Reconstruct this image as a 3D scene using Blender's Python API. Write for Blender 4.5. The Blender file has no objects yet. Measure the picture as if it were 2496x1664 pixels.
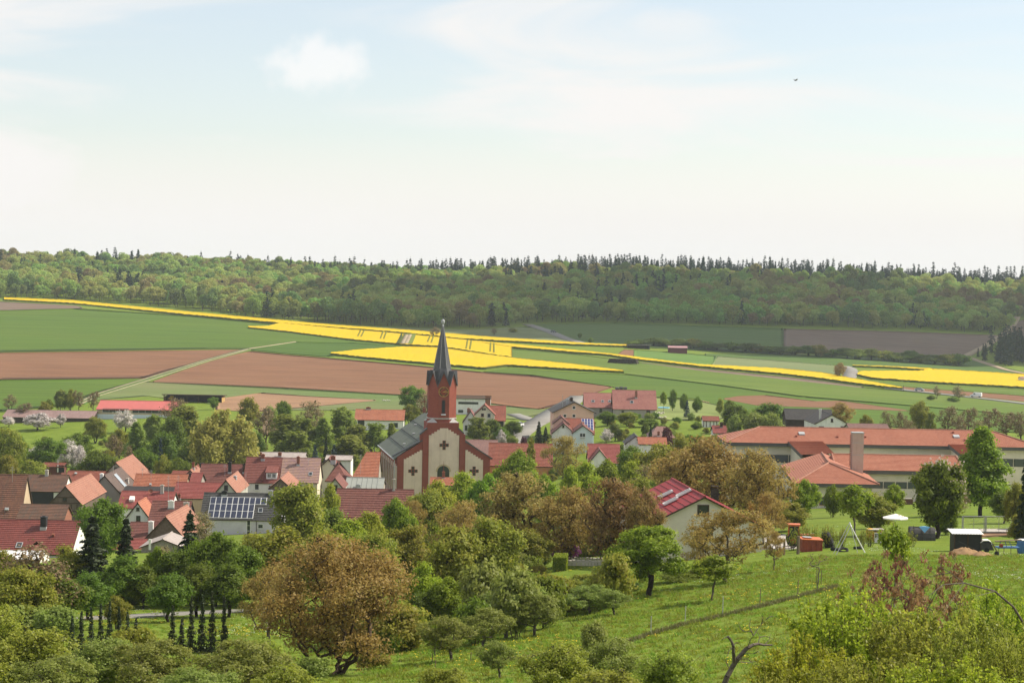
import bpy, math, random
import numpy as np
from mathutils import Vector, Matrix
# ------------------------------------------------------------------ camera, sky, sun, exposure
scene = bpy.context.scene
COL = scene.collection
F_PX, CX, CY = 5000.0, 1248.0, 832.0          # focal length and centre in photo pixels (2496 x 1664)
CAM = np.array([0.0, 0.0, 52.0])
PITCH = math.atan((832 - 650) / F_PX)
ROLL = math.radians(1.0)
_F = np.array([0, math.cos(PITCH), -math.sin(PITCH)])
_U0 = np.array([0, math.sin(PITCH), math.cos(PITCH)])
_R0 = np.array([1.0, 0, 0])
_R = math.cos(ROLL) * _R0 + math.sin(ROLL) * _U0
_U = -math.sin(ROLL) * _R0 + math.cos(ROLL) * _U0
cam_data = bpy.data.cameras.new('camera')
cam_data.lens = F_PX / 2496 * 36.0
cam_data.sensor_width = 36.0
cam_data.clip_start = 0.5
cam_data.clip_end = 9000.0
cam = bpy.data.objects.new('camera', cam_data)
COL.objects.link(cam)
cam.matrix_world = Matrix(((_R[0], _U[0], -_F[0], CAM[0]), (_R[1], _U[1], -_F[1], CAM[1]),
                           (_R[2], _U[2], -_F[2], CAM[2]), (0, 0, 0, 1)))
scene.camera = cam
SUN_AZ = math.radians(74.0)      # from +Y (view direction) towards +X (right)
SUN_EL = math.radians(45.0)
SUN_DIR = np.array([math.sin(SUN_AZ) * math.cos(SUN_EL), math.cos(SUN_AZ) * math.cos(SUN_EL), math.sin(SUN_EL)])
sd = bpy.data.lights.new('sun', 'SUN')
sd.energy = 5.0
sd.angle = math.radians(0.5)
sd.color = (1.0, 0.92, 0.79)
sun = bpy.data.objects.new('sun', sd)
COL.objects.link(sun)
sun.rotation_euler = Vector(SUN_DIR).to_track_quat('Z', 'Y').to_euler()
world = bpy.data.worlds.new('World')
scene.world = world
world.use_nodes = True
wt = world.node_tree
for n in list(wt.nodes):
    wt.nodes.remove(n)
def wn(t, **kw):
    n = wt.nodes.new(t)
    for k, v in kw.items():
        setattr(n, k, v)
    return n
w_out = wn('ShaderNodeOutputWorld')
w_sky = wn('ShaderNodeTexSky', sky_type='NISHITA', sun_disc=False)
w_sky.sun_elevation = SUN_EL
w_sky.sun_rotation = SUN_AZ
w_sky.air_density = 1.0; w_sky.dust_density = 0.6; w_sky.ozone_density = 1.0
w_bg = wn('ShaderNodeBackground'); w_bg.inputs['Strength'].default_value = 0.115
wt.links.new(w_sky.outputs[0], w_bg.inputs['Color'])
w_tc = wn('ShaderNodeTexCoord')
w_sep = wn('ShaderNodeSeparateXYZ'); wt.links.new(w_tc.outputs['Generated'], w_sep.inputs[0])
w_map = wn('ShaderNodeMapping'); wt.links.new(w_tc.outputs['Generated'], w_map.inputs[0])
w_map.inputs['Scale'].default_value = (5.0, 5.0, 26.0)
w_map.inputs['Location'].default_value = (3.1, 0.4, 0.9)
w_map.inputs['Rotation'].default_value = (0.0, 0.05, 0.0)
w_n1 = wn('ShaderNodeTexNoise'); w_n1.inputs['Scale'].default_value = 1.0; w_n1.inputs['Detail'].default_value = 6
w_n1.inputs['Roughness'].default_value = 0.52
w_n1.inputs['Distortion'].default_value = 0.7
wt.links.new(w_map.outputs[0], w_n1.inputs['Vector'])
def wmath(op, a, b=None, clamp=False):
    n = wn('ShaderNodeMath', operation=op, use_clamp=clamp)
    for i, v in enumerate((a, b)):
        if v is None: continue
        if isinstance(v, (int, float)): n.inputs[i].default_value = v
        else: wt.links.new(v, n.inputs[i])
    return n.outputs[0]
w_elev = w_sep.outputs[2]
w_r1 = wn('ShaderNodeMapRange', interpolation_type='SMOOTHSTEP'); wt.links.new(w_n1.outputs[0], w_r1.inputs[0])
w_r1.inputs[1].default_value = 0.40; w_r1.inputs[2].default_value = 0.66; w_r1.inputs[3].default_value = 0.36; w_r1.inputs[4].default_value = 0.97
w_r2 = wn('ShaderNodeMapRange', interpolation_type='SMOOTHSTEP'); wt.links.new(w_elev, w_r2.inputs[0])
w_r2.inputs[1].default_value = 0.01; w_r2.inputs[2].default_value = 0.10; w_r2.inputs[3].default_value = 0.97; w_r2.inputs[4].default_value = 0.0
_cd = _F + (785 - CX) / F_PX * _R - (160 - CY) / F_PX * _U; _cd = _cd / np.linalg.norm(_cd)
w_sub = wn('ShaderNodeVectorMath', operation='SUBTRACT'); wt.links.new(w_tc.outputs['Generated'], w_sub.inputs[0]); w_sub.inputs[1].default_value = tuple(_cd)
w_scl = wn('ShaderNodeVectorMath', operation='MULTIPLY'); wt.links.new(w_sub.outputs[0], w_scl.inputs[0]); w_scl.inputs[1].default_value = (38.0, 38.0, 72.0)
w_len = wn('ShaderNodeVectorMath', operation='LENGTH'); wt.links.new(w_scl.outputs[0], w_len.inputs[0])
w_n2 = wn('ShaderNodeTexNoise'); wt.links.new(w_tc.outputs['Generated'], w_n2.inputs['Vector']); w_n2.inputs['Scale'].default_value = 90.0; w_n2.inputs['Detail'].default_value = 6
w_cl = wmath('SUBTRACT', wmath('ADD', wmath('MULTIPLY', w_n2.outputs[0], 1.5), 0.35), w_len.outputs['Value'])
w_r3 = wn('ShaderNodeMapRange', interpolation_type='SMOOTHSTEP'); wt.links.new(w_cl, w_r3.inputs[0])
w_r3.inputs[1].default_value = -0.15; w_r3.inputs[2].default_value = 0.75; w_r3.inputs[3].default_value = 0.0; w_r3.inputs[4].default_value = 1.0
w_fac = wmath('MAXIMUM', w_r1.outputs[0], w_r2.outputs[0])
w_veil = wn('ShaderNodeBackground'); w_veil.inputs['Color'].default_value = (0.96, 0.935, 0.91, 1); w_veil.inputs['Strength'].default_value = 0.75
w_mix = wn('ShaderNodeMixShader')
wt.links.new(w_fac, w_mix.inputs[0]); wt.links.new(w_bg.outputs[0], w_mix.inputs[1]); wt.links.new(w_veil.outputs[0], w_mix.inputs[2])
w_cum = wn('ShaderNodeBackground'); w_cum.inputs['Color'].default_value = (1.0, 0.965, 0.94, 1); w_cum.inputs['Strength'].default_value = 0.8
w_mix2 = wn('ShaderNodeMixShader')
wt.links.new(wmath('MULTIPLY', w_r3.outputs[0], 0.6), w_mix2.inputs[0]); wt.links.new(w_mix.outputs[0], w_mix2.inputs[1]); wt.links.new(w_cum.outputs[0], w_mix2.inputs[2])
wt.links.new(w_mix2.outputs[0], w_out.inputs['Surface'])
scene.render.engine = 'CYCLES'
scene.view_settings.view_transform = 'Standard'
scene.view_settings.look = 'None'
scene.view_settings.exposure = 0.42
scene.view_settings.gamma = 1.0
scene.view_settings.use_curve_mapping = False
scene.cycles.max_bounces = 6
scene.cycles.diffuse_bounces = 3
scene.cycles.transmission_bounces = 3
scene.cycles.volume_bounces = 1
scene.cycles.transparent_max_bounces = 6
scene.cycles.use_denoising = True
scene.cycles.sample_clamp_indirect = 4.0
# ------------------------------------------------------------------ picture geometry helpers
def pix_dir(px, py):
    return _F + (px - CX) / F_PX * _R - (py - CY) / F_PX * _U
def P(px, py, D):
    d = pix_dir(px, py)
    return CAM + d * (D / d[1])
def proj(p):
    v = np.asarray(p, float) - CAM
    k = F_PX / v.dot(_F)
    return CX + v.dot(_R) * k, CY - v.dot(_U) * k
# ------------------------------------------------------------------ mesh helpers
def mesh_np(name, V, Fq, mats=(), midx=None, uv=None, attr=None, smooth=False):
    V = np.asarray(V, np.float32)
    groups = Fq if isinstance(Fq, list) else [np.asarray(Fq, np.int32)]
    groups = [np.asarray(g, np.int32) for g in groups if len(g)]
    me = bpy.data.meshes.new(name)
    nl = sum(g.size for g in groups); nf = sum(len(g) for g in groups)
    me.vertices.add(len(V)); me.loops.add(nl); me.polygons.add(nf)
    me.vertices.foreach_set('co', V.ravel())
    me.loops.foreach_set('vertex_index', np.concatenate([g.ravel() for g in groups]) if groups else [])
    tot = np.concatenate([np.full(len(g), g.shape[1], np.int32) for g in groups])
    start = np.concatenate([[0], np.cumsum(tot)[:-1]]).astype(np.int32)
    me.polygons.foreach_set('loop_start', start)
    me.polygons.foreach_set('loop_total', tot)
    if midx is not None:
        me.polygons.foreach_set('material_index', np.asarray(midx, np.int32))
    if smooth:
        me.polygons.foreach_set('use_smooth', np.ones(nf, bool))
    for m in mats: me.materials.append(m)
    if uv is not None:
        l = me.uv_layers.new(name='uv')
        l.data.foreach_set('uv', np.asarray(uv, np.float32).ravel())
    if attr is not None:
        a = me.attributes.new('tint', 'FLOAT', 'FACE')
        a.data.foreach_set('value', np.asarray(attr, np.float32))
    me.update(calc_edges=True)
    return me
def link(name, me, parent=None, loc=None, rot=None):
    o = bpy.data.objects.new(name, me)
    COL.objects.link(o)
    if parent is not None: o.parent = parent
    if loc is not None: o.location = [float(v) for v in loc]
    if rot is not None: o.rotation_euler = rot
    return o
def tag(o, label=None, cat=None, group=None, kind=None):
    if label: o['label'] = label
    if cat: o['category'] = cat
    if group: o['group'] = group
    if kind: o['kind'] = kind
    return o
def empty(name, loc, rz=0.0, label=None, cat=None, group=None):
    o = link(name, None, None, loc, (0, 0, rz))
    o.empty_display_size = 0.5
    return tag(o, label, cat, group)
class MB:
    def __init__(s): s.v = []; s.f = []; s.m = []; s.uv = []
    def poly(s, pts, m=0, uv=None):
        i = len(s.v); s.v += [tuple(map(float, p)) for p in pts]
        s.f.append(list(range(i, i + len(pts)))); s.m.append(m)
        if uv is None:
            a = [np.array(p, float) for p in pts]
            n = np.cross(a[1] - a[0], a[2] - a[0]); n = n / (np.linalg.norm(n) + 1e-9)
            if abs(n[2]) < 0.95: e1 = np.cross((0, 0, 1), n)
            else: e1 = np.array((1.0, 0, 0))
            e1 = e1 / (np.linalg.norm(e1) + 1e-9); e2 = np.cross(n, e1)
            uv = [(p.dot(e1), p.dot(e2)) for p in a]
        s.uv += [tuple(map(float, u)) for u in uv]
        return s
    def box(s, lo, hi, m=0):
        x0, y0, z0 = lo; x1, y1, z1 = hi
        c = [(x0,y0,z0),(x1,y0,z0),(x1,y1,z0),(x0,y1,z0),(x0,y0,z1),(x1,y0,z1),(x1,y1,z1),(x0,y1,z1)]
        for q in ((0,3,2,1),(4,5,6,7),(0,1,5,4),(1,2,6,5),(2,3,7,6),(3,0,4,7)):
            s.poly([c[i] for i in q], m)
        return s
    def hexa(s, c, m=0):
        for q in ((0,3,2,1),(4,5,6,7),(0,1,5,4),(1,2,6,5),(2,3,7,6),(3,0,4,7)):
            s.poly([c[i] for i in q], m)
        return s
    def slab(s, quad, t, m=0):
        a = [np.array(p, float) for p in quad]
        n = np.cross(a[1] - a[0], a[2] - a[0]); n /= np.linalg.norm(n)
        b = [p - n * t for p in a]
        s.poly(a, m); s.poly(b[::-1], m)
        k = len(a)
        for i in range(k):
            j = (i + 1) % k
            s.poly([a[i], b[i], b[j], a[j]], m)
        return s
    def tube(s, p0, p1, r0, r1=None, n=6, m=0, caps=True):
        r1 = r0 if r1 is None else r1
        p0 = np.array(p0, float); p1 = np.array(p1, float); d = p1 - p0; d /= np.linalg.norm(d) + 1e-9
        a = np.cross(d, (0, 0, 1) if abs(d[2]) < .9 else (1, 0, 0)); a /= np.linalg.norm(a); b = np.cross(d, a)
        A = [p0 + r0 * (math.cos(t) * a + math.sin(t) * b) for t in np.linspace(0, 2 * math.pi, n, endpoint=False)]
        B = [p1 + r1 * (math.cos(t) * a + math.sin(t) * b) for t in np.linspace(0, 2 * math.pi, n, endpoint=False)]
        for i in range(n):
            j = (i + 1) % n
            s.poly([A[i], A[j], B[j], B[i]], m)
        if caps:
            s.poly(A[::-1], m); s.poly(B, m)
        return s
    def lathe(s, prof, n=12, c=(0, 0, 0), m=0, a0=0.0):
        for (r0, z0), (r1, z1) in zip(prof[:-1], prof[1:]):
            for i in range(n):
                t0 = a0 + 2 * math.pi * i / n; t1 = a0 + 2 * math.pi * (i + 1) / n
                q = [(c[0] + r0 * math.cos(t0), c[1] + r0 * math.sin(t0), c[2] + z0), (c[0] + r0 * math.cos(t1), c[1] + r0 * math.sin(t1), c[2] + z0),
                     (c[0] + r1 * math.cos(t1), c[1] + r1 * math.sin(t1), c[2] + z1), (c[0] + r1 * math.cos(t0), c[1] + r1 * math.sin(t0), c[2] + z1)]
                if r0 < 1e-6: q = [q[0], q[2], q[3]]
                elif r1 < 1e-6: q = [q[0], q[1], q[2]]
                s.poly(q, m)
        return s
    def mesh(s, name, *mats, smooth=False):
        me = bpy.data.meshes.new(name)
        me.from_pydata(s.v, [], s.f)
        for m in mats: me.materials.append(m)
        me.polygons.foreach_set('material_index', np.array(s.m, np.int32))
        if smooth: me.polygons.foreach_set('use_smooth', np.ones(len(s.f), bool))
        l = me.uv_layers.new(name='uv')
        l.data.foreach_set('uv', np.array(s.uv, np.float32).ravel())
        me.update()
        return me
    def build(s, name, mat, parent=None, loc=None, rot=None, smooth=False):
        mats = mat if isinstance(mat, (list, tuple)) else [mat]
        return link(name, s.mesh(name, *mats, smooth=smooth), parent, loc, rot)
# ------------------------------------------------------------------ materials
class NT:
    def __init__(s, name):
        s.mat = bpy.data.materials.new(name); s.mat.use_nodes = True
        s.t = s.mat.node_tree; s.n = s.t.nodes
        s.bsdf = s.n['Principled BSDF']; s.out = s.n['Material Output']
    def node(s, typ, **kw):
        n = s.n.new(typ)
        for k, v in kw.items():
            if k.startswith('_'): n.inputs[k[1:]].default_value = v
            else: setattr(n, k, v)
        return n
    def l(s, a, b): s.t.links.new(a, b)
    def noise(s, scale, detail=3, rough=0.55, vec=None, dist=0.0):
        n = s.node('ShaderNodeTexNoise'); n.inputs['Scale'].default_value = scale; n.inputs['Detail'].default_value = detail
        n.inputs['Roughness'].default_value = rough; n.inputs['Distortion'].default_value = dist
        if vec is not None: s.l(vec, n.inputs['Vector'])
        return n.outputs[0]
    def ramp(s, fac, stops):
        r = s.node('ShaderNodeValToRGB'); s.l(fac, r.inputs[0])
        e = r.color_ramp.elements
        while len(e) < len(stops): e.new(0.5)
        for el, (p, c) in zip(e, stops):
            el.position = p; el.color = (*c, 1) if len(c) == 3 else c
        return r.outputs[0]
    def mix(s, fac, a, b, blend='MIX'):
        m = s.node('ShaderNodeMix', data_type='RGBA', blend_type=blend)
        for i, v in ((0, fac), (6, a), (7, b)):
            if isinstance(v, (int, float)): m.inputs[i].default_value = v
            elif isinstance(v, tuple): m.inputs[i].default_value = (*v, 1) if len(v) == 3 else v
            else: s.l(v, m.inputs[i])
        return m.outputs[2]
    def rng(s, fac, a, b, c=0.0, d=1.0):
        m = s.node('ShaderNodeMapRange'); s.l(fac, m.inputs[0])
        for i, v in enumerate((a, b, c, d)): m.inputs[i + 1].default_value = v
        return m.outputs[0]
    def mapping(s, vec, scale=(1, 1, 1), rot=(0, 0, 0)):
        m = s.node('ShaderNodeMapping'); s.l(vec, m.inputs[0]); m.inputs['Scale'].default_value = scale; m.inputs['Rotation'].default_value = rot
        return m.outputs[0]
    def math(s, op, a, b=0.0, clamp=False):
        n = s.node('ShaderNodeMath', operation=op, use_clamp=clamp)
        for i, v in enumerate((a, b)):
            if isinstance(v, (int, float)): n.inputs[i].default_value = v
            else: s.l(v, n.inputs[i])
        return n.outputs[0]
    def coord(s, k='Object'):
        return s.node('ShaderNodeTexCoord').outputs[k]
    def geo(s, k='Position'):
        return s.node('ShaderNodeNewGeometry').outputs[k]
    def bump(s, h, strength=0.4, dist=0.05):
        b = s.node('ShaderNodeBump'); b.inputs['Strength'].default_value = strength; b.inputs['Distance'].default_value = dist
        s.l(h, b.inputs['Height']); s.l(b.outputs[0], s.bsdf.inputs['Normal'])
    def fin(s, col, rough=0.85, spec=0.25, metal=0.0):
        if isinstance(col, tuple): s.bsdf.inputs['Base Color'].default_value = (*col, 1)
        else: s.l(col, s.bsdf.inputs['Base Color'])
        s.bsdf.inputs['Roughness'].default_value = rough
        s.bsdf.inputs['Specular IOR Level'].default_value = spec
        s.bsdf.inputs['Metallic'].default_value = metal
        return s.mat
def k3(c, k): return tuple(min(1.0, v * k) for v in c)
_mcache = {}
def plain(name, c, rough=0.8, spec=0.3, var=0.18, scale=1.5, metal=0.0, bump=0.0):
    if name in _mcache: return _mcache[name]
    t = NT(name); v = t.coord('Object')
    n1 = t.noise(scale, 4, 0.6, v); n2 = t.noise(scale * 9, 3, 0.6, v)
    f = t.math('ADD', t.math('MULTIPLY', n1, 0.65), t.math('MULTIPLY', n2, 0.35))
    col = t.ramp(f, [(0.3, k3(c, 1 - var)), (0.5, c), (0.7, k3(c, 1 + var))])
    if bump: t.bump(n2, bump, 0.03)
    _mcache[name] = t.fin(col, rough, spec, metal)
    return _mcache[name]
def plaster(name, c, stain=0.3, dirt=(0.25, 0.21, 0.17)):
    if name in _mcache: return _mcache[name]
    t = NT(name); v = t.coord('Object')
    n1 = t.noise(0.5, 4, 0.6, v); n3 = t.noise(14, 3, 0.6, v)
    st = t.noise(1.0, 4, 0.6, t.mapping(v, (2.6, 2.6, 0.22)))
    col = t.ramp(n1, [(0.3, k3(c, 0.88)), (0.7, k3(c, 1.06))])
    col = t.mix(t.rng(st, 0.52, 0.78, 0.0, stain), col, dirt)
    t.bump(n3, 0.25, 0.02)
    _mcache[name] = t.fin(col, 0.9, 0.15)
    return _mcache[name]
def tiles(name, base, light, dark, course=0.4, colw=0.3, moss=0.25, mosscol=(0.09, 0.075, 0.06), rough=0.75, spec=0.25, jitter=1.0):
    if name in _mcache: return _mcache[name]
    t = NT(name); uv = t.node('ShaderNodeUVMap').outputs[0]
    br = t.node('ShaderNodeTexBrick'); t.l(uv, br.inputs['Vector'])
    br.inputs['Scale'].default_value = 1.0
    br.inputs['Brick Width'].default_value = colw; br.inputs['Row Height'].default_value = course
    br.inputs['Mortar Size'].default_value = 0.022; br.inputs['Mortar Smooth'].default_value = 0.3
    br.inputs['Color1'].default_value = (*base, 1); br.inputs['Color2'].default_value = (*light, 1)
    br.inputs['Mortar'].default_value = (*k3(dark, 0.8), 1)
    br.offset = 0.5
    ob = t.coord('Object')
    n1 = t.noise(0.35, 5, 0.62, ob); n2 = t.noise(2.2, 4, 0.65, ob)
    st = t.noise(1.0, 4, 0.6, t.mapping(uv, (1.3, 0.16, 1)))
    col = t.mix(t.rng(n2, 0.45, 0.8, 0, 0.75 * jitter), br.outputs[0], dark)
    col = t.mix(t.rng(n1, 0.42, 0.75, 0, 0.6 * jitter), col, light)
    col = t.mix(t.rng(st, 0.5, 0.75, 0, moss), col, mosscol)
    t.bump(br.outputs[1], -0.35, 0.03)
    _mcache[name] = t.fin(col, rough, spec)
    return _mcache[name]
# ------------------------------------------------------------------ terrain: the hillside, the village hollow, the far fields and the wooded ridge
_TPX = np.array([0, 500, 1000, 1500, 2000, 2496.])
_TT = [
 (60,   1850, 1850, 1850, 1830, 1790, 1760),
 (80,   1735, 1735, 1730, 1700, 1660, 1640),
 (100,  1660, 1660, 1655, 1600, 1545, 1530),
 (120,  1600, 1605, 1600, 1530, 1465, 1455),
 (140,  1555, 1560, 1555, 1480, 1410, 1405),
 (165,  1510, 1515, 1500, 1425, 1365, 1362),
 (190,  1472, 1472, 1450, 1385, 1330, 1335),
 (215,  1440, 1440, 1410, 1355, 1300, 1300),
 (250,  1400, 1400, 1370, 1320, 1262, 1258),
 (300,  1355, 1350, 1325, 1270, 1232, 1225),
 (350,  1315, 1312, 1285, 1230, 1195, 1190),
 (400,  1270, 1270, 1255, 1195, 1150, 1145),
 (450,  1215, 1215, 1222, 1155, 1100, 1105),
 (500,  1160, 1160, 1150, 1105, 1055, 1075),
 (550,  1115, 1110, 1095, 1045, 1035, 1060),
 (600,  1075, 1060, 1050, 1020, 1020, 1045),
 (650,  1035, 1020, 1015, 1000, 1008, 1032),
 (720,  990, 990, 990, 980, 990, 1015),
 (800,  935, 950, 960, 955, 972, 998),
 (900,  890, 905, 920, 925, 950, 975),
 (1000, 855, 865, 882, 895, 922, 950),
 (1150, 808, 820, 842, 855, 885, 915),
 (1300, 765, 778, 800, 815, 845, 875),
 (1450, 732, 748, 768, 783, 806, 835),
 (1600, 700, 712, 730, 742, 766, 800),
 (1850, 650, 662, 685, 668, 680, 705),
 (2000, 652, 664, 687, 670, 682, 704),
 (2300, 662, 674, 697, 680, 692, 706),
 (3700, 650, 655, 662, 668, 674, 682)]
_TD = np.array([0., 15, 30] + [r[0] for r in _TT])
_TZ = np.zeros((len(_TD), len(_TPX)))
_TZ[0] = 50.2; _TZ[1] = 46.6; _TZ[2] = 43.2
for _i, _r in enumerate(_TT):
    for _j, _px in enumerate(_TPX):
        _TZ[_i + 3, _j] = P(_px, _r[1 + _j], _r[0])[2]
_TU = (_TPX - CX) / F_PX
_gD = np.concatenate([np.arange(0, 400, 4.0), np.arange(400, 1000, 8.0), np.arange(1000, 2300, 16.0), np.arange(2300, 3701, 70.0)])
_gU = np.linspace(-0.46, 0.46, 185)
_A = np.array([[np.interp(u, _TU, row) for u in _gU] for row in _TZ])           # clamps outside the frame
_A = np.array([np.interp(_gD, _TD, _A[:, j]) for j in range(len(_gU))]).T
def _smooth(A, n, axis):
    for _ in range(n):
        B = np.pad(A, [(1, 1) if a == axis else (0, 0) for a in (0, 1)], mode='edge')
        if axis == 0: A = 0.25 * B[:-2] + 0.5 * B[1:-1] + 0.25 * B[2:]
        else: A = 0.25 * B[:, :-2] + 0.5 * B[:, 1:-1] + 0.25 * B[:, 2:]
    return A
_A = _smooth(_smooth(_A, 6, 0), 30, 1)
GZ = _A
def ground_z(x, y):
    x = np.asarray(x, float); y = np.maximum(np.asarray(y, float), 0.5)
    u = np.clip(x / y, _gU[0], _gU[-1] - 1e-6)
    i = np.clip(np.searchsorted(_gD, y) - 1, 0, len(_gD) - 2); j = np.clip(np.searchsorted(_gU, u) - 1, 0, len(_gU) - 2)
    a = np.clip((y - _gD[i]) / (_gD[i + 1] - _gD[i]), 0, 1); b = (u - _gU[j]) / (_gU[j + 1] - _gU[j])
    return (1 - a) * (1 - b) * GZ[i, j] + (1 - a) * b * GZ[i, j + 1] + a * (1 - b) * GZ[i + 1, j] + a * b * GZ[i + 1, j + 1]
def G(px, py, dmin=50.0, dmax=2400.0):
    d = pix_dir(px, py); d = d / d[1]
    D = np.arange(dmin, dmax, 1.0 if dmin < 500 else 2.0)
    pz = CAM[2] + d[2] * D; gz = ground_z(CAM[0] + d[0] * D, D)
    hit = np.nonzero(pz <= gz)[0]
    k = hit[0] if len(hit) else len(D) - 1
    if 0 < k:
        a = (pz[k - 1] - gz[k - 1]); b = (pz[k] - gz[k]); t = a / (a - b + 1e-9); Dk = D[k - 1] + np.clip(t, 0, 1) * (D[k] - D[k - 1])
    else: Dk = D[k]
    p = CAM + d * Dk
    return np.array([p[0], p[1], float(ground_z(p[0], p[1]))])
def at_ground(px, D):
    x = (px - CX) / F_PX * D
    return np.array([x, D, float(ground_z(x, D))])
def grass_mat(name, c1, c2, c3, flower=None, fl=0.0, stripes=0.0, dry=0.25):
    t = NT(name); v = t.geo()
    big = t.noise(0.02, 4, 0.6, v); mid = t.noise(0.25, 5, 0.65, v, 0.3); fine = t.noise(3.0, 4, 0.7, v)
    f = t.math('ADD', t.math('MULTIPLY', mid, 0.55), t.math('MULTIPLY', fine, 0.45))
    col = t.ramp(f, [(0.32, c1), (0.5, c2), (0.68, c3)])
    col = t.mix(t.rng(big, 0.45, 0.75, 0, dry), col, k3((0.16, 0.13, 0.06), 1.0))
    if flower:
        vo = t.node('ShaderNodeTexVoronoi'); vo.inputs['Scale'].default_value = 1.6; t.l(v, vo.inputs['Vector'])
        patch = t.noise(0.08, 3, 0.5, v)
        m = t.math('MULTIPLY', t.math('LESS_THAN', vo.outputs[0], 0.17), t.rng(patch, 0.42, 0.6, 0, fl))
        col = t.mix(m, col, flower)
    t.bump(fine, 0.8, 0.12)
    return t.fin(col, 0.95, 0.1)
M_meadow = grass_mat('meadow_grass', (0.075, 0.12, 0.011), (0.125, 0.18, 0.017), (0.185, 0.235, 0.03), (0.55, 0.42, 0.03), 0.5, dry=0.18)
_nD, _nU = len(_gD), len(_gU)
_Y = np.repeat(_gD[:, None], _nU, 1); _X = _Y * _gU[None, :]
_Yc = np.maximum(_Y, 0.0)
_V = np.stack([_X, _Yc, GZ], -1)
_V[0, :, 0] = _gU * 60; _V[0, :, 1] = -30; _V[0, :, 2] = 55
_V[1:3, :, 0] = _gU[None, :] * np.array([[30.], [32.]])
_V = _V.reshape(-1, 3)
_i = np.arange((_nD - 1) * (_nU - 1)); _r = _i // (_nU - 1); _c = _i % (_nU - 1); _a = _r * _nU + _c
_Fq = np.stack([_a, _a + 1, _a + _nU + 1, _a + _nU], 1)
ground = link('ground', mesh_np('ground', _V, _Fq, [M_meadow], smooth=True))
tag(ground, 'green meadow ground of the hillside, the village hollow and the valley beyond', kind='structure')
# ------------------------------------------------------------------ fields, laid on the terrain with their real crop height
def soil_mat(name, c, furrow=(1, 0), k=1.0):
    t = NT(name); v = t.geo()
    big = t.noise(0.012, 4, 0.6, v); mid = t.noise(0.12, 4, 0.6, t.mapping(v, (0.35, 1.6, 1.0), (0, 0, math.radians(furrow[1])))); fine = t.noise(1.2, 4, 0.7, v)
    f = t.math('ADD', t.math('MULTIPLY', mid, 0.6), t.math('MULTIPLY', fine, 0.4))
    col = t.ramp(f, [(0.3, k3(c, 0.62)), (0.5, c), (0.7, k3(c, 1.3))])
    col = t.mix(t.rng(big, 0.4, 0.7, 0, 0.35), col, k3((c[0] * 1.05, c[1] * 1.25, c[2] * 1.3), 1.05))
    t.bump(fine, 0.6, 0.15)
    return t.fin(col, 0.95, 0.1)
def crop_mat(name, c, rows=30.0, ang=0.0, patch=0.3, pc=None):
    t = NT(name); v = t.geo()
    big = t.noise(0.01, 5, 0.6, v); row = t.noise(0.09, 3, 0.6, t.mapping(v, (0.12, 2.4, 1.0), (0, 0, math.radians(ang)))); fine = t.noise(0.9, 4, 0.7, v)
    f = t.math('ADD', t.math('MULTIPLY', row, 0.6), t.math('MULTIPLY', fine, 0.4))
    col = t.ramp(f, [(0.3, k3(c, 0.62)), (0.5, c), (0.7, k3(c, 1.32))])
    col = t.mix(t.rng(big, 0.42, 0.72, 0, patch), col, pc or (c[0] * 1.7, c[1] * 1.25, c[2] * 1.4))
    t.bump(fine, 0.6, 0.2)
    return t.fin(col, 0.95, 0.1)
def rape_mat():
    t = NT('rapeseed_blossom'); v = t.geo()
    fine = t.noise(0.8, 5, 0.75, v); mid = t.noise(0.03, 4, 0.6, v); row = t.noise(0.1, 3, 0.6, t.mapping(v, (0.2, 2.0, 1.0), (0, 0, 0.2)))
    col = t.ramp(fine, [(0.28, (0.32, 0.24, 0.008)), (0.45, (0.53, 0.355, 0.004)), (0.7, (0.60, 0.41, 0.006))])
    col = t.mix(t.rng(row, 0.48, 0.7, 0, 0.4), col, (0.42, 0.34, 0.012))
    col = t.mix(t.rng(mid, 0.5, 0.75, 0, 0.45), col, (0.40, 0.33, 0.015))
    t.bump(fine, 0.7, 0.25)
    return t.fin(col, 0.9, 0.1)
M_rape = rape_mat()
M_stem = plain('rapeseed_stems', (0.11, 0.14, 0.022), 0.9, 0.1, 0.35, 0.8)
M_rape_edge = M_stem
M_ripe = {
 'wheat': crop_mat('wheat_green', (0.07, 0.122, 0.014), ang=8),
 'dark': crop_mat('barley_dark_green', (0.055, 0.105, 0.013), ang=-8, patch=0.15),
 'mid': crop_mat('young_crop_green', (0.092, 0.142, 0.02), ang=12, patch=0.4),
 'bright': crop_mat('young_grass_green', (0.095, 0.175, 0.035), ang=75, patch=0.25),
 'pale': crop_mat('pale_grass', (0.135, 0.17, 0.07), ang=10, patch=0.4),
 'lawn': crop_mat('garden_lawn', (0.17, 0.21, 0.06), ang=10, patch=0.4, pc=(0.2, 0.2, 0.08)),
 'fargreen': crop_mat('far_wheat', (0.068, 0.118, 0.024), ang=4, patch=0.2),
 'verge': crop_mat('verge_grass', (0.11, 0.16, 0.045), ang=10, patch=0.6, pc=(0.2, 0.17, 0.09)),
 'strip': crop_mat('rough_grass', (0.075, 0.13, 0.03), ang=10, patch=0.5),
}
M_soil = soil_mat('ploughed_soil', (0.18, 0.088, 0.047), (1, 6))
M_soil2 = soil_mat('ploughed_soil_grey', (0.155, 0.108, 0.078), (1, 3))
M_soil3 = soil_mat('bare_yard_soil', (0.26, 0.15, 0.085), (1, 12))
M_track = soil_mat('track_gravel', (0.30, 0.235, 0.155), (1, 0))
M_asphalt = soil_mat('worn_asphalt', (0.21, 0.195, 0.175), (1, 0))
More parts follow.
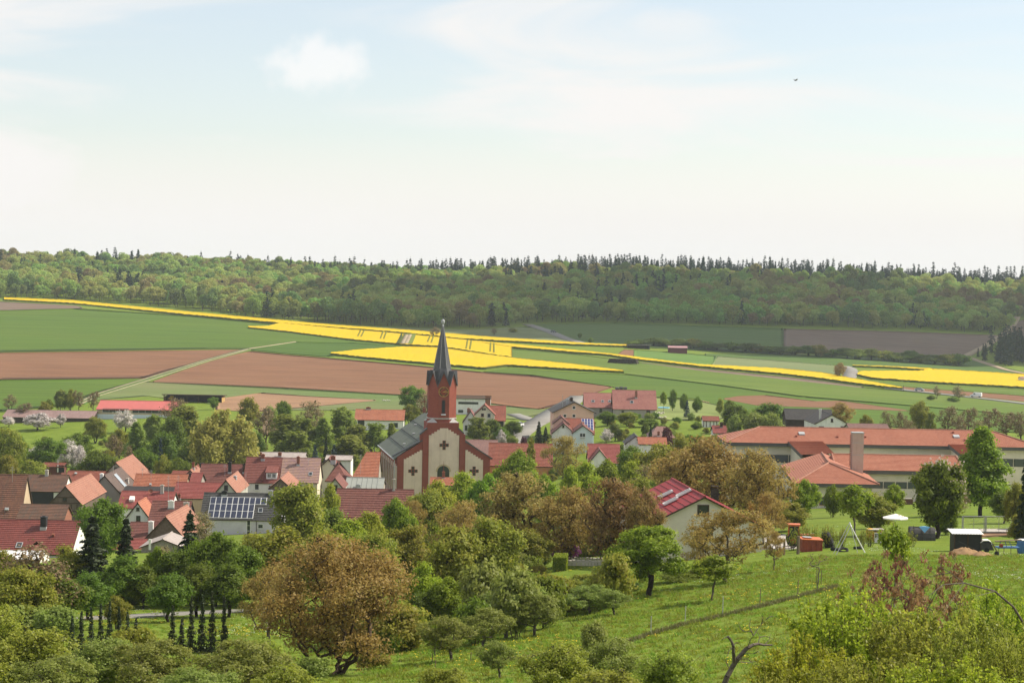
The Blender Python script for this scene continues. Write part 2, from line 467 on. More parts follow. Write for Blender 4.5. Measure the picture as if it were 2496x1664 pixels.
def strip_field(name, mat, top, bot, h=0.25, step=8.0, rows=10, dmin=560.0, side=None, label=None, wav=0.35):
    top = np.array(top, float); bot = np.array(bot, float)
    if h <= 0.5: h = 0.05 + 0.4 * h; wav = 0.0
    x0 = max(top[0, 0], bot[0, 0]); x1 = min(top[-1, 0], bot[-1, 0])
    xs = np.linspace(x0, x1, max(3, int((x1 - x0) / step) + 1))
    rg = random.Random(name + str(x0))
    V = []; n = rows + 1
    for x in xs:
        yt = np.interp(x, top[:, 0], top[:, 1]); yb = max(np.interp(x, bot[:, 0], bot[:, 1]), yt + 0.02)
        gt = G(x, yt, dmin); gb = G(x, yb + rg.uniform(-wav, wav) * min(1, (yb - yt) / 8), dmin)
        for k in range(n):
            t = k / rows
            p = gb + (gt - gb) * t
            V.append((p[0], p[1], float(ground_z(p[0], p[1])) + h + (rg.uniform(-0.12, 0.12) if h > 0.6 else 0)))
    V = np.array(V); m = len(xs)
    a = np.arange((m - 1) * rows); c = a // rows; r = a % rows; i0 = c * n + r
    Fq = [np.stack([i0, i0 + n, i0 + n + 1, i0 + 1], 1)]
    midx = np.zeros(len(Fq[0]), int)
    loop = [j * n for j in range(m)] + [(m - 1) * n + k for k in range(1, n)] + [j * n + rows for j in range(m - 2, -1, -1)] + [k for k in range(rows - 1, 0, -1)]
    base = len(V)
    low = V[loop].copy(); low[:, 2] -= h + 0.35
    tg = np.roll(low[:, :2], -1, 0) - np.roll(low[:, :2], 1, 0); tg /= np.linalg.norm(tg, axis=1)[:, None] + 1e-6
    low[:, :2] += np.stack([tg[:, 1], -tg[:, 0]], 1) * (0.25 if h > 0.6 else 2.5)
    V = np.concatenate([V, low])
    low[:, 2] = ground_z(low[:, 0], low[:, 1]) - (0.4 if h > 0.6 else 0.12)
    L = len(loop); sk = np.array([[loop[k], base + k, base + (k + 1) % L, loop[(k + 1) % L]] for k in range(L)])
    Fq.append(sk[:, ::-1]); midx = np.concatenate([midx, np.ones(L, int)])
    o = link(name, mesh_np(name, V, [np.concatenate(Fq)], [mat, side or mat], midx))
    tag(o, label, kind='structure')
    return o
R_ = M_ripe
strip_field('ploughed_plot', M_soil2, [(-200, 730), (10, 735), (190, 745), (200, 750)], [(-200, 760), (0, 757), (185, 752), (200, 751)], 0.1)
strip_field('wheat_field', R_['wheat'], [(-320, 740), (0, 757), (190, 752), (450, 769), (700, 793), (985, 815)], [(-320, 866), (0, 858), (510, 850.5), (606, 851), (720, 852), (985, 848)], 0.3, rows=16)
strip_field('barley_field', R_['dark'], [(612, 852), (724, 834), (860, 836), (985, 845)], [(612, 853), (700, 862), (800, 870), (870, 858), (985, 848)], 0.5)
strip_field('ploughed_field', M_soil, [(-320, 868), (0, 859.5), (400, 854), (600, 852)], [(-320, 934), (0, 924.5), (350, 922), (400, 905), (500, 880), (600, 853)], 0.12, rows=12)
strip_field('ploughed_field', M_soil, [(375, 929), (420, 912), (520, 876), (612, 855), (700, 864), (810, 873), (1000, 889), (1180, 907), (1300, 915), (1490, 943)],
            [(375, 931), (520, 937), (700, 945), (900, 957), (1090, 968), (1250, 990), (1320, 997), (1390, 978), (1490, 944)], 0.12, rows=14)
strip_field('meadow', R_['wheat'], [(-320, 935), (0, 925.5), (352, 923)], [(-320, 1010), (0, 1003), (150, 990), (240, 955), (352, 924)], 0.15)
strip_field('grass_verge', R_['verge'], [(235, 962), (360, 930), (520, 938), (700, 946), (900, 958), (1090, 969), (1250, 991), (1318, 998)],
            [(235, 975), (360, 965), (520, 985), (700, 1000), (900, 1000), (1090, 1005), (1250, 1018), (1318, 1001)], 0.12)
strip_field('bare_yard', M_soil3, [(530, 972), (640, 957), (760, 966), (915, 975)], [(530, 1000), (640, 1003), (760, 992), (915, 977)], 0.2)
strip_field('pale_meadow', R_['pale'], [(760, 792), (1000, 800), (1150, 803), (1290, 796), (1420, 838)], [(760, 797), (1000, 812), (1150, 824), (1290, 834), (1420, 843)], 0.2, dmin=900)
strip_field('far_wheat_field', R_['fargreen'], [(1300, 790), (1500, 787), (1908, 800)], [(1300, 794), (1425, 838), (1550, 846), (1908, 866)], 0.25, dmin=900)
strip_field('far_ploughed_field', M_soil2, [(1911, 801), (2200, 808), (2440, 817)], [(1911, 860), (2000, 862), (2200, 866), (2362, 868), (2440, 818)], 0.12, dmin=900)
strip_field('far_wheat_field', R_['fargreen'], [(1720, 862), (1900, 866), (2200, 870), (2350, 872), (2500, 908), (2900, 930)], [(1720, 866), (1900, 880), (2080, 895), (2200, 899), (2500, 917), (2900, 940)], 0.2, dmin=900)
strip_field('far_stubble_field', M_soil2, [(2452, 792), (2500, 778), (2900, 790)], [(2452, 810), (2500, 826), (2900, 850)], 0.12, dmin=1000)
strip_field('young_crop_field', R_['bright'], [(1545, 853), (1640, 858), (1745, 868)], [(1545, 871), (1640, 880), (1735, 892), (1745, 869)], 0.2, dmin=800)
strip_field('soil_plot', M_soil, [(1502, 867), (1522, 852), (1555, 853)], [(1502, 868), (1540, 870), (1555, 854)], 0.1, dmin=800, step=4)
strip_field('grey_meadow', R_['pale'], [(1735, 890), (1747, 868), (2040, 889)], [(1735, 893), (1900, 904), (2045, 919)], 0.2, dmin=800)
strip_field('crop_field', R_['mid'], [(1170, 838), (1248, 851), (1400, 863), (1560, 883), (1700, 899), (1900, 918), (2000, 929), (2100, 943), (2200, 952), (2360, 968), (2700, 1006)],
            [(1170, 874), (1248, 876), (1400, 892), (1520, 910), (1760, 939), (1960, 966), (2200, 986), (2360, 1000), (2700, 1030)], 0.3, rows=12, dmin=640)
strip_field('wheat_field', R_['wheat'], [(1182, 905), (1240, 897.5), (1400, 908), (1530, 913), (1760, 940), (1960, 967), (2200, 987), (2700, 1030)],
            [(1182, 906), (1300, 914), (1490, 942), (1590, 968), (1700, 972), (1760, 998), (1960, 1035), (2200, 1042), (2700, 1065)], 0.35, rows=14, dmin=520)
strip_field('ploughed_strip', M_soil, [(1765, 972), (1800, 966), (1870, 964), (1990, 979), (2050, 977), (2200, 999), (2215, 1002)], [(1765, 974), (1850, 990), (1930, 992), (2040, 996), (2215, 1003)], 0.45, dmin=520)
strip_field('grey_field_edge', M_soil2, [(1560, 883), (1700, 898), (1900, 917), (2000, 928), (2105, 943)], [(1560, 884), (1700, 903), (1900, 924), (2000, 935), (2105, 946)], 0.33, rows=3, dmin=700)
strip_field('garden_lawn', R_['lawn'], [(1575, 985), (1600, 968), (1700, 976), (1790, 998), (1800, 1003)], [(1575, 1015), (1640, 1026), (1760, 1022), (1800, 1012)], 0.45, dmin=520)
strip_field('village_green', R_['verge'], [(1225, 1001), (1235, 990), (1300, 998), (1330, 998), (1392, 980), (1420, 962)], [(1225, 1020), (1270, 1022), (1320, 1008), (1360, 992), (1392, 984), (1420, 966)], 0.2, dmin=520)
strip_field('ploughed_field', M_soil, [(2125, 936), (2262, 948), (2500, 965), (2700, 980)], [(2125, 940), (2199, 949.5), (2326, 961), (2500, 979), (2700, 1000)], 0.15, dmin=700)
strip_field('grass_verge', R_['mid'], [(2085, 915), (2127, 928), (2262, 938), (2500, 950), (2700, 960)], [(2085, 917), (2127, 935), (2262, 946), (2500, 964), (2700, 978)], 0.15, dmin=700)
def rape(top, bot, label, rows=10, dmin=700):
    return strip_field('rapeseed_field', M_rape, top, bot, 1.15, step=5.0, rows=rows, dmin=dmin, side=M_stem, label=label, wav=0.35)
rape([(10, 728), (180, 735), (450, 762), (800, 794), (1000, 808), (1200, 825), (1450, 841), (1530, 844)],
     [(10, 733), (180, 742), (450, 769), (700, 792), (985, 814), (1130, 829), (1190, 832), (1400, 843), (1530, 847)], 'long narrow rapeseed strip along the forest edge', 6)
rape([(605, 799), (655, 798), (682, 790), (850, 806), (985, 817), (1130, 831), (1248, 849)],
     [(605, 801), (700, 811), (850, 830), (985, 843), (1075, 848), (1248, 875)], 'large rapeseed field behind the church spire', 12)
rape([(806, 864), (870, 857), (985, 849), (1075, 851), (1248, 876), (1400, 892), (1520, 908)],
     [(806, 866), (900, 876), (1000, 885), (1180, 901), (1240, 894), (1400, 904), (1520, 910)], 'pointed rapeseed field nearest the church spire', 10)
rape([(1130, 832), (1248, 842), (1400, 857), (1500, 867), (1600, 880), (1700, 892), (1900, 902), (2000, 912), (2100, 930), (2200, 949)],
     [(1130, 833), (1248, 849), (1400, 862), (1480, 868), (1560, 880), (1700, 896), (1900, 914), (2000, 926), (2100, 940), (2200, 951)], 'long rapeseed strip running down to the road bend', 6)
rape([(2090, 914), (2098, 909), (2240, 908), (2275, 903), (2500, 916), (2800, 930)],
     [(2090, 917), (2127, 925), (2262, 935), (2500, 948), (2800, 962)], 'wide rapeseed field right of the road bend', 10)
rape([(2078, 894), (2178, 897), (2275, 902)], [(2078, 895), (2178, 899), (2275, 906)], 'thin rapeseed sliver above the wide field', 3)
def ribbon(name, mat, pts, width, h=0.3, dmin=500.0, label=None, kind='structure', edges=None):
    c = []
    for (ax, ay), (bx, by) in zip(pts[:-1], pts[1:]):
        n = max(2, int(math.hypot(bx - ax, by - ay) / 4))
        for k in range(n): c.append(G(ax + (bx - ax) * k / n, ay + (by - ay) * k / n, dmin))
    c.append(G(*pts[-1], dmin)); c = np.array(c)
    for _ in range(3): c[1:-1] = 0.25 * c[:-2] + 0.5 * c[1:-1] + 0.25 * c[2:]
    d = np.gradient(c[:, :2], axis=0); d /= np.linalg.norm(d, axis=1)[:, None] + 1e-9
    nrm = np.stack([-d[:, 1], d[:, 0]], 1)
    V = []; offs = [-width / 2, 0, width / 2]
    for s in offs:
        q = c[:, :2] + nrm * s
        V.append(np.stack([q[:, 0], q[:, 1], ground_z(q[:, 0], q[:, 1]) + h], 1))
    n = len(c); V = np.concatenate(V)
    low = V.copy(); low[:, 2] -= h + 0.3
    i = np.arange(n - 1); Fq = []
    for k in range(2): Fq.append(np.stack([i + k * n, i + 1 + k * n, i + 1 + (k + 1) * n, i + (k + 1) * n], 1)[:, ::-1])
    o3 = 3 * n
    Fq.append(np.stack([i, i + 1, i + 1 + o3, i + o3], 1)); Fq.append(np.stack([i + 2 * n, i + 1 + 2 * n, i + 1 + 2 * n + o3, i + 2 * n + o3], 1)[:, ::-1])
    o = link(name, mesh_np(name, np.concatenate([V, low]), np.concatenate(Fq), [mat]))
    return tag(o, label, kind=kind)
ribbon('farm_track', R_['strip'], [(190, 985), (235, 964), (360, 925), (500, 880), (606, 851)], 5.0, 0.2)
for off in (-3.2, 3.2):
    ribbon('wheel_track', M_track, [(190, 985 + off), (235, 964 + off), (360, 925 + off), (500, 880 + off * .6), (606, 851 + off * .3)], 0.9, 0.24)
ribbon('wheel_track', M_track, [(606, 851), (660, 843), (720, 834)], 0.8, 0.45)
ribbon('village_road', M_asphalt, [(1240, 1085), (1262, 1060), (1290, 1040), (1320, 1024), (1350, 1005), (1385, 985), (1415, 966)], 7.5, 0.32, 480)
ribbon('country_road', M_asphalt, [(1250, 1010), (1290, 1024), (1310, 1022)], 4, 0.31, 480)
ribbon('country_road', M_asphalt, [(2055, 893), (2076, 900), (2074, 915), (2064, 926), (2090, 935), (2200, 951), (2300, 962), (2400, 973), (2500, 985), (2700, 1010)], 7.0, 0.4, 700, 'grey country road bending past the rapeseed fields')
ribbon('forest_road', M_asphalt, [(1285, 791), (1330, 805), (1380, 826), (1420, 838)], 7.0, 0.4, 900, 'grey road running out of the forest')
ribbon('field_track', M_track, [(2480, 772), (2468, 795), (2440, 820), (2400, 845), (2352, 869), (2400, 885), (2450, 902), (2500, 912)], 5.0, 0.4, 900)
M_tram = plain('tramline_green', (0.17, 0.17, 0.02), 0.95, 0.05, 0.3, 0.6)  # dull green of the wheel gaps left in the crop
for (xt, yt, xb, yb) in [(880, 808, 872, 824), (888, 809, 880, 825), (934, 812, 927, 830), (942, 813, 935, 831), (1049, 822, 1042, 838), (1057, 823, 1051, 840),
                         (1140, 833, 1136, 855), (1149, 834, 1145, 857), (1196, 840, 1195, 862), (1204, 841, 1204, 864)]:
    ribbon('tramline', M_tram, [(xt, yt), ((xt + xb) / 2, (yt + yb) / 2), (xb, yb)], 0.9, 1.28, 800)
ribbon('gravel_gap', M_stem, [(996, 818), (991, 830), (985, 842)], 9.0, 1.24, 800)
for off in (-2.6, 2.6):
    ribbon('gravel_gap', M_track, [(996 + off * 1.5, 820), (991 + off * 1.6, 830), (985 + off * 1.7, 842)], 2.2, 1.3, 800)
# ------------------------------------------------------------------ the air
hz = MB().box((-1950, -80, float(GZ.min()) - 3.0), (1950, 3760, 96)).build('haze', plain('haze_tmp', (1, 1, 1)))
t = NT('haze_air')
t.n.remove(t.bsdf)
pv = t.node('ShaderNodeVolumePrincipled'); pv.inputs['Color'].default_value = (0.80, 0.88, 1.0, 1); pv.inputs['Density'].default_value = 0.00007
pv.inputs['Anisotropy'].default_value = 0.3
t.l(pv.outputs[0], t.out.inputs['Volume'])
hz.data.materials.clear(); hz.data.materials.append(t.mat)
tag(hz, 'thin pale haze hanging over the valley', kind='stuff')
# ------------------------------------------------------------------ building helpers
M_glass = NT('window_glass'); M_glass = M_glass.fin((0.03, 0.035, 0.04), 0.12, 0.6)
M_white = plain('white_paint', (0.74, 0.73, 0.70), 0.6, 0.3, 0.08)
M_grey = plain('grey_sheet', (0.36, 0.37, 0.37), 0.55, 0.4, 0.15)
M_dkwood = plain('dark_wood', (0.07, 0.045, 0.03), 0.85, 0.15, 0.3, 2)
M_wood = plain('weathered_wood', (0.2, 0.145, 0.1), 0.9, 0.1, 0.3, 2)
M_brickch = plain('chimney_brick', (0.22, 0.085, 0.055), 0.9, 0.15, 0.35, 4)
M_conc = plain('pale_concrete', (0.42, 0.38, 0.34), 0.9, 0.15, 0.2, 2)
M_black = plain('black_sheet', (0.02, 0.02, 0.022), 0.6, 0.3, 0.3)
M_metal = plain('galvanised_pipe', (0.5, 0.5, 0.5), 0.35, 0.5, 0.1, 3, metal=0.7)
T_red = tiles('tiles_red', (0.269, 0.076, 0.049), (0.332, 0.116, 0.076), (0.125, 0.040, 0.031))
T_deep = tiles('tiles_deep_red', (0.17, 0.038, 0.03), (0.23, 0.06, 0.045), (0.10, 0.028, 0.025), moss=0.1, rough=0.55, spec=0.4)
T_crim = tiles('tiles_crimson', (0.259, 0.060, 0.052), (0.311, 0.095, 0.078), (0.156, 0.043, 0.039), moss=0.12)
T_orange = tiles('tiles_orange', (0.372, 0.121, 0.065), (0.432, 0.173, 0.099), (0.216, 0.069, 0.043), moss=0.2)
T_salmon = tiles('tiles_salmon', (0.320, 0.136, 0.088), (0.368, 0.184, 0.124), (0.224, 0.088, 0.060), moss=0.3)
T_maroon = tiles('tiles_maroon', (0.160, 0.055, 0.045), (0.215, 0.085, 0.065), (0.085, 0.033, 0.030), moss=0.2)
T_old = tiles('tiles_weathered', (0.192, 0.080, 0.056), (0.264, 0.120, 0.072), (0.060, 0.044, 0.036), moss=0.75)
T_old2 = tiles('tiles_weathered_grey', (0.120, 0.076, 0.056), (0.200, 0.096, 0.060), (0.056, 0.044, 0.036), moss=0.8)
T_check = tiles('tiles_red_white_joint', (0.184, 0.056, 0.044), (0.216, 0.080, 0.064), (0.128, 0.040, 0.032), moss=0.1)
T_lilac = tiles('tiles_mottled_lilac', (0.304, 0.192, 0.192), (0.384, 0.240, 0.160), (0.216, 0.128, 0.152), moss=0.1, jitter=1.2)
T_pinkold = tiles('tiles_dusty_pink', (0.264, 0.152, 0.136), (0.336, 0.192, 0.152), (0.176, 0.112, 0.112), moss=0.25)
T_brown = tiles('tiles_brown', (0.116, 0.080, 0.068), (0.144, 0.100, 0.080), (0.072, 0.052, 0.044), moss=0.15)
T_dark = tiles('tiles_dark_grey', (0.060, 0.056, 0.054), (0.088, 0.080, 0.076), (0.040, 0.036, 0.036), moss=0.15)
T_anth = tiles('tiles_anthracite', (0.048, 0.048, 0.048), (0.080, 0.076, 0.072), (0.032, 0.032, 0.032), moss=0.1)
T_school = tiles('tiles_school_orange', (0.344, 0.124, 0.072), (0.400, 0.168, 0.104), (0.264, 0.088, 0.056), moss=0.12, colw=0.35)
T_pink = tiles('tiles_light_red', (0.296, 0.112, 0.092), (0.360, 0.160, 0.128), (0.208, 0.080, 0.072), moss=0.12)
M_redmetal = plain('red_sheet_roof', (0.26, 0.024, 0.026), 0.6, 0.25, 0.14, 0.8)
M_pinkmetal = plain('pink_red_sheet', (0.44, 0.115, 0.10), 0.65, 0.3, 0.1, 0.6)
M_asbestos = plain('fibre_cement_sheet', (0.34, 0.295, 0.27), 0.9, 0.1, 0.25, 1.2)
M_greysheet2 = plain('grey_green_sheet', (0.25, 0.26, 0.23), 0.6, 0.3, 0.15, 0.8)
M_solar = NT('solar_cells')
_v = M_solar.node('ShaderNodeUVMap').outputs[0]
_b = M_solar.node('ShaderNodeTexBrick'); M_solar.l(_v, _b.inputs['Vector']); _b.offset = 0.0
for _k, _x in (('Scale', 1.0), ('Brick Width', 0.16), ('Row Height', 0.16), ('Mortar Size', 0.006)): _b.inputs[_k].default_value = _x
_b.inputs['Color1'].default_value = (0.018, 0.022, 0.045, 1); _b.inputs['Color2'].default_value = (0.022, 0.027, 0.055, 1); _b.inputs['Mortar'].default_value = (0.10, 0.11, 0.14, 1)
M_solar = M_solar.fin(_b.outputs[0], 0.18, 0.5)
M_solarblue = plain('blue_solar_cells', (0.035, 0.045, 0.16), 0.2, 0.5, 0.1)
W_cream = plaster('wall_cream', (0.68, 0.60, 0.46)); W_white = plaster('wall_white', (0.80, 0.78, 0.74)); W_tan = plaster('wall_tan', (0.50, 0.39, 0.26), 0.4)
W_grey = plaster('wall_grey', (0.36, 0.32, 0.28)); W_lilac = plaster('wall_lilac', (0.64, 0.60, 0.66), 0.15); W_pink = plaster('wall_pink', (0.76, 0.47, 0.37), 0.1)
W_blue = plaster('wall_pale_blue', (0.64, 0.71, 0.75), 0.1); W_green = plaster('wall_grey_green', (0.47, 0.47, 0.40), 0.25); W_brick = plain('wall_brick_red', (0.27, 0.12, 0.08), 0.9, 0.15, 0.35, 3)
W_wood = plain('wall_old_boards', (0.15, 0.115, 0.09), 0.9, 0.1, 0.35, 2.5); W_ochre = plaster('wall_ochre', (0.50, 0.40, 0.24)); W_dkbrown = plain('wall_dark_brown', (0.055, 0.04, 0.032), 0.9, 0.1, 0.35, 1.5)
W_stone = plain('wall_grey_stone', (0.28, 0.25, 0.22), 0.95, 0.1, 0.35, 3)
class House:
    def __init__(s, name, label, ridge, D, W, rise, roof, wall, x2=None, L=None, yaw=0.0, group=None, cat='house', eave=0.4, verge=0.25, course=0.42, thick=0.16,
                 wall2=None, base=None, cap=True, mono=False, hip=(0, 0)):
        yr = math.radians(yaw)
        s.dir = np.array([math.cos(yr), math.sin(yr), 0]); s.nrm = np.array([-math.sin(yr), math.cos(yr), 0]); s.yaw = yr
        s.R0 = P(ridge[0], ridge[1], D)
        if L is None:
            lo, hi = 0.5, 90.0
            for _ in range(50):
                m = (lo + hi) / 2
                if proj(s.R0 + s.dir * m)[0] < x2: lo = m
                else: hi = m
            L = lo
        s.L, s.W, s.rise, s.D = L, W, rise, D
        s.hw = W / 2; s.slope = rise / s.hw
        s.thick = thick
        cs = [s.w(a, b, 0) for a in (0, L / 2, L) for b in (-s.hw, s.hw)]
        zb = min(float(ground_z(c[0], c[1])) for c in cs) - 0.6
        s.zb = (zb - s.R0[2]) if base is None else base
        s.zb = min(s.zb, -rise - 0.8)
        s.root = empty(name, s.R0 + np.array([0, 0, s.zb]), yr, label, cat, group)
        s.off = np.array([0, 0, -s.zb])
        s.wallmat, s.roofmat = wall, roof
        hw, zb = s.hw, s.zb
        m = MB()
        ins = thick * 1.1
        e = -rise - ins; a = -ins
        m.poly([(0, -hw, zb), (L, -hw, zb), (L, -hw, e), (0, -hw, e)])
        m.poly([(L, hw, zb), (0, hw, zb), (0, hw, e), (L, hw, e)])
        m.poly([(0, hw, zb), (0, -hw, zb), (0, -hw, e), (0, 0, a), (0, hw, e)] if not hip[0] else [(0, hw, zb), (0, -hw, zb), (0, -hw, e), (0, hw, e)], 1 if wall2 else 0)
        m.poly([(L, -hw, zb), (L, hw, zb), (L, hw, e), (L, 0, a), (L, -hw, e)] if not hip[1] else [(L, -hw, zb), (L, hw, zb), (L, hw, e), (L, -hw, e)], 1 if wall2 else 0)
        s._shift(m).build('wall', [wall, wall2] if wall2 else wall, s.root)
        s.eave, s.verge, s.hip = eave, verge, hip
        s.roof = s._roof(course)
    def _shift(s, m):
        m.v = [(x, y, z - s.zb) for x, y, z in m.v]; return m
    def w(s, x, y, z): return s.R0 + s.dir * x + s.nrm * y + np.array([0, 0, z])
    def _roof(s, course):
        L, hw, rise = s.L, s.hw, s.rise; v = s.verge; h0, h1 = s.hip
        sl = math.hypot(hw, rise); tot = sl * (1 + s.eave / sl)
        n = max(2, int(tot / course)) if course else 1
        m = MB(); lift = 0.065 if course else 0.0
        ny, nz = rise / sl, hw / sl
        rg = random.Random(s.root.name + str(L))
        sag = [rg.uniform(-0.03, 0.03) for _ in range(7)]
        for sg in (-1, 1):
            def pt(x, d, up=0.0):
                return (x, sg * (d * hw / sl + up * ny), -d * rise / sl + up * nz)
            def xr(d):
                f = min(1.15, d / sl)
                return (-v if not h0 else h0 * (1 - f)), (L + v if not h1 else L - h1 * (1 - f))
            for i in range(n):
                d0, d1 = tot * i / n, tot * (i + 1) / n
                a0, b0 = xr(d0); a1, b1 = xr(d1)
                if i == 0: d0 = 0.0
                q = [pt(a1, d1, lift), pt(b1, d1, lift), pt(b0, d0), pt(a0, d0)]
                uv = [(a1, -d1), (b1, -d1), (b0, -d0), (a0, -d0)]
                if sg > 0: q = q[::-1]; uv = uv[::-1]
                m.poly(q, 0, uv)
                r = [pt(a1, d1), pt(b1, d1), pt(b1, d1, lift), pt(a1, d1, lift)]
                if course:
                    if sg > 0: r = r[::-1]
                    m.poly(r, 0, [(a1, -d1), (b1, -d1), (b1, -d1 + .05), (a1, -d1 + .05)])
            a1, b1 = xr(tot); a0, b0 = xr(0); t = s.thick
            u = [pt(a0, 0, -t), pt(b0, 0, -t), pt(b1, tot, -t), pt(a1, tot, -t)]
            m.poly(u if sg < 0 else u[::-1], 1)
            f = [pt(a1, tot, -t), pt(b1, tot, -t), pt(b1, tot, 0.003), pt(a1, tot, 0.003)]
            m.poly(f if sg < 0 else f[::-1], 1)
            if not h0: m.poly([pt(a0, 0, -t), pt(a1, tot, -t), pt(a1, tot, lift), pt(a0, 0, 0)][::1 if sg > 0 else -1], 1)
            if not h1: m.poly([pt(b0, 0, -t), pt(b1, tot, -t), pt(b1, tot, lift), pt(b0, 0, 0)][::-1 if sg > 0 else 1], 1)
        for k, (h, x, sg) in enumerate(((h0, 0, -1), (h1, L, 1))):
            if h:   # hipped end
                y = hw * (1 + s.eave / sl); zz = -rise * (1 + s.eave / sl)
                ex = x + sg * h * s.eave / sl if False else x + sg * (h * s.eave / sl)
                q = [(ex, -y, zz + .01), (ex, y, zz + .01), (x - sg * h, 0, 0)]
                if sg < 0: q = [q[1], q[0], q[2]]
                m.poly(q, 0, [(-y, 0), (y, 0), (0, math.hypot(h, rise))])
        ro = s._shift(m).build('roof', [s.roofmat, M_dkwood], s.root)
        a0 = -v if not h0 else h0; b0 = L + v if not h1 else L - h1
        rc = MB()
        k = max(2, int((b0 - a0) / 2.2))
        for i in range(k):
            x0 = a0 + (b0 - a0) * i / k; x1 = a0 + (b0 - a0) * (i + 1) / k
            rc.tube((x0, 0, 0.0), (x1, 0, 0.0 + sag[i % 7] * 0.4), 0.13, 0.12, 6)
        s._shift(rc).build('ridge_cap', s.roofmat, ro)
        return ro
    def local(s, p):
        d = np.asarray(p) - s.R0
        return np.array([d.dot(s.dir), d.dot(s.nrm), d[2]])
    def hit(s, face, px, py):
        d = pix_dir(px, py)
        o = s.local(CAM); v = np.array([d.dot(s.dir), d.dot(s.nrm), d[2]])
        if face == 'F': n, c = np.array([0, 1, 0]), -s.hw
        elif face == 'B': n, c = np.array([0, 1, 0]), s.hw
        elif face == 'S': n, c = np.array([1, 0, 0]), 0
        elif face == 'E': n, c = np.array([1, 0, 0]), s.L
        elif face == 'RF': n, c = np.array([0, -s.slope, 1.0]), 0
        else: n, c = np.array([0, s.slope, 1.0]), 0
        return o + v * ((c - n.dot(o)) / n.dot(v))
    def _axes(s, face):
        sl = math.hypot(s.hw, s.rise)
        return {'F': ((1, 0, 0), (0, 0, 1), (0, -1, 0)), 'B': ((-1, 0, 0), (0, 0, 1), (0, 1, 0)), 'S': ((0, -1, 0), (0, 0, 1), (-1, 0, 0)), 'E': ((0, 1, 0), (0, 0, 1), (1, 0, 0)),
                'RF': ((1, 0, 0), (0, s.hw / sl, s.rise / sl), (0, -s.rise / sl, s.hw / sl)), 'RB': ((-1, 0, 0), (0, -s.hw / sl, s.rise / sl), (0, s.rise / sl, s.hw / sl))}[face]
    def window(s, face, px, py, w, h, frame=None, glass=None, name='window', mull=1, sill=True, depth=0.06, bars=0, c=None):
        c = s.hit(face, px, py) if c is None else np.array(c, float)
        ax, up, out = (np.array(v, float) for v in s._axes(face))
        par = s.roof if face[0] == 'R' else s.root
        lift = 0.09 if face[0] == 'R' else 0.0
        frame = frame or M_white
        m = MB(); t = 0.09 if h < 2.5 else 0.12
        def bx(u0, u1, v0, v1, d0, d1, mb):
            q = [c + ax * u + up * v + out * (d + lift) for d in (d0, d1) for u, v in ((u0, v0), (u1, v0), (u1, v1), (u0, v1))]
            mb.hexa([q[i] for i in (0, 1, 2, 3, 4, 5, 6, 7)])
        bx(-w/2, w/2, -h/2, -h/2 + t, 0.0, depth, m); bx(-w/2, w/2, h/2 - t, h/2, 0.0, depth, m)
        bx(-w/2, -w/2 + t, -h/2 + t, h/2 - t, 0.0, depth, m); bx(w/2 - t, w/2, -h/2 + t, h/2 - t, 0.0, depth, m)
        for k in range(1, mull + 1 if mull > 1 else 1):
            if k < mull: bx(-w/2 + w * k / mull - 0.04, -w/2 + w * k / mull + 0.04, -h/2 + t, h/2 - t, 0.0, depth * 0.8, m)
        for k in range(1, bars + 1):
            v = -h/2 + h * k / (bars + 1); bx(-w/2 + t, w/2 - t, v - 0.03, v + 0.03, 0.0, depth * 0.7, m)
        if sill and face[0] != 'R': bx(-w/2 - 0.08, w/2 + 0.08, -h/2 - 0.07, -h/2 - 0.003, 0.0, 0.16, m)
        o = s._shift(m).build(name, frame, par)
        g = MB(); bx(-w/2 + t, w/2 - t, -h/2 + t, h/2 - t, 0.004, 0.02, g)
        s._shift(g).build('pane', glass or M_glass, o)
        return o
    def patch(s, name, mat, face, px, py, w, h, d=0.05, c=None, parent=None, label=None):
        c = s.hit(face, px, py) if c is None else np.array(c, float)
        ax, up, out = (np.array(v, float) for v in s._axes(face))
        lift = 0.08 if face[0] == 'R' else 0.0
        q = [c + ax * u + up * v + out * (dd + lift) for dd in (0.0, d) for u, v in ((-w/2, -h/2), (w/2, -h/2), (w/2, h/2), (-w/2, h/2))]
        o = s._shift(MB().hexa(q)).build(name, mat, parent or (s.roof if face[0] == 'R' else s.root))
        return tag(o, label)
    def chimney(s, px, py, w=0.7, d=0.6, h=1.6, mat=None, face='RF', cap=True, name='chimney', flash=True):
        c = s.hit(face, px, py); mat = mat or M_brickch
        m = MB().box((c[0] - w/2, c[1] - d/2, c[2] - 0.8), (c[0] + w/2, c[1] + d/2, c[2] + h))
        if cap: m.box((c[0] - w/2 - 0.07, c[1] - d/2 - 0.07, c[2] + h + 0.002), (c[0] + w/2 + 0.07, c[1] + d/2 + 0.07, c[2] + h + 0.1))
        m.box((c[0] - w/4, c[1] - d/4, c[2] + h + 0.11), (c[0] + w/4, c[1] + d/4, c[2] + h + 0.22))
        if flash:
            sl = s.slope * (d / 2 + 0.1) * (1 if face == 'RF' else 1)
            m.box((c[0] - w/2 - 0.05, c[1] - d/2 - 0.05, c[2] - 0.75), (c[0] + w/2 + 0.05, c[1] + d/2 + 0.05, c[2] + 0.12), 1)
        return s._shift(m).build(name, [mat, M_grey], s.roof)
    def antenna(s, px, py, h=2.4, face='RF'):
        c = s.hit(face, px, py)
        m = MB().tube(c + (0, 0, -0.3), c + (0, 0, h), 0.035, 0.025, 5)
        for k, l in ((0.95, 0.5), (0.86, 0.7), (0.77, 0.8)): m.tube(c + (-l / 2, 0, h * k), c + (l / 2, 0, h * k), 0.02, 0.02, 4)
        return s._shift(m).build('antenna', M_metal, s.roof)
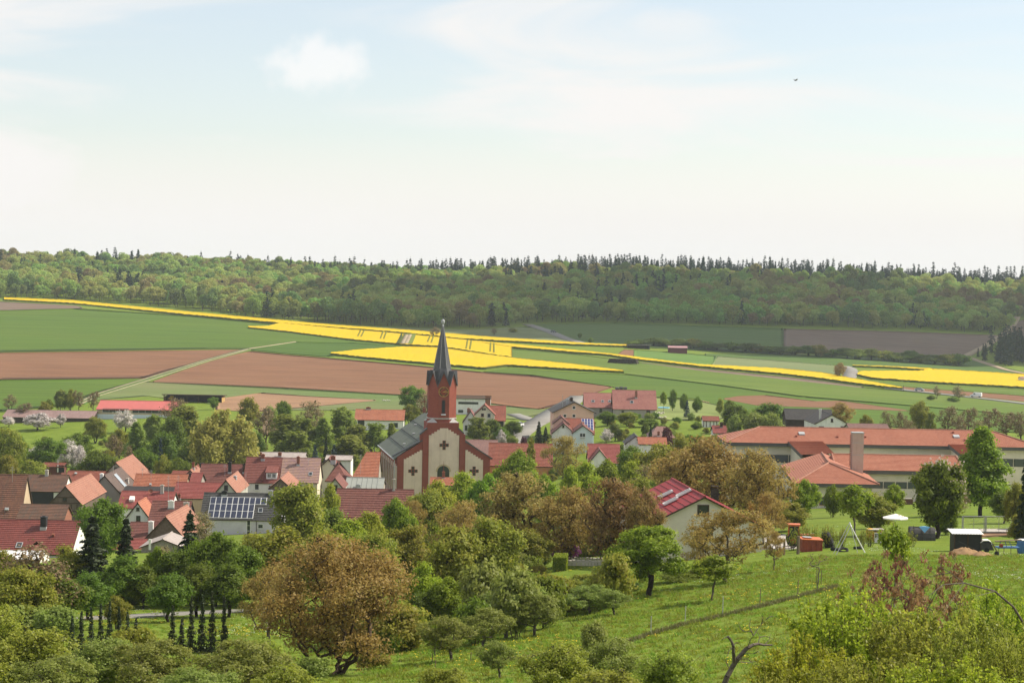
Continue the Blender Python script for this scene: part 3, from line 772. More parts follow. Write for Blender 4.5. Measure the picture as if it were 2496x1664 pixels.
    def dish(s, px, py, r=0.4, face='RF', mat=None):
        c = s.hit(face, px, py)
        m = MB();
        prof = [(0.0, 0.0), (r * .5, r * .08), (r * .85, r * .22), (r, r * .34)]
        m.lathe(prof, 12); m.lathe([(a, b + .02) for a, b in prof][::-1], 12)
        al = math.radians(60); ca, sa = math.cos(al), math.sin(al)
        m.v = [(c[0] + x, c[1] - 0.35 + y * ca - z * sa, c[2] + 0.5 + y * sa + z * ca) for x, y, z in m.v]
        m.tube(c + (0, 0, -0.1), (c[0], c[1] - 0.3, c[2] + 0.5), 0.03, 0.03, 5)
        return s._shift(m).build('satellite_dish', mat or M_grey, s.roof)
# ------------------------------------------------------------------ the church
def church():
    Dc = 430.0
    B_red = NT('church_brick'); v = B_red.coord('Object')
    br = B_red.node('ShaderNodeTexBrick'); B_red.l(B_red.node('ShaderNodeUVMap').outputs[0], br.inputs['Vector'])
    for k_, x_ in (('Scale', 1.0), ('Brick Width', 0.42), ('Row Height', 0.13), ('Mortar Size', 0.012)): br.inputs[k_].default_value = x_
    br.inputs['Color1'].default_value = (0.25, 0.062, 0.042, 1); br.inputs['Color2'].default_value = (0.29, 0.075, 0.05, 1); br.inputs['Mortar'].default_value = (0.22, 0.09, 0.065, 1)
    B_red = B_red.fin(B_red.mix(B_red.rng(B_red.noise(0.6, 4, 0.6, v), 0.45, 0.75, 0, 0.5), br.outputs[0], (0.18, 0.045, 0.035)), 0.9, 0.15)
    W = plaster('church_cream_plaster', (0.70, 0.56, 0.46), 0.35, (0.33, 0.19, 0.14))
    W2 = plaster('church_pale_strip', (0.56, 0.47, 0.41), 0.25, (0.33, 0.19, 0.14))
    SL = plain('spire_slate', (0.075, 0.075, 0.078), 0.6, 0.35, 0.35, 1.2)
    ZN = plain('nave_roof_sheet', (0.13, 0.145, 0.115), 0.8, 0.15, 0.25, 0.5)
    yaw = math.radians(9.5)
    k = F_PX / Dc
    A = P(968, 1117, Dc); ax = np.array([math.cos(yaw), math.sin(yaw), 0]); ay = np.array([-math.sin(yaw), math.cos(yaw), 0])
    def L_(px, py, y=0.0):
        d = pix_dir(px, py); o = CAM - A
        n = ay; t = (y - o.dot(n)) / d.dot(n); q = o + d * t
        return np.array([q.dot(ax), y, q[2]])
    xr = L_(1194, 1120)[0]
    xc = L_(1081, 1100)[0]
    zb = float(ground_z(A[0], A[1])) - A[2] - 1.0
    root = empty('church', A + np.array([0, 0, zb]), yaw, 'red brick and cream church with octagonal clock tower and slate spire', 'church')
    def sh(m):
        m.v = [(x, y, z - zb) for x, y, z in m.v]; return m
    NL = 34.0                       # nave length
    er, ec = 0.0, L_(1081, 1036)[2]            # eave and ridge heights
    m = MB()
    m.poly([(0, NL, zb), (0, 0.0, zb), (0, 0.0, er), (0, NL, er)])
    m.poly([(xr, 0, zb), (xr, NL, zb), (xr, NL, er), (xr, 0, er)])
    m.poly([(xr, NL, zb), (0, NL, zb), (0, NL, er), (xc, NL, ec), (xr, NL, er)])
    sh(m).build('nave_wall', B_red, root)
    nb = 9
    for i in range(nb):
        y0 = 1.3 + (NL - 2.0) * i / nb
        p = MB().box((-0.16, y0, zb + 1.5), (0.05, y0 + 1.25, er - 1.3))
        o = sh(p).build('wall_panel', W2, root)
        for j in range(1):
            g = MB().box((-0.2, y0 + 0.45, zb + 4), (-0.165, y0 + 1.05, er - 2.2)); sh(g).build('pane', M_glass, o)
    sh(MB().box((-0.3, 0.9, er - 1.0), (0.05, NL, er - 0.05))).build('cornice', B_red, root)
    rm = MB()
    ov = 0.55
    zl = er + 0.25
    sx = (ec - er) / xc
    rm.slab([(-ov, NL + .4, zl - ov * sx), (-ov, 0.7, zl - ov * sx), (xc, 0.7, ec + 0.25), (xc, NL + .4, ec + 0.25)][::1], 0.22)
    sx2 = (ec - er) / (xr - xc)
    rm.slab([(xc, NL + .4, ec + 0.25), (xc, 0.7, ec + 0.25), (xr + ov, 0.7, zl - ov * sx2), (xr + ov, NL + .4, zl - ov * sx2)], 0.22)
    roof = sh(rm).build('nave_roof', ZN, root)
    for i in range(1, 4):
        t = i / 4.0
        x = -ov + (xc + ov) * t; z = zl - ov * sx + (ec + 0.25 - zl + ov * sx) * t
        sh(MB().box((x - 0.08, 0.72, z - 0.05), (x + 0.08, NL + 0.35, z + 0.08))).build('roof_seam', M_black, roof)
    for (t, y) in ((0.55, 14.0), (0.3, 9.0), (0.7, 24.0)):
        x = -ov + (xc + ov) * t; z = zl - ov * sx + (ec + 0.25 - zl + ov * sx) * t
        sh(MB().box((x - 0.3, y, z + 0.0), (x + 0.3, y + 0.8, z + 0.28))).build('roof_hatch', M_grey, roof)
    sh(MB().tube((-ov - 0.1, 0.6, zl - ov * sx - 0.12), (-ov - 0.1, NL + .4, zl - ov * sx - 0.12), 0.13, 0.13, 6)).build('gutter', M_grey, roof)
    out = [(0, zb), (0, er + 0.3)]
    sl = L_(1026, 1077); s2 = L_(1026, 1058); s3 = L_(1041, 1046)
    for px, py in ((1024, 1078), (1024, 1057), (1040, 1045), (1041, 1034), (1117, 1034), (1118, 1046), (1131, 1056), (1132, 1076)):
        q = L_(px, py); out.append((q[0], q[2]))
    out += [(xr, er + 0.3), (xr, zb)]
    n = len(out)
    f = MB(); y0, y1 = -0.25, 0.75
    def strip(a, b, zt_a, zt_b):
        f.poly([(a, y0, zb), (b, y0, zb), (b, y0, zt_b), (a, y0, zt_a)]); f.poly([(b, y1, zb), (a, y1, zb), (a, y1, zt_a), (b, y1, zt_b)])
        f.poly([(a, y0, zt_a), (b, y0, zt_b), (b, y1, zt_b), (a, y1, zt_a)])
    tops = out[1:-1]
    for (xa, za), (xb, zz) in zip(tops[:-1], tops[1:]):
        if xb - xa > 0.12: strip(xa, xb, za, zz)
        else: f.poly([(xa, y0, za), (xa, y0, zz), (xa, y1, zz), (xa, y1, za)] if zz > za else [(xa, y1, za), (xa, y1, zz), (xa, y0, zz), (xa, y0, za)])
    f.poly([(0, y1, zb), (0, y0, zb), (0, y0, er + .3), (0, y1, er + .3)]); f.poly([(xr, y0, zb), (xr, y1, zb), (xr, y1, er + .3), (xr, y0, er + .3)])
    fac = sh(f).build('facade', B_red, root)
    sh(MB().box((-0.45, -0.1, zb), (-0.002, 0.9, er - 1.6))).build('corner_strip', W2, root)
    def panel(xa, xb, base, steps, cols, name='facade_panel'):
        p = MB(); N = cols
        for i in range(N):
            u0 = xa + (xb - xa) * i / N; u1 = xa + (xb - xa) * (i + 1) / N
            ty = steps(i, N)
            a = L_(u0, ty)[0]; b = L_(u1, ty)[0]; zt = L_((u0 + u1) / 2, ty)[2]
            p.box((a, -0.32, zb + 0.6), (b, -0.2, zt))
        return sh(p).build(name, W, root)
    panel(1045, 1119, 0, lambda i, n_: 1043 + 4.2 * max(0, abs(i - (n_ - 1) / 2) - 1.0), 11)
    panel(984, 1029, 0, lambda i, n_: 1118 - 3.6 * i, 7)
    panel(1134, 1177, 0, lambda i, n_: 1096 + 4.0 * i, 7)
    for (a, b) in ((1029.5, 1044), (1119.5, 1133)):
        xa, xb = L_(a, 1100)[0], L_(b, 1100)[0]
        sh(MB().box((xa, -0.5, zb), (xb, -0.255, L_(a, 1058)[2]))).build('pilaster', B_red, root)
    for (cx_, cy_) in ((1082, 1084), (1006, 1147), (1155, 1147)):
        c = L_(cx_, cy_); r = 0.98; w = 0.34
        def cross(m, r, w, d0, d1):
            m.box((c[0] - w, d0, c[2] - r), (c[0] + w, d1, c[2] + r))
            m.box((c[0] - r, d0, c[2] - w), (c[0] - w - .002, d1, c[2] + w)); m.box((c[0] + w + .002, d0, c[2] - w), (c[0] + r, d1, c[2] + w))
            return m
        o = sh(cross(MB(), r, w, -0.38, -0.322)).build('cross_window', B_red, root)
        for sx_, sz_ in ((0, 0), (0, 1), (0, -1), (1, 0), (-1, 0)):
            q = 0.3
            g = MB().box((c[0] + sx_ * 0.64 - q * .8, -0.41, c[2] + sz_ * 0.64 - q * .8), (c[0] + sx_ * 0.64 + q * .8, -0.383, c[2] + sz_ * 0.64 + q * .8))
            sh(g).build('pane', M_glass, o)
    c = L_(1080, 1149)
    arc = MB()
    R1, R2 = 1.62, 1.28
    th = np.linspace(0, math.pi, 15)
    for a, b in zip(th[:-1], th[1:]):
        q = [(c[0] + r * math.cos(t), y, c[2] + r * math.sin(t)) for y in (-0.36, -0.322) for (r, t) in ((R2, a), (R1, a), (R1, b), (R2, b))]
        arc.hexa([q[i] for i in (4, 5, 6, 7, 0, 1, 2, 3)])
    port = sh(arc).build('portal_arch', plaster('portal_stone', (0.5, 0.38, 0.24)), root)
    g = MB(); g.poly([(c[0] + R2 * math.cos(t), -0.345, c[2] + R2 * math.sin(t)) for t in th] + [(c[0] - R2, -0.345, c[2] - 2.4), (c[0] + R2, -0.345, c[2] - 2.4)])
    sh(g).build('pane', M_glass, port)
    sh(MB().box((c[0] - .16, -1.0, c[2] - 0.6), (c[0] + .16, -0.7, c[2] + 0.25)).tube((c[0], -.85, c[2] + .25), (c[0], -.85, c[2] + 2.3), 0.05, 0.03, 5)).build('gable_post', B_red, root)
    for (pa, pb) in (((958, 1113), (1030, 1074)), ((1024, 1060), (1043, 1044)), ((1129, 1057), (1115, 1044)), ((1199, 1119), (1126, 1073))):
        a = L_(*pa); b = L_(*pb)
        if a[0] > b[0]: a, b = b, a
        n_ = np.array([-(b[2] - a[2]), 0, b[0] - a[0]]); n_ /= np.linalg.norm(n_)
        q = [(a[0], -0.45, a[2]), (b[0], -0.45, b[2]), (b[0], 0.95, b[2]), (a[0], 0.95, a[2])]
        q = [np.array(p) + n_ * 0.3 for p in q]
        sh(MB().slab(q, 0.24)).build('shoulder_coping', SL, root)
    tx = L_(1081, 1000)[0]
    hb = (L_(1117, 1036)[0] - L_(1041, 1036)[0]) / 2
    zt0 = L_(1081, 1034)[2]
    ty = hb - 0.2
    tb = MB().box((tx - hb, y0 + .02, ec - 4), (tx + hb, ty + hb, zt0 + 0.4))
    tow = sh(tb).build('tower_base', B_red, root)
    z_led = L_(1081, 1020)[2]; z_gb = L_(1081, 938)[2]; z_gt = L_(1081, 906)[2]; z_tip = L_(1083, 797)[2]
    rad = (L_(1116, 980)[0] - L_(1046, 980)[0]) / 2 / math.cos(math.radians(22.5 - 3)) * 0.985
    a0 = math.radians(22.5)
    oc = lambda r, z, i: (tx + r * math.sin(a0 + i * math.pi / 4), ty - r * math.cos(a0 + i * math.pi / 4), z)
    def prism(r0, z0, r1, z1, mat, name, par):
        p = MB()
        for i in range(8): p.poly([oc(r0, z0, i - 1), oc(r0, z0, i), oc(r1, z1, i), oc(r1, z1, i - 1)])
        p.poly([oc(r1, z1, i) for i in range(8)]); p.poly([oc(r0, z0, i) for i in range(8)][::-1])
        return sh(p).build(name, mat, par)
    for sx_, sy_ in ((-1, -1), (1, -1), (1, 1), (-1, 1)):
        off = MB()
        c0 = np.array([tx + sx_ * hb, ty + sy_ * hb, zt0 + 0.4]); e1 = c0 - np.array([sx_ * hb * .62, 0, 0]); e2 = c0 - np.array([0, sy_ * hb * .62, 0]); tp = c0 + np.array([-sx_ * hb * .36, -sy_ * hb * .36, 0.9])
        for tri in ((c0, e1, tp), (e2, c0, tp), (e1, e2, tp)): off.poly(tri if sx_ * sy_ > 0 else tri[::-1])
        sh(off).build('corner_offset', plain('pale_offset_stone', (0.42, 0.40, 0.37), 0.8), root)
    prism(rad, zt0 + 0.2, rad, z_gb, B_red, 'tower_shaft', root)
    prism(rad + 0.13, z_led - 0.12, rad + 0.13, z_led + 0.12, plain('ledge_stone', (0.4, 0.37, 0.34), 0.8), 'tower_ledge', root)
    gb = MB(); gr = MB(); ri = rad * math.cos(math.radians(22.5))
    for i in range(8):
        A_, B_ = np.array(oc(rad, z_gb, i - 1)), np.array(oc(rad, z_gb, i))
        M_ = (A_ + B_) / 2; M_[2] = z_gt
        gb.poly([A_, B_, M_])
        ctr = np.array([tx, ty, 0]); nrm = (A_ + B_) / 2 - np.array([tx, ty, z_gb]); nrm /= np.linalg.norm(nrm)
        back = np.array([tx, ty, z_gt]) + nrm * ri * 0.25
        o_ = nrm * 0.28; l_ = (B_ - A_) / np.linalg.norm(B_ - A_) * 0.12; dn = np.array([0, 0, -0.25])
        for (E, s_) in ((A_, -1), (B_, 1)):
            q = [E + o_ + l_ * s_ + dn, M_ + o_ + np.array([0, 0, .14]), back + np.array([0, 0, .14]), np.array([tx, ty, z_gb - 0.2]) + (E - np.array([tx, ty, z_gb])) * 0.35]
            if s_ > 0: q = q[::-1]
            q = [np.array(x) for x in q]
            gr.poly([q[0], q[1], q[2]]); gr.poly([q[0], q[2], q[3]])
            e_ = [E + o_ + l_ * s_ + dn, M_ + o_ + np.array([0, 0, .14])]
            lowq = [e_[0] - np.array([0, 0, .3]), e_[1] - np.array([0, 0, .34])]
            w_ = [e_[0], e_[1], lowq[1], lowq[0]]
            gr.poly(w_ if s_ < 0 else w_[::-1])
    sh(gb).build('tower_gable', B_red, root)
    sh(gr).build('gable_roof', SL, root)
    sp = MB()
    z_sb = z_gb + 0.4; r_sb = rad * 0.9
    for (ra, za, rb, zz) in ((r_sb, z_sb, r_sb * 0.66, z_gt + 0.6), (r_sb * 0.66, z_gt + 0.6, 0.2, z_tip)):
        for i in range(8): sp.poly([oc(ra, za, i - 1), oc(ra, za, i), oc(rb, zz, i), oc(rb, zz, i - 1)])
    spire = sh(sp).build('spire', SL, root)
    for i in range(8):
        sh(MB().tube(oc(r_sb * 0.66, z_gt + .6, i), oc(0.2, z_tip, i), 0.07, 0.04, 4)).build('spire_hip', plain('hip_lead', (0.2, 0.2, 0.2), 0.5, 0.4), spire)
    z_c = L_(1083, 764)[2]
    bm_ = MB().lathe([(0.16, 0), (0.24, .35), (0.16, .6), (0.36, .85), (0.42, 1.15), (0.36, 1.45), (0.1, 1.7), (0.0, 1.75)], 10, (tx, ty, z_tip - 0.1))
    sh(bm_).build('spire_ball', M_grey, root)
    zc0 = z_tip + 1.6
    cm_ = MB().box((tx - .055, ty - .05, zc0), (tx + .055, ty + .05, z_c)).box((tx - 0.62, ty - .045, z_c - 0.78), (tx + 0.62, ty + .045, z_c - 0.66))
    for ex, ez in ((-.62, z_c - .72), (.62, z_c - .72), (0, z_c)): cm_.lathe([(0, -.1), (.1, 0), (0, .1)], 6, (tx + ex, ty, ez))
    sh(cm_).build('spire_cross', M_black, root)
    zf = L_(1083, 955)[2]
    yf = ty - ri - 0.02
    def disc(m, r, y, n=28, c2=None):
        cc = c2 or (tx, zf)
        m.poly([(cc[0] + r * math.cos(t), y, cc[1] + r * math.sin(t)) for t in np.linspace(0, 2 * math.pi, n, endpoint=False)])
        return m
    ck = MB()
    R = 1.06
    tt = np.linspace(0, 2 * math.pi, 37)
    gold = plain('clock_gold', (0.62, 0.40, 0.07), 0.4, 0.5, 0.05, metal=0.3)
    for a, b in zip(tt[:-1], tt[1:]):
        q = [(tx + r * math.cos(t), y, zf + r * math.sin(t)) for y in (yf, yf - 0.06) for (r, t) in ((R * .93, a), (R, a), (R, b), (R * .93, b))]
        ck.hexa(q)
    clock = sh(ck).build('clock_ring', gold, root)
    sh(disc(MB(), R * 0.94, yf - 0.01)).build('clock_face', plain('clock_red', (0.24, 0.045, 0.03), 0.8), clock)
    for i in range(12):
        nm = MB(); bl = MB()
        t = i * math.pi / 6; c_ = np.array([math.sin(t), 0, math.cos(t)]); d_ = np.array([math.cos(t), 0, -math.sin(t)]); o_ = np.array([tx, yf - 0.03, zf])
        q = [o_ + c_ * R * 0.60 - d_ * .105, o_ + c_ * R * 0.60 + d_ * .105, o_ + c_ * R * 0.95 + d_ * .15, o_ + c_ * R * 0.95 - d_ * .15]
        bl.slab(q[::-1], 0.012)
        q2 = [o_ + c_ * R * 0.62 - d_ * .045 + (0, -.012, 0), o_ + c_ * R * 0.62 + d_ * .045 + (0, -.012, 0), o_ + c_ * R * 0.90 + d_ * .045 + (0, -.012, 0), o_ + c_ * R * 0.90 - d_ * .045 + (0, -.012, 0)]
        if i % 3 == 0: nm.slab(q2[::-1], 0.01)
        else: nm.slab([o_ + c_ * R * 0.58 - d_ * .11 + (0, -.012, 0), o_ + c_ * R * 0.58 + d_ * .11 + (0, -.012, 0), o_ + c_ * R * 0.62 + d_ * .11 + (0, -.012, 0), o_ + c_ * R * 0.62 - d_ * .11 + (0, -.012, 0)][::-1], 0.01)
        sh(bl).build('hour_plate', M_black, clock); sh(nm).build('hour_mark', gold, clock)
    for (ang, ln, w) in ((68, 0.62, 0.06), (97, 0.88, 0.045)):
        t = math.radians(ang); c_ = np.array([math.sin(t), 0, math.cos(t)]); d_ = np.array([math.cos(t), 0, -math.sin(t)]); o_ = np.array([tx, yf - 0.075, zf])
        sh(MB().slab([o_ - c_ * .2 - d_ * w, o_ - c_ * .2 + d_ * w, o_ + c_ * R * ln + d_ * w * .5, o_ + c_ * R * ln - d_ * w * .5][::-1], 0.02)).build('clock_hand', gold, clock)
    for i in (0, 2, 4, 6):
        a = i * math.pi / 4; n_ = np.array([math.sin(a), -math.cos(a), 0]); t_ = np.array([math.cos(a), math.sin(a), 0])
        zc_ = L_(1083, 993)[2]; w = 0.42; h = 1.35
        o_ = np.array([tx, ty, zc_]) + n_ * (ri + 0.02)
        pr = [o_ + t_ * x + np.array([0, 0, z]) for x, z in [(-w, -h), (w, -h), (w, h)] + [(w * math.cos(t), h + w * math.sin(t)) for t in np.linspace(0.3, math.pi - 0.3, 6)] + [(-w, h)]]
        fr = MB().slab(pr, 0.05)
        wo = sh(fr).build('belfry_window', plain('belfry_frame', (0.15, 0.05, 0.04), 0.9), root)
        c_ = o_ + n_ * 0.012
        pr2 = [c_ + (p - o_) * np.array([0.72, 0.72, 0.86]) for p in pr]
        sh(MB().poly(pr2)).build('louvre', M_black, wo)
        sill = MB().slab([o_ + t_ * x + n_ * d + np.array([0, 0, -h - (0.0 if d < 0.1 else 0.22)]) for x, d in ((-w * 1.2, 0.22), (w * 1.2, 0.22), (w * 1.2, 0.0), (-w * 1.2, 0.0))], 0.08)
        sh(sill).build('window_sill', M_grey, wo)
    rc = MB().box((xc - .3, NL - .3, ec), (xc + .3, NL + .3, ec + 1.3)).box((xc - .07, NL - .07, ec + 1.3), (xc + .07, NL + .07, ec + 3.6)).box((xc - .55, NL - .06, ec + 2.6), (xc + .55, NL + .06, ec + 2.75))
    sh(rc).build('ridge_cross', M_brickch, root)
    sh(MB().tube((-0.6, -0.35, zb), (-0.6, -0.35, er - 0.3), 0.09, 0.09, 6)).build('downpipe', M_grey, root)
    return root
church()
# ------------------------------------------------------------------ the village
def HF(name, label, x1, yr, x2, ye, D, W, roof, wall, yaw=0.0, **kw):
    zr = P((x1 + x2) / 2, yr, D)[2]; ze = P((x1 + x2) / 2, ye, D - W / 2 - 0.3)[2]
    rise = max(0.6, (zr - ze) * (W / 2) / (W / 2 + 0.35))
    return House(name, label, (x1, yr), D, W, rise, roof, wall, x2=x2, yaw=yaw, **kw)
def HG(name, label, xa, ya, xl, xr, ye, D, L, roof, wall, yaw=90.0, **kw):
    W = (xr - xl) / F_PX * D * 0.94; rise = (ye - ya) / F_PX * D * 0.92
    h = House(name, label, (xa, ya), D, W, rise, roof, wall, L=L, yaw=yaw, **kw)
    return h
GV = 'houses and barns of the village'
h = HF('barn', 'weathered dark red barn roof with tan right gable, at the left edge of the village', -90, 1154, 65, 1268, 385, 10.5, T_old, W_tan, group=GV, cat='barn')
h.patch('vent_cap', M_grey, 'RF', 17, 1241, 0.7, 0.5, 0.25); h.antenna(30, 1175, 3.0)
h = HF('shed', 'low mossy dark tiled shed in front of the timbered barn', 55, 1228, 165, 1264, 365, 7, T_old2, W_brick, group=GV, cat='shed')
h = HF('barn', 'long weathered roof barn with white post opening below', 63, 1156, 166, 1197, 425, 9, T_old2, W_white, group=GV, cat='barn')
h.chimney(114, 1158, 0.6, 0.6, 1.0, M_conc)
h.patch('doorway', M_black, 'F', 95, 1213, 6, 3.0, 0.02)
h = HF('house', 'red roofed house behind the salmon barn ridge', 168, 1147, 264, 1192, 440, 9, T_red, W_grey, group=GV)
h.patch('vent_cap', M_grey, 'RF', 185, 1155, 0.5, 0.4, 0.3)
h = HG('barn', 'salmon roofed barn with dark half timbered gable and small window', 160, 1184, 119, 201, 1230, 385, 23, T_salmon, W_wood, group=GV, cat='barn')
h.window('S', 158, 1216, 0.8, 0.7, M_dkwood)
for (a, b, c_, d_) in ((128, 1226, 192, 1226), (122, 1245, 198, 1245), (140, 1212, 180, 1212)):
    p, q = h.hit('S', a, b), h.hit('S', c_, d_)
    h._shift(MB().box((-0.07, q[1], q[2] - .09), (-0.004, p[1], q[2] + .09))).build('timber_beam', M_dkwood, h.root)
for x in (132, 146, 160, 174, 188):
    p = h.hit('S', x, 1228); z1 = h.hit('S', x, 1245)[2]
    h._shift(MB().box((-0.065, p[1] - .09, z1), (-0.005, p[1] + .09, p[2]))).build('timber_post', M_dkwood, h.root)
h.chimney(248, 1166, 0.9, 0.6, 0.9, M_white, 'RF')
h = HG('house', 'brown roofed house with two pale solar collectors on its slope', 255, 1158, 214, 296, 1204, 411, 17, T_brown, W_grey, group=GV)
for (x, y) in ((286, 1163), (299, 1178)): h.window('RF', x, y, 2.6, 1.7, M_grey, plain('collector_glass', (0.42, 0.47, 0.52), 0.15, 0.6, 0.08), name='solar_collector', mull=3, sill=False)
h.chimney(311, 1176, 1.0, 0.4, 0.8, M_conc, 'RF'); h.antenna(276, 1165, 2.6, 'RF')
h = HG('barn', 'bright salmon roofed barn standing tallest before the green trees', 283, 1127, 235, 331, 1174, 440, 19, T_salmon, W_grey, group=GV, cat='barn')
h.window('S', 283, 1143, 0.9, 0.9, M_dkwood)
h = HF('house', 'long orange tiled house behind the crimson roof', 334, 1154, 457, 1200, 412, 9, T_orange, W_tan, group=GV)
h.antenna(368, 1182, 3.2); h.antenna(347, 1160, 1.6); h.patch('vent_cap', M_grey, 'RF', 367, 1183, 0.4, 0.4, 0.4)
h = HF('house', 'small red roof peeping out behind the long orange roof', 424, 1147, 470, 1165, 425, 8, T_red, W_tan, group=GV)
h = HF('shed', 'narrow blackish flat roofed shed behind the crimson roof', 309, 1185, 428, 1197, 400, 6, T_dark, W_dkbrown, group=GV, cat='shed')
h = HF('house', 'crimson tiled house with white edged dormer opening and chimney', 300, 1196, 426, 1238, 382, 9, T_crim, W_white, group=GV)
h.chimney(395, 1201, 0.6, 0.6, 1.4, M_conc); h.patch('dormer_shutter', M_white, 'RF', 322, 1219, 0.9, 1.2, 0.5); h.dish(368, 1203, 0.42, mat=M_brickch); h.antenna(410, 1198, 3.0)
h = HF('house', 'red tiled house with ochre wall between crimson and solar roofs', 433, 1175, 542, 1214, 392, 8.5, T_crim, W_ochre, group=GV)
h.chimney(437, 1215, 0.5, 0.5, 0.8); h.antenna(434, 1196, 3.0)
h = HG('cottage', 'tiny white half timbered cottage gable with two dark windows', 336, 1224, 310, 364, 1260, 362, 8, T_orange, W_white, group=GV, cat='cottage')
h.window('S', 336, 1240, 0.55, 0.6, M_dkwood); h.window('S', 337, 1263, 0.75, 1.0, M_dkwood)
h = HF('house', 'dark red roof with sooty top and white chimney beside the white cottage', 375, 1220, 465, 1274, 358, 9, T_maroon, W_grey, group=GV)
h.chimney(417, 1238, 1.0, 0.5, 1.2, M_white); h.chimney(454, 1238, 0.9, 0.6, 0.9, M_conc); h.antenna(410, 1225, 4)
h = HF('house', 'low maroon roof with tall whitewashed chimney behind the front barn', 322, 1272, 388, 1313, 336, 8, T_maroon, W_grey, group=GV)
h.chimney(368, 1300, 0.75, 0.75, 1.9, M_white)
h = HG('barn', 'big salmon roofed front barn with grey plank gable', 404, 1258, 352, 456, 1316, 325, 16, T_salmon, W_wood, group=GV, cat='barn', yaw=87)
h = HG('shed', 'grey stone gable with flat pitched gravel roof behind the row of conifers', 397, 1313, 328, 440, 1334, 305, 8, M_asbestos, W_stone, group=GV, cat='shed', course=0)
h.patch('vent_pipe', M_white, 'S', 366, 1326, 0.35, 1.6, 0.3)
h = HF('house', 'dark red roof fragment between the two tall spruces', 268, 1312, 356, 1350, 318, 8, T_crim, W_grey, group=GV)
h = HF('house', 'nearest dark red tiled house with white right gable and wide chimney', -110, 1264, 194, 1347, 300, 12.5, T_deep, W_white, yaw=0.0, group=GV)
h.chimney(107, 1285, 0.8, 1.1, 1.5, M_black); h.window('RF', 47, 1329, 0.9, 1.2, M_grey, name='roof_window', sill=False)
h.patch('vent_cap', M_brickch, 'RF', 130, 1306, 0.35, 0.35, 0.35)
h.window('E', 207, 1330, 0.8, 0.9, M_dkwood)
h = HF('garage', 'low white flat roofed garage before the nearest red house', -80, 1340, 108, 1352, 282, 6, M_white, W_white, group=GV, cat='garage', course=0)
h.window('F', 2, 1356, 0.9, 1.4)
h = HF('shed', 'orange brick shed cut off by the left picture edge', -90, 1395, 6, 1420, 232, 5, T_orange, plain('orange_brick', (0.42, 0.2, 0.12), 0.9, 0.15, 0.3, 3), group=GV, cat='shed')
h = HF('house', 'wide maroon roof with black capped chimney left of the dormer house', 494, 1130, 603, 1177, 410, 9, T_maroon, W_grey, group=GV)
h.chimney(560, 1151, 0.6, 0.7, 2.0, M_black); h.chimney(596, 1151, 0.7, 0.7, 1.6, M_dkwood); h.antenna(548, 1160, 2.4); h.chimney(571, 1162, 0.7, 0.5, 0.6, M_brickch)
h = HG('house', 'small salmon gable with sooty chimney left of the maroon roof', 464, 1145, 446, 484, 1164, 415, 9, T_salmon, W_grey, group=GV)
h.chimney(471, 1140, 0.5, 0.5, 1.0, M_brickch, 'RB'); h.chimney(492, 1140, 0.8, 0.7, 0.9, M_black, 'RF'); h.dish(478, 1140, 0.45, 'RF', M_brickch)
h.window('S', 464, 1157, 0.5, 0.6, M_dkwood)
h = HF('house', 'narrow red roof tucked against the maroon roof', 471, 1152, 493, 1178, 402, 7, T_crim, W_grey, group=GV)
h = HF('house', 'dormer house with red chequered tiles and twin white windows', 604, 1113.5, 692, 1177, 408, 10, T_check, W_white, group=GV)
h.chimney(641, 1119, 0.7, 0.7, 0.9, M_brickch)
c = h.hit('RF', 662, 1166); zt = h.hit('RF', 662, 1137)
dm = h._shift(MB().box((c[0] - 1.05, c[1] - 0.1, c[2] - 0.1), (c[0] + 1.05, zt[1], c[2] + 1.25))).build('dormer', W_white, h.root)
h._shift(MB().slab([(c[0] - 1.25, c[1] - .35, c[2] + 1.28), (c[0] + 1.25, c[1] - .35, c[2] + 1.28), (c[0] + 1.2, zt[1] + .1, zt[2] + .12), (c[0] - 1.2, zt[1] + .1, zt[2] + .12)], 0.12)).build('dormer_roof', T_check, dm)
for dx in (-0.48, 0.48):
    o_ = h.window('F', 0, 0, 0.78, 0.9, c=(c[0] + dx, c[1] - 0.1, c[2] + 0.6), mull=2, sill=False)
h.window('F', 626, 1186, 0.9, 1.2); h.window('F', 659, 1188, 0.8, 1.0)
h = HF('house', 'lilac and orange mottled roof with tall shadow casting chimney', 692.5, 1115, 780, 1176, 408, 10, T_lilac, W_cream, group=GV)
h.chimney(727, 1132, 0.55, 0.55, 1.5, M_brickch); h.window('RF', 757, 1155, 0.75, 0.95, M_grey, name='roof_window', sill=False); h.antenna(752, 1133, 1.4)
h.window('F', 758, 1188, 1.0, 1.2); h.window('F', 730, 1187, 1.0, 1.2)
h = HG('house', 'salmon roofed house with pale green gable above the solar roof', 551, 1169, 523, 579, 1203, 375, 16, T_salmon, W_green, group=GV)
h.window('S', 551, 1188, 0.7, 0.95, M_dkwood); h.dish(557, 1198, 0.4, 'RB'); h.dish(634, 1175, 0.55, 'RF', M_brickch); h.antenna(599, 1190, 3.0, 'RF'); h.chimney(573, 1166, 0.8, 0.5, 0.4, M_grey, 'RF')
h = HG('shed', 'small faded pink roofed shed with brown board gable', 684, 1166, 656, 712, 1190, 385, 13, T_salmon, W_wood, group=GV, cat='shed')
h = HF('house', 'lilac house with dark white jointed tiles and a large solar panel array', 501, 1200, 690, 1266, 360, 9.5, T_anth, W_lilac, group=GV)
SOLAR_D = h
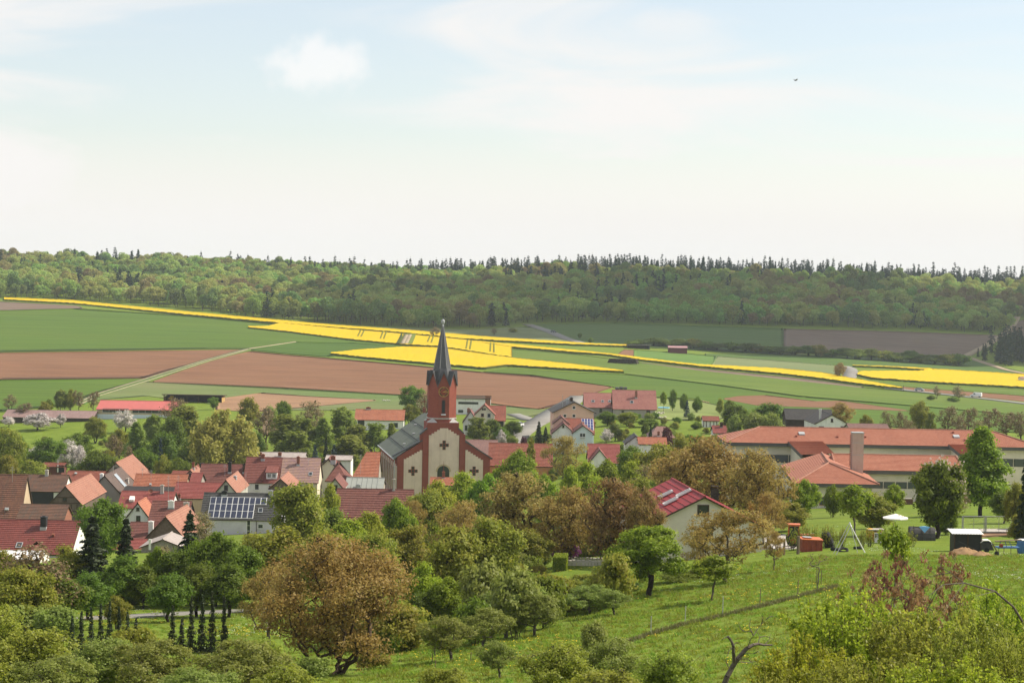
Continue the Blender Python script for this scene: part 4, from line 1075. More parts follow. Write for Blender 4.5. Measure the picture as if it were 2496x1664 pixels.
def solar_grid(h, x0, y0, x1, rows, cells, pw, ph, mat, gap=0.06):
    a = h.hit('RF', x0, y0); b = h.hit('RF', x1, y0)
    ax, up, out = (np.array(v, float) for v in h._axes('RF'))
    n = max(c[1] for c in cells); pw = (b - a).dot(ax) / n - gap
    fr = MB(); pans = []
    for r, (c0, c1) in enumerate(cells):
        for k in range(c0, c1):
            o = a + ax * (k * (pw + gap)) - up * ((r + 1) * (ph + gap)) + out * 0.14
            fr.hexa([o + ax * u + up * v + out * d for d in (-0.05, -0.012) for u, v in ((-gap * .8, -gap * .8), (pw + gap * .8, -gap * .8), (pw + gap * .8, ph + gap * .8), (-gap * .8, ph + gap * .8))])
            pans.append(o)
    ob = h._shift(fr).build('solar_array', M_white, h.roof)
    return ob, pans, ax, up, out, pw, ph
ob, pans, ax, up, out, pw, ph = solar_grid(h, 515, 1211, 652, 3, [(0, 10), (0, 8), (0, 8)], 1.0, 1.62, M_solar)
ob.parent = h.root; ob.name = 'solar_array'
me0 = None
for o in pans:
    if me0 is None:
        me0 = MB().hexa([ax * u + up * v + out * d for d in (0, 0.03) for u, v in ((0.05, 0.05), (pw - .05, 0.05), (pw - .05, ph - .05), (0.05, ph - .05))]).mesh('solar_panel', M_solar)
    link('solar_panel', me0, ob, o - np.array([0, 0, h.zb]))
h.window('RF', 635, 1244, 0.8, 1.1, M_grey, name='roof_window', sill=False)
h.window('F', 606, 1293, 0.75, 3.7, bars=3, name='stair_window'); h.window('F', 635, 1282, 0.95, 0.8)
h.chimney(547, 1206, 0.9, 0.6, 0.6, M_black); h.chimney(661, 1206, 0.5, 0.5, 0.7, M_grey)
h._shift(MB().tube(h.hit('F', 625, 1270) - np.array([0, .08, 0]), h.hit('F', 625, 1315) - np.array([0, .08, 0]), 0.05, 0.05, 5)).build('downpipe', M_dkwood, h.root)
h = HF('house', 'dark maroon roofed house right of the lilac mottled roof', 800, 1124, 852, 1172, 415, 10, T_maroon, W_green, group=GV, hip=(2.5, 2.5))
h.chimney(812, 1122, 0.9, 0.7, 0.8, M_brickch)
h = HG('house', 'grey green gable with dark window behind the yellow green trees', 817, 1165, 797, 838, 1190, 378, 9, T_maroon, W_green, group=GV)
h.window('S', 817, 1188, 0.85, 1.0, M_dkwood)
h = HG('house', 'cream gable peeping out beside the mottled roof', 800, 1118, 784, 816, 1134, 428, 8, T_maroon, W_cream, group=GV)
h = HF('house', 'orange roofed house with clipped left gable beside the church flank', 866, 1101, 925, 1162, 412, 11, T_orange, W_grey, group=GV, hip=(2.2, 0))
h.antenna(879, 1155, 4.0)
h = HF('garage', 'flat grey sheet roofed annex below the orange roof beside the church', 848, 1163, 935, 1190, 392, 9, M_greysheet2, W_grey, group=GV, cat='garage', course=0, cap=False)
for i in range(1, 7):
    x = h.L * i / 7; h._shift(MB().hexa([(x + u, y, -abs(y) * h.slope + 0.02 + d) for d in (-.04, 0.06) for u, y in ((-.04, -4.6), (.04, -4.6), (.04, 0), (-.04, 0))])).build('roof_seam', M_greysheet2, h.roof)
h.chimney(873, 1187, 0.9, 0.5, 0.4, M_grey)
h = HF('barn', 'large maroon ribbed barn roof in front of the church', 825, 1190, 1006, 1284, 350, 13, T_maroon, W_wood, group=GV, cat='barn', course=0.55)
h.chimney(960, 1194, 0.35, 0.35, 1.8, M_conc); h.patch('vent_cap', M_brickch, 'RF', 853, 1261, 0.3, 0.3, 0.3)
h = HF('shed', 'long grey fibre cement shed roof before the birches', 626, 1101, 745, 1117, 480, 8, M_asbestos, W_grey, group=GV, cat='shed', course=0)
for x in (634, 682): h.chimney(x, 1112, 0.8, 0.6, 0.8, M_brickch)
h = HF('shed', 'shorter grey shed roof with whitish wall left of the church', 798, 1109, 858, 1119, 470, 7, M_asbestos, W_white, group=GV, cat='shed', course=0)
h = HF('house', 'small red roofed house hidden by trees in front of the church door', 1052, 1163, 1120, 1182, 385, 7, T_orange, W_grey, group=GV)
h.chimney(1081, 1165, 0.5, 0.5, 1.1, M_brickch)
h = HF('house', 'bright orange red roofed white house left of the church tower', 869, 997, 986, 1023, 610, 9, T_orange, W_white, group='houses on the far village edge', course=0.6)
h.window('F', 964, 1036, 1.6, 1.6); h.window('F', 950, 1040, 0.9, 2.2); h.window('F', 880, 1034, 2.0, 2.4, M_dkwood); h.chimney(898, 997, 1.4, 0.6, 0.5)
h = HF('house', 'modern white flat roofed house with black strip window and brown panel', 1108, 963, 1196, 966, 660, 9, M_dkwood, W_white, group='houses on the far village edge', course=0, cap=False)
h.window('F', 1141.5, 982, 6.4, 0.75, M_black, name='strip_window', mull=4, sill=False); h.window('F', 1123, 1002, 1.6, 0.9, M_black, sill=False)
h.patch('wood_panel', plain('brown_panel', (0.25, 0.11, 0.06), 0.8), 'F', 1189, 985, 1.7, 5.6, 0.06)
GE = 'houses on the far village edge'
h = HG('cottage', 'small white gabled cottage with dark maroon roof right of the tower', 1147, 1001, 1128, 1166, 1030, 575, 9, T_maroon, W_white, group=GE, cat='cottage')
h.window('S', 1146, 1022, 1.2, 0.5, M_dkwood); h.window('S', 1137, 1042, 0.9, 1.4, M_dkwood); h.patch('entrance', M_white, 'S', 1145, 1045, 1.3, 2.2, 0.1); h.chimney(1142, 1006, 0.9, 0.8, 1.2, W_brick, 'RB')
h = HF('house', 'cream house with red roof and cream cross gable', 1183, 988, 1231.5, 1025, 572, 10.5, T_red, W_cream, group=GE, course=0.5)
h.window('F', 1217, 1032, 2.4, 1.6, M_dkwood, mull=3); h.window('F', 1194, 1031, 1.0, 1.2, M_dkwood)
h.patch('awning', M_white, 'F', 1198, 1027, 3.2, 0.25, 1.0)
g = HG('house', 'cream cross gable facing the church with paired attic windows', 1182, 986, 1154, 1205, 1011, 564, 7, T_red, W_cream, group=GE)
g.window('S', 1177, 997, 0.45, 0.6, M_dkwood, sill=False); g.window('S', 1182, 997, 0.45, 0.6, M_dkwood, sill=False); g.window('S', 1192, 1012, 0.9, 1.1, M_grey); g.window('S', 1176, 1011, 0.8, 0.9, M_brickch)
h = HF('house', 'dusty lilac roofed house right behind the church shoulder', 1128, 1071, 1211, 1112, 480, 10, T_pinkold, W_grey, group=GE)
h = HF('house', 'long red roofed house with orange left gable beside the church', 1194, 1079, 1345, 1135, 462, 11, T_red, plaster('wall_orange', (0.55, 0.27, 0.12)), group=GE)
h.patch('attic_door', M_dkbrown if False else M_dkwood, 'F', 1215, 1150, 1.4, 2.0, 0.04)  # flat dark wood panel on the front wall
h = HF('house', 'red tiled half timbered house behind the olive walnut', 1434, 1081, 1508, 1128, 455, 10, T_crim, W_white, group=GE)
for x in (1438, 1446, 1455, 1464):
    p = h.hit('F', x, 1134); h._shift(MB().box((p[0] - .1, p[1] - .05, p[2] - 1.2), (p[0] + .1, p[1] - .004, p[2] + .7))).build('timber_post', M_dkwood, h.root)
g = HG('house', 'orange red cross roof in front of the half timbered house', 1462, 1095, 1456, 1500, 1122, 448, 6, T_pink, W_white, group=GE)
h = HG('house', 'pink gabled house with dark grey roof and three white windows', 1400, 979, 1347, 1450, 1005, 545, 12, T_dark, W_pink, yaw=94, group=GE, eave=0.7, verge=0.5)
for (x, y, w) in ((1399, 993, 0.85), (1377, 1013, 0.85), (1399, 1013, 0.85)): h.window('S', x, y, w, 0.85)
h.chimney(1383, 984, 0.7, 0.6, 1.2, M_grey, 'RB'); h.chimney(1393, 979, 0.7, 0.7, 1.0, M_dkwood, 'RB'); h.antenna(1371, 992, 3.5, 'RB')
h = HF('house', 'lower left wing of the large grey house with three roof windows', 1424, 957, 1498, 993, 622, 12, T_pink, W_grey, group=GE, course=0.5)
for (x, w) in ((1445.5, 0.95), (1469, 0.75), (1486, 0.8)): h.window('RF', x, 978, w, 1.15, M_grey, name='roof_window', sill=False)
h.window('F', 1464, 1000, 0.7, 1.0, M_dkwood); h.window('F', 1495, 1002, 0.8, 1.4, M_dkwood)
h = HF('house', 'large grey house with broad light red roof and tall chimney', 1496.5, 950, 1594, 997, 612, 13, T_pink, W_grey, group=GE, course=0.5, verge=0.6)
h.chimney(1550.5, 969, 0.7, 0.6, 1.9, W_brick); h.window('RF', 1540, 980, 1.0, 1.2, M_grey, name='roof_window', sill=False); h.window('F', 1518, 1005, 0.7, 1.1, M_dkwood); h.window('F', 1580, 1006, 1.1, 1.6, M_brickch)
h = HG('house', 'pale blue gabled house with brown roof and twin window', 1421, 1036, 1396, 1446, 1055, 505, 9, T_maroon, W_blue, group=GE, eave=0.5, verge=0.4)
h.window('S', 1420, 1060, 1.45, 1.0, mull=2); h.window('S', 1420, 1068, 1.3, 0.3, M_white)
h = HG('house', 'cream gabled house with brown roof behind the olive walnut', 1374, 1031, 1340, 1396, 1056, 508, 10, T_maroon, W_white, group=GE, eave=0.5, verge=0.4)
h.window('S', 1373, 1039, 0.45, 0.6, M_dkwood); h.patch('roof_strip', M_white, 'RB', 1350, 1037, 0.25, 1.8, 0.06)
h = HF('house', 'red ridged rear house carrying blue solar panels', 1376, 1019, 1446, 1058, 520, 11, T_red, W_blue, group=GE)
ob, pans, ax, up, out, pw, ph = solar_grid(h, 1418, 1021, 1446, 4, [(0, 4), (1, 4), (2, 4), (3, 4)], 0.75, 1.15, M_solarblue, 0.08)
ob.parent = h.root
me1 = MB().hexa([ax * u + up * v + out * d for d in (0, 0.03) for u, v in ((0.04, 0.04), (pw - .04, 0.04), (pw - .04, ph - .04), (0.04, ph - .04))]).mesh('solar_panel', M_solarblue)
for o in pans: link('solar_panel', me1, ob, o - np.array([0, 0, h.zb]))
g = HG('house', 'salmon inner gable between the brown roofs', 1368, 1015, 1350, 1390, 1032, 515, 6, T_maroon, W_pink, group=GE)
h = HF('house', 'dusty grey hipped roof house beyond the lime green trees', 1580, 1039, 1642, 1066, 490, 10, T_pinkold, W_grey, group=GE, hip=(2.0, 2.0)); h.chimney(1605, 1062, 0.5, 0.5, 0.9, M_brickch)
h = HG('house', 'white gable with dark slate slope left of the dusty grey roof', 1550, 1062, 1520, 1572, 1082, 470, 8, T_dark, W_white, group=GE)
h = HF('house', 'sunlit orange roof below the dusty grey hipped roof', 1556, 1065, 1622, 1082, 468, 6, T_orange, W_white, group=GE)
h = HF('garden_house', 'half timbered garden house with red roof on the terrace', 1713, 1014, 1750, 1025, 555, 5.5, T_red, W_white, group=GE, cat='garden house')
for x in (1715, 1722, 1731, 1740, 1747):
    p = h.hit('F', x, 1031); h._shift(MB().box((p[0] - .09, p[1] - .05, p[2] - 1.0), (p[0] + .09, p[1] - .004, p[2] + .7))).build('timber_post', M_dkwood, h.root)
h = HF('house', 'small maroon roof with white right gable near the chestnuts', 1737, 1037, 1786, 1055, 505, 7, T_crim, W_white, group=GE); h.chimney(1758, 1041, 0.7, 0.6, 1.1, M_dkwood)
h = HG('farmhouse', 'white farm gable with dark roof and steel chimney behind the school', 2028, 1010, 1986, 2069, 1033, 478, 14, T_dark, W_white, group=GE, cat='farmhouse', yaw=93)
h.window('S', 2028, 1024, 0.55, 0.8, M_dkwood); h.window('S', 2002, 1041, 1.2, 0.5, M_dkwood); h.window('S', 2055, 1041, 1.2, 0.5, M_dkwood)
c = h.hit('RB', 1999, 1020); h._shift(MB().tube(c - np.array([0, 0, .5]), c + np.array([0, 0, 2.0]), 0.28, 0.28, 10).tube(c + np.array([0, 0, 2.0]), c + np.array([0, 0, 2.3]), 0.36, 0.36, 10)).build('chimney', M_metal, h.roof)
h = HF('barn', 'long blackish barn behind the white farm gable', 1913, 996, 2024, 1022, 505, 12, T_dark, W_dkbrown, group=GE, cat='barn', yaw=-3)
h = HF('house', 'dusty pink roof right of the white farm gable', 2066, 1032, 2160, 1050, 462, 9, T_pinkold, W_grey, group=GE)
h = HF('garden_house', 'dark red garden hut with open porch among the blossom trees', 112, 1127, 156, 1136, 490, 5.5, T_red, plain('hut_red_boards', (0.13, 0.045, 0.035), 0.9), group='sheds beyond the gardens', cat='garden hut', verge=0.6)
h.patch('porch_opening', M_black, 'F', 147, 1142, 1.9, 1.7, 0.03); h.patch('door_frame', M_white, 'F', 141, 1141, 0.3, 1.8, 0.05); h.chimney(141, 1128, 0.3, 0.3, 0.5, M_metal)
h = HF('barn', 'low brown roofed barn with dark wall at far left', 20, 998, 236, 1016, 660, 13, M_asbestos if False else tiles('sheet_dull_brown', (0.27, 0.17, 0.15), (0.33, 0.22, 0.2), (0.18, 0.12, 0.11), 0.8, 0.5), W_dkbrown, group='sheds beyond the gardens', cat='barn', course=0.8)
h = HF('hall', 'farm hall with pink red sheet roof and strip windows', 247, 975, 437, 997, 668, 14, M_pinkmetal, W_tan, group='sheds beyond the gardens', cat='hall', course=0)
h.window('F', 282, 1000, 8.5, 1.3, M_grey, name='strip_window', mull=4, sill=False); h.window('F', 362, 1002, 10.5, 1.3, M_grey, name='strip_window', mull=5, sill=False)
h.patch('plinth', W_blue, 'F', 330, 1020, h.L - .2, 2.6, 0.06)
def open_shed(name, label, x0, x1, yt, yb, D, depth, roof, wall, posts, group=None, tilt=0.5, end=None):
    a = P(x0, yt, D); b = P(x1, yt, D); L = b[0] - a[0]
    gz = min(float(ground_z(a[0], D)), float(ground_z(b[0], D)), float(ground_z(a[0], D + depth)), float(ground_z(b[0], D + depth))) - 0.5
    zb = P(x0, yb, D)[2]; gz = min(gz, zb)
    H = a[2] - gz
    root = empty(name, (a[0], D, gz), 0.0, label, 'shed', group)
    MB().slab([(-.6, -.8, H), (L + .6, -.8, H), (L + .6, depth + .4, H - tilt), (-.6, depth + .4, H - tilt)], 0.3).build('roof', roof, root)
    MB().box((0, depth - .2, 0), (L, depth, H - tilt - .35)).build('back_wall', wall, root)
    MB().box((0, 0.1, 0), (.25, depth - .21, H - tilt - .4)).build('side_wall', end or wall, root); MB().box((L - .25, 0.1, 0), (L, depth - .21, H - tilt - .4)).build('side_wall', end or wall, root)
    pm = MB().box((-.13, -.13, 0), (.13, .13, H - .32)).mesh('post', M_dkwood)
    for i in range(posts): link('post', pm, root, (0.15 + (L - .3) * i / (posts - 1), -0.15, 0))
    return root, H, L
r_, H_, L_s = open_shed('open_shed', 'long open fronted machine shed with black roof beyond the hall', 399, 541, 960, 986, 735, 8, M_dkwood, W_dkbrown, 6, 'sheds beyond the gardens', end=plain('shed_ochre_boards', (0.42, 0.28, 0.1), 0.9))
tr = empty('machine', (r_.location.x + 2.2, 735 + 3, float(ground_z(r_.location.x, 738))), 0, 'small yellow farm machine parked under the open shed', 'machine')
M_yel = plain('machine_yellow', (0.6, 0.33, 0.02), 0.5, 0.4)
MB().box((-1, -.8, .7), (1, .8, 1.6)).box((-.4, -.7, 1.602), (.9, .7, 2.3)).build('body', M_yel, tr)
for sx in (-.7, .7):
    w = MB(); w.tube((sx, -1.0, .55), (sx, -.75, .55), .55, .55, 12); w.build('wheel', M_black, tr); w = MB(); w.tube((sx, .75, .55), (sx, 1.0, .55), .55, .55, 12); w.build('wheel', M_black, tr)
open_shed('open_shed', 'far open shed with pale roof near the rapeseed tip', 1531, 1584, 839, 850, 1180, 7, M_asbestos, W_dkbrown, 6, 'far field sheds')
h = HF('shed', 'far dark red field shed with pinkish roof', 1629, 842.5, 1674, 847, 1160, 6, M_pinkmetal if False else plain('dull_pink_sheet', (0.36, 0.2, 0.2), 0.6), plain('field_shed_red', (0.12, 0.03, 0.03), 0.9), group='far field sheds', cat='shed', course=0)
h = HF('house', 'pinkish hut with grey flat roof behind the bare willow', 643, 1004, 655, 1010, 600, 5, M_grey, W_pink, group='sheds beyond the gardens', cat='hut', course=0)
# ------------------------------------------------------------------ the red sheet-roofed house at the lawn
h = House('house', 'cream house with shiny dark red sheet metal roof beside the lawn', (1716, 1209), 190, 11.2, 2.75, M_redmetal, plaster('wall_warm_white', (0.70, 0.63, 0.53), 0.08), L=15.5, yaw=96.5, eave=0.45, verge=0.35, course=0, thick=0.14, group=None)
sl = math.hypot(h.hw, h.rise)
for sg in (-1, 1):
    for i in range(1, 10):
        d = (sl + .4) * i / 10
        y = sg * d * h.hw / sl; z = -d * h.rise / sl
        h._shift(MB().box((-.33, y - .035, z - .03), (h.L + .33, y + .035, z + .045))).build('roof_seam', M_redmetal, h.roof)
for (x, y) in ((1624, 1207), (1668, 1204), (1636, 1224)): h.window('RB', x, y, 0.85, 1.5, M_white, name='roof_window', sill=False, depth=0.16)
h.window('S', 1714, 1242, 1.1, 0.95, M_dkwood); h.window('S', 1722, 1300, 1.2, 1.2, M_dkwood)
c = h.hit('RF', 1742, 1216)
h._shift(MB().box((c[0] - .45, c[1] - .35, c[2] - .8), (c[0] + .45, c[1] + .35, c[2] + 1.15)).box((c[0] - .52, c[1] - .42, c[2] + .45), (c[0] + .52, c[1] + .42, c[2] + .55)).box((c[0] - .5, c[1] - .4, c[2] + 1.4), (c[0] + .5, c[1] + .4, c[2] + 1.46)).tube((c[0] - .35, c[1] - .28, c[2] + 1.15), (c[0] - .35, c[1] - .28, c[2] + 1.4), .04, .04, 4).tube((c[0] + .35, c[1] + .28, c[2] + 1.15), (c[0] + .35, c[1] + .28, c[2] + 1.4), .04, .04, 4)).build('chimney', W_dkbrown, h.roof)
h.patch('roof_ladder', M_grey, 'RF', 1775, 1226, 0.5, 3.0, 0.1)
def slab_on_ground(name, mat, pix, label, dmin=120, t=0.06, kind='structure', cat=None):
    pts = [G(x, y, dmin) + np.array([0, 0, t]) for x, y in pix]
    o = MB().slab(pts, 0.3).build(name, mat); return tag(o, label, cat, kind=kind)
strip_field('paved_yard', M_conc, [(1850, 1322), (1862, 1306), (1905, 1302), (1940, 1305), (1960, 1312)], [(1850, 1334), (1880, 1337), (1935, 1337), (1960, 1325)], 0.08, dmin=160, step=6, rows=5)
o = MB(); a, b = G(1855, 1330, 150), G(1886, 1338, 150)
o.hexa([a + np.array(v) for v in ((0, 0, -.3), (0, .5, -.3))] * 0 + [np.array(p) for p in (a + (0, 0, -.5), b + (0, 0, -.5), b + (.2, .5, -.5), a + (.2, .5, -.5), a + (0, 0, .75), b + (0, 0, .1), b + (.2, .5, .1), a + (.2, .5, .75))])
tag(o.build('ramp_wall', M_white), 'white sloping ramp wall right of the red sheet roofed house', 'wall')
# ------------------------------------------------------------------ the school: three low wings with orange roofs
def school():
    W_s = plaster('school_cream', (0.72, 0.65, 0.54), 0.12)
    M_fas = plain('school_fascia', (0.10, 0.095, 0.09), 0.7, 0.3, 0.15)
    M_win = NT('school_glass').fin((0.07, 0.08, 0.09), 0.15, 0.6)
    a = P(1851, 1040, 348)
    root = empty('school', (a[0], a[1], float(ground_z(a[0], a[1])) - 1.0), 0.0, 'long low school with three orange tiled wings and square chimney block', 'school')
    ro = np.array(root.location)
    def sh(m): m.v = [tuple(np.array(p) - ro) for p in m.v]; return m
    def roof_plane(m, q, course=0.45):
        q = [np.array(p, float) for p in q]
        n = max(2, int(np.linalg.norm((q[2] + q[3]) / 2 - (q[0] + q[1]) / 2) / course))
        nr = np.cross(q[1] - q[0], q[3] - q[0]); nr /= np.linalg.norm(nr)
        ex = (q[1] - q[0]) / np.linalg.norm(q[1] - q[0]); ey = np.cross(nr, ex)
        def uv(p): d = p - q[0]; return (d.dot(ex), d.dot(ey))
        for i in range(n):
            t0, t1 = i / n, (i + 1) / n
            l0 = q[0] + (q[3] - q[0]) * t0; r0 = q[1] + (q[2] - q[1]) * t0; l1 = q[0] + (q[3] - q[0]) * t1; r1 = q[1] + (q[2] - q[1]) * t1
            up = nr * 0.05
            pts = [l0 + up, r0 + up, r1, l1] if np.linalg.norm(r1 - l1) > 0.02 else [l0 + up, r0 + up, r1]
            m.poly(pts, 0, [uv(p) for p in pts])
            m.poly([l0, r0, r0 + up, l0 + up], 0, [uv(l0), uv(r0), uv(r0 + ey * .04), uv(l0 + ey * .04)])
    def wing(x1, yr, D, x2, ye, W, hip1, hip2, wall_h, name, fas=0.55):
        A = P(x1, yr, D); B = P(x2, yr + (x2 - x1) * 0.0175, D); B[2] = A[2]
        ze = P((x1 + x2) / 2, ye, D - W / 2)[2]; hw = W / 2; zr = A[2]
        L0, R0 = A[0] - hip1, B[0] + hip2
        m = MB()
        f = lambda x, y, z: np.array([x, y, z])
        roof_plane(m, [f(L0, D - hw, ze), f(R0, D - hw, ze), f(B[0], D, zr), f(A[0], D, zr)])
        roof_plane(m, [f(R0, D + hw, ze), f(L0, D + hw, ze), f(A[0], D, zr), f(B[0], D, zr)])
        if hip1: roof_plane(m, [f(L0, D + hw, ze), f(L0, D - hw, ze), f(A[0], D, zr), f(A[0], D, zr)])
        if hip2: roof_plane(m, [f(R0, D - hw, ze), f(R0, D + hw, ze), f(B[0], D, zr), f(B[0], D, zr)])
        m.poly([f(L0, D + hw, ze - .01), f(R0, D + hw, ze - .01), f(R0, D - hw, ze - .01), f(L0, D - hw, ze - .01)], 1)
        o = sh(m).build('roof', [T_school, M_fas], root)
        rc = MB()
        for p, q in ((A, B), (f(L0, D - hw, ze + .06), A), (f(R0, D - hw, ze + .06), B)):
            rc.tube(p + (0, 0, .02), q + (0, 0, .02), .15, .15, 6)
        sh(rc).build('ridge_cap', T_salmon, o)
        fm = MB(); e = 0.05
        fm.box((L0 + e, D - hw + e, ze - fas), (R0 - e, D - hw + .25, ze - .012)).box((L0 + e, D + hw - .25, ze - fas), (R0 - e, D + hw - e, ze - .012))
        fm.box((L0 + e, D - hw + .252, ze - fas), (L0 + .25, D + hw - .252, ze - .012)).box((R0 - .25, D - hw + .252, ze - fas), (R0 - e, D + hw - .252, ze - .012))
        sh(fm).build('fascia', M_fas, root)
        i = 0.9
        zb = min(float(ground_z(L0, D - hw)), float(ground_z(R0, D - hw)), float(ground_z(L0, D + hw)), float(ground_z(R0, D + hw))) - .5
        sh(MB().box((L0 + i, D - hw + i, min(zb, ze - wall_h)), (R0 - i, D + hw - i, ze - fas + .1))).build('wall', W_s, root)
        return A, B, ze, hw, L0, R0, o
    A, B, ze, hw, L0, R0, rf = wing(1851, 1040, 348, 2416, 1084, 14.0, 6.5, 7.0, 5.0, 'rear')
    D = 348
    y = D - hw + 0.9
    n = 16
    for i in range(n):
        x0 = L0 + 1.4 + (R0 - L0 - 2.8) * i / n; x1 = L0 + 1.4 + (R0 - L0 - 2.8) * (i + 1) / n - 0.12
        w_ = sh(MB().box((x0, y - .06, ze - 3.3), (x1, y - .003, ze - 2.0))).build('window', M_fas, root)
        sh(MB().box((x0 + .08, y - .085, ze - 3.22), (x1 - .08, y - .062, ze - 2.08))).build('pane', M_win, w_)
    def roof_bit(name, px, py, D_, w, d, h, mat, parent):
        dd = pix_dir(px, py); s = (A[2] - ze) / hw
        o_ = CAM; t = (ze + s * (o_[1] - (D - hw)) - o_[2]) / (dd[2] - s * dd[1]); p = o_ + dd * t
        sh(MB().hexa([p + np.array([u, v, s * v + k]) for k in (-.2, h) for u, v in ((-w/2, -d/2), (w/2, -d/2), (w/2, d/2), (-w/2, d/2))])).build(name, mat, parent)
    for (x, y_) in ((1954, 1058), (2331, 1065)): roof_bit('roof_light', x, y_, D, 1.0, 1.0, 0.25, M_grey, rf)
    for (x, y_) in ((1941, 1064), (2041, 1066), (2109, 1066), (2323, 1055), (2352, 1074)): roof_bit('vent_tile', x, y_, D, 0.3, 0.4, 0.3, T_red, rf)
    A2, B2, ze2, hw2, L2, R2, rf2 = wing(2028, 1106, 312, 2330, 1147, 11.5, 0.3, 0.3, 4.6, 'front')
    y = 312 - hw2 + 0.9
    x0_, x1_ = P(2125, 1175, y)[0], P(2330, 1175, y)[0]
    n = 7
    for i in range(n):
        a_ = x0_ + (x1_ - x0_) * i / n; b_ = x0_ + (x1_ - x0_) * (i + 1) / n - .14
        w_ = sh(MB().box((a_, y - .06, ze2 - 2.75), (b_, y - .003, ze2 - 1.75))).build('window', M_fas, root)
        sh(MB().box((a_ + .08, y - .085, ze2 - 2.67), (b_ - .08, y - .062, ze2 - 1.83))).build('pane', M_win, w_)
    p_r0 = P(2003, 1100, 318); p_r1 = P(2020, 1128, 301); zr = p_r1[2]; p_r0 = np.array([p_r0[0], p_r0[1], zr])
    t = 0
    fy = 291.5
    eL = P(1935, 1177, fy); eR = P(2144, 1181, fy); zeP = (eL[2] + eR[2]) / 2
    bL = np.array([eL[0] + (p_r0[0] - p_r1[0]), 318.0, zeP]); bR = np.array([eR[0] + (p_r0[0] - p_r1[0]), 318.0, zeP])
    eL[2] = eR[2] = zeP; r1 = np.array([p_r1[0], p_r1[1], zr])
    m = MB()
    roof_plane(m, [eL, eR, r1, r1]); roof_plane(m, [bL, eL, r1, p_r0]); roof_plane(m, [eR, bR, p_r0, r1])
    pr = sh(m).build('roof', [T_school, M_fas], root)
    rc = MB()
    for p, q in ((r1, p_r0), (eL, r1), (eR, r1)): rc.tube(p + (0, 0, .05), q + (0, 0, .05), .15, .15, 6)
    sh(rc).build('ridge_cap', T_salmon, pr)
    fm = MB()
    for p, q in ((eL, eR), (bL, eL), (eR, bR)):
        d_ = (q - p) / np.linalg.norm(q - p); n_ = np.array([d_[1], -d_[0], 0])
        fm.hexa([p + d_ * .03 - n_ * .25 + (0, 0, -.5), q - d_ * .03 - n_ * .25 + (0, 0, -.5), q - d_ * .03 - n_ * .04 + (0, 0, -.5), p + d_ * .03 - n_ * .04 + (0, 0, -.5),
                 p + d_ * .03 - n_ * .25 + (0, 0, -.02), q - d_ * .03 - n_ * .25 + (0, 0, -.02), q - d_ * .03 - n_ * .04 + (0, 0, -.02), p + d_ * .03 - n_ * .04 + (0, 0, -.02)])
    sh(fm).build('fascia', M_fas, root)
    zg = float(ground_z(eL[0], fy)) - .8
    wl = [eL + (.9, .9, 0), eR + (-.9, .9, 0), bR + (-.9, 0, 0), bL + (.9, 0, 0)]
    sh(MB().hexa([np.array([p[0], p[1], min(zg, zeP - 3.5)]) for p in wl] + [np.array([p[0], p[1], zeP - .4]) for p in wl])).build('wall', W_s, root)
    for i in range(6):
        a_ = wl[0][0] + 1 + i * 1.9; b_ = a_ + 1.7
        if b_ > wl[1][0]: break
        w_ = sh(MB().box((a_, fy + .84, zeP - 3.2), (b_, fy + .897, zeP - 1.9))).build('window', plain('ochre_panel', (0.36, 0.2, 0.09), 0.7), root)
        sh(MB().box((a_ + .08, fy + .82, zeP - 3.1), (b_ - .08, fy + .838, zeP - 2.0))).build('pane', M_win, w_)
    def link_roof(c0, c1, c2, c3, D0, D1):
        q = [P(*c3, D1), P(*c2, D1), P(*c1, D0), P(*c0, D0)]
        m = MB(); roof_plane(m, q)
        o = sh(m).build('link_roof', [T_school, M_fas], root)
        for a_, b_ in ((q[3], q[0]), (q[2], q[1])):
            fm = MB(); d_ = np.array([0.22, 0, 0]) if a_ is q[3] else np.array([-0.22, 0, 0])
            fm.hexa([b_ + (0, 0, -.55), b_ + d_ + (0, 0, -.55), a_ + d_ + (0, 0, -.55), a_ + (0, 0, -.55), b_ + (0, 0, -.01), b_ + d_ + (0, 0, -.01), a_ + d_ + (0, 0, -.01), a_ + (0, 0, -.01)])
            sh(fm).build('fascia', M_fas, root)
        wz = float(ground_z(q[0][0], D1)) - .6
        k = [q[0] + (.5, .5, -.5), q[1] + (-.5, .5, -.5), q[2] + (-.5, 0, -.5), q[3] + (.5, 0, -.5)]
        sh(MB().hexa([(p[0], p[1], wz) for p in k] + k)).build('link_wall', W_s, root)
    link_roof((1913, 1068), (1999, 1069.5), (2034, 1105), (1953, 1108), 346, 324); link_roof((2304, 1077), (2392, 1079), (2425, 1106), (2343, 1108), 346, 324)
    cD = 303
    p0 = P(2077, 1138, cD); p1 = P(2106, 1056, cD)
    cw = p1[0] - p0[0]
    ch = sh(MB().box((p0[0], cD, float(ground_z(p0[0], cD))), (p1[0], cD + 1.7, p1[2]))).build('chimney_block', plaster('chimney_pale_pink', (0.52, 0.38, 0.32), 0.5, (0.2, 0.12, 0.09)), root)
    sh(MB().box((p0[0] - .06, cD - .06, p1[2] + .002), (p1[0] + .06, cD + 1.76, p1[2] + .12))).build('cap', M_grey, ch)
    lad = MB()
    for i in range(14): lad.box((p0[0] - .22, cD + .6, p1[2] - .4 - i * .33), (p0[0] - .04, cD + 1.1, p1[2] - .36 - i * .33))
    lad.box((p0[0] - .24, cD + .56, p1[2] - 5), (p0[0] - .20, cD + .6, p1[2] - .2)).box((p0[0] - .24, cD + 1.1, p1[2] - 5), (p0[0] - .20, cD + 1.14, p1[2] - .2))
    sh(lad).build('ladder', W_brick, ch)
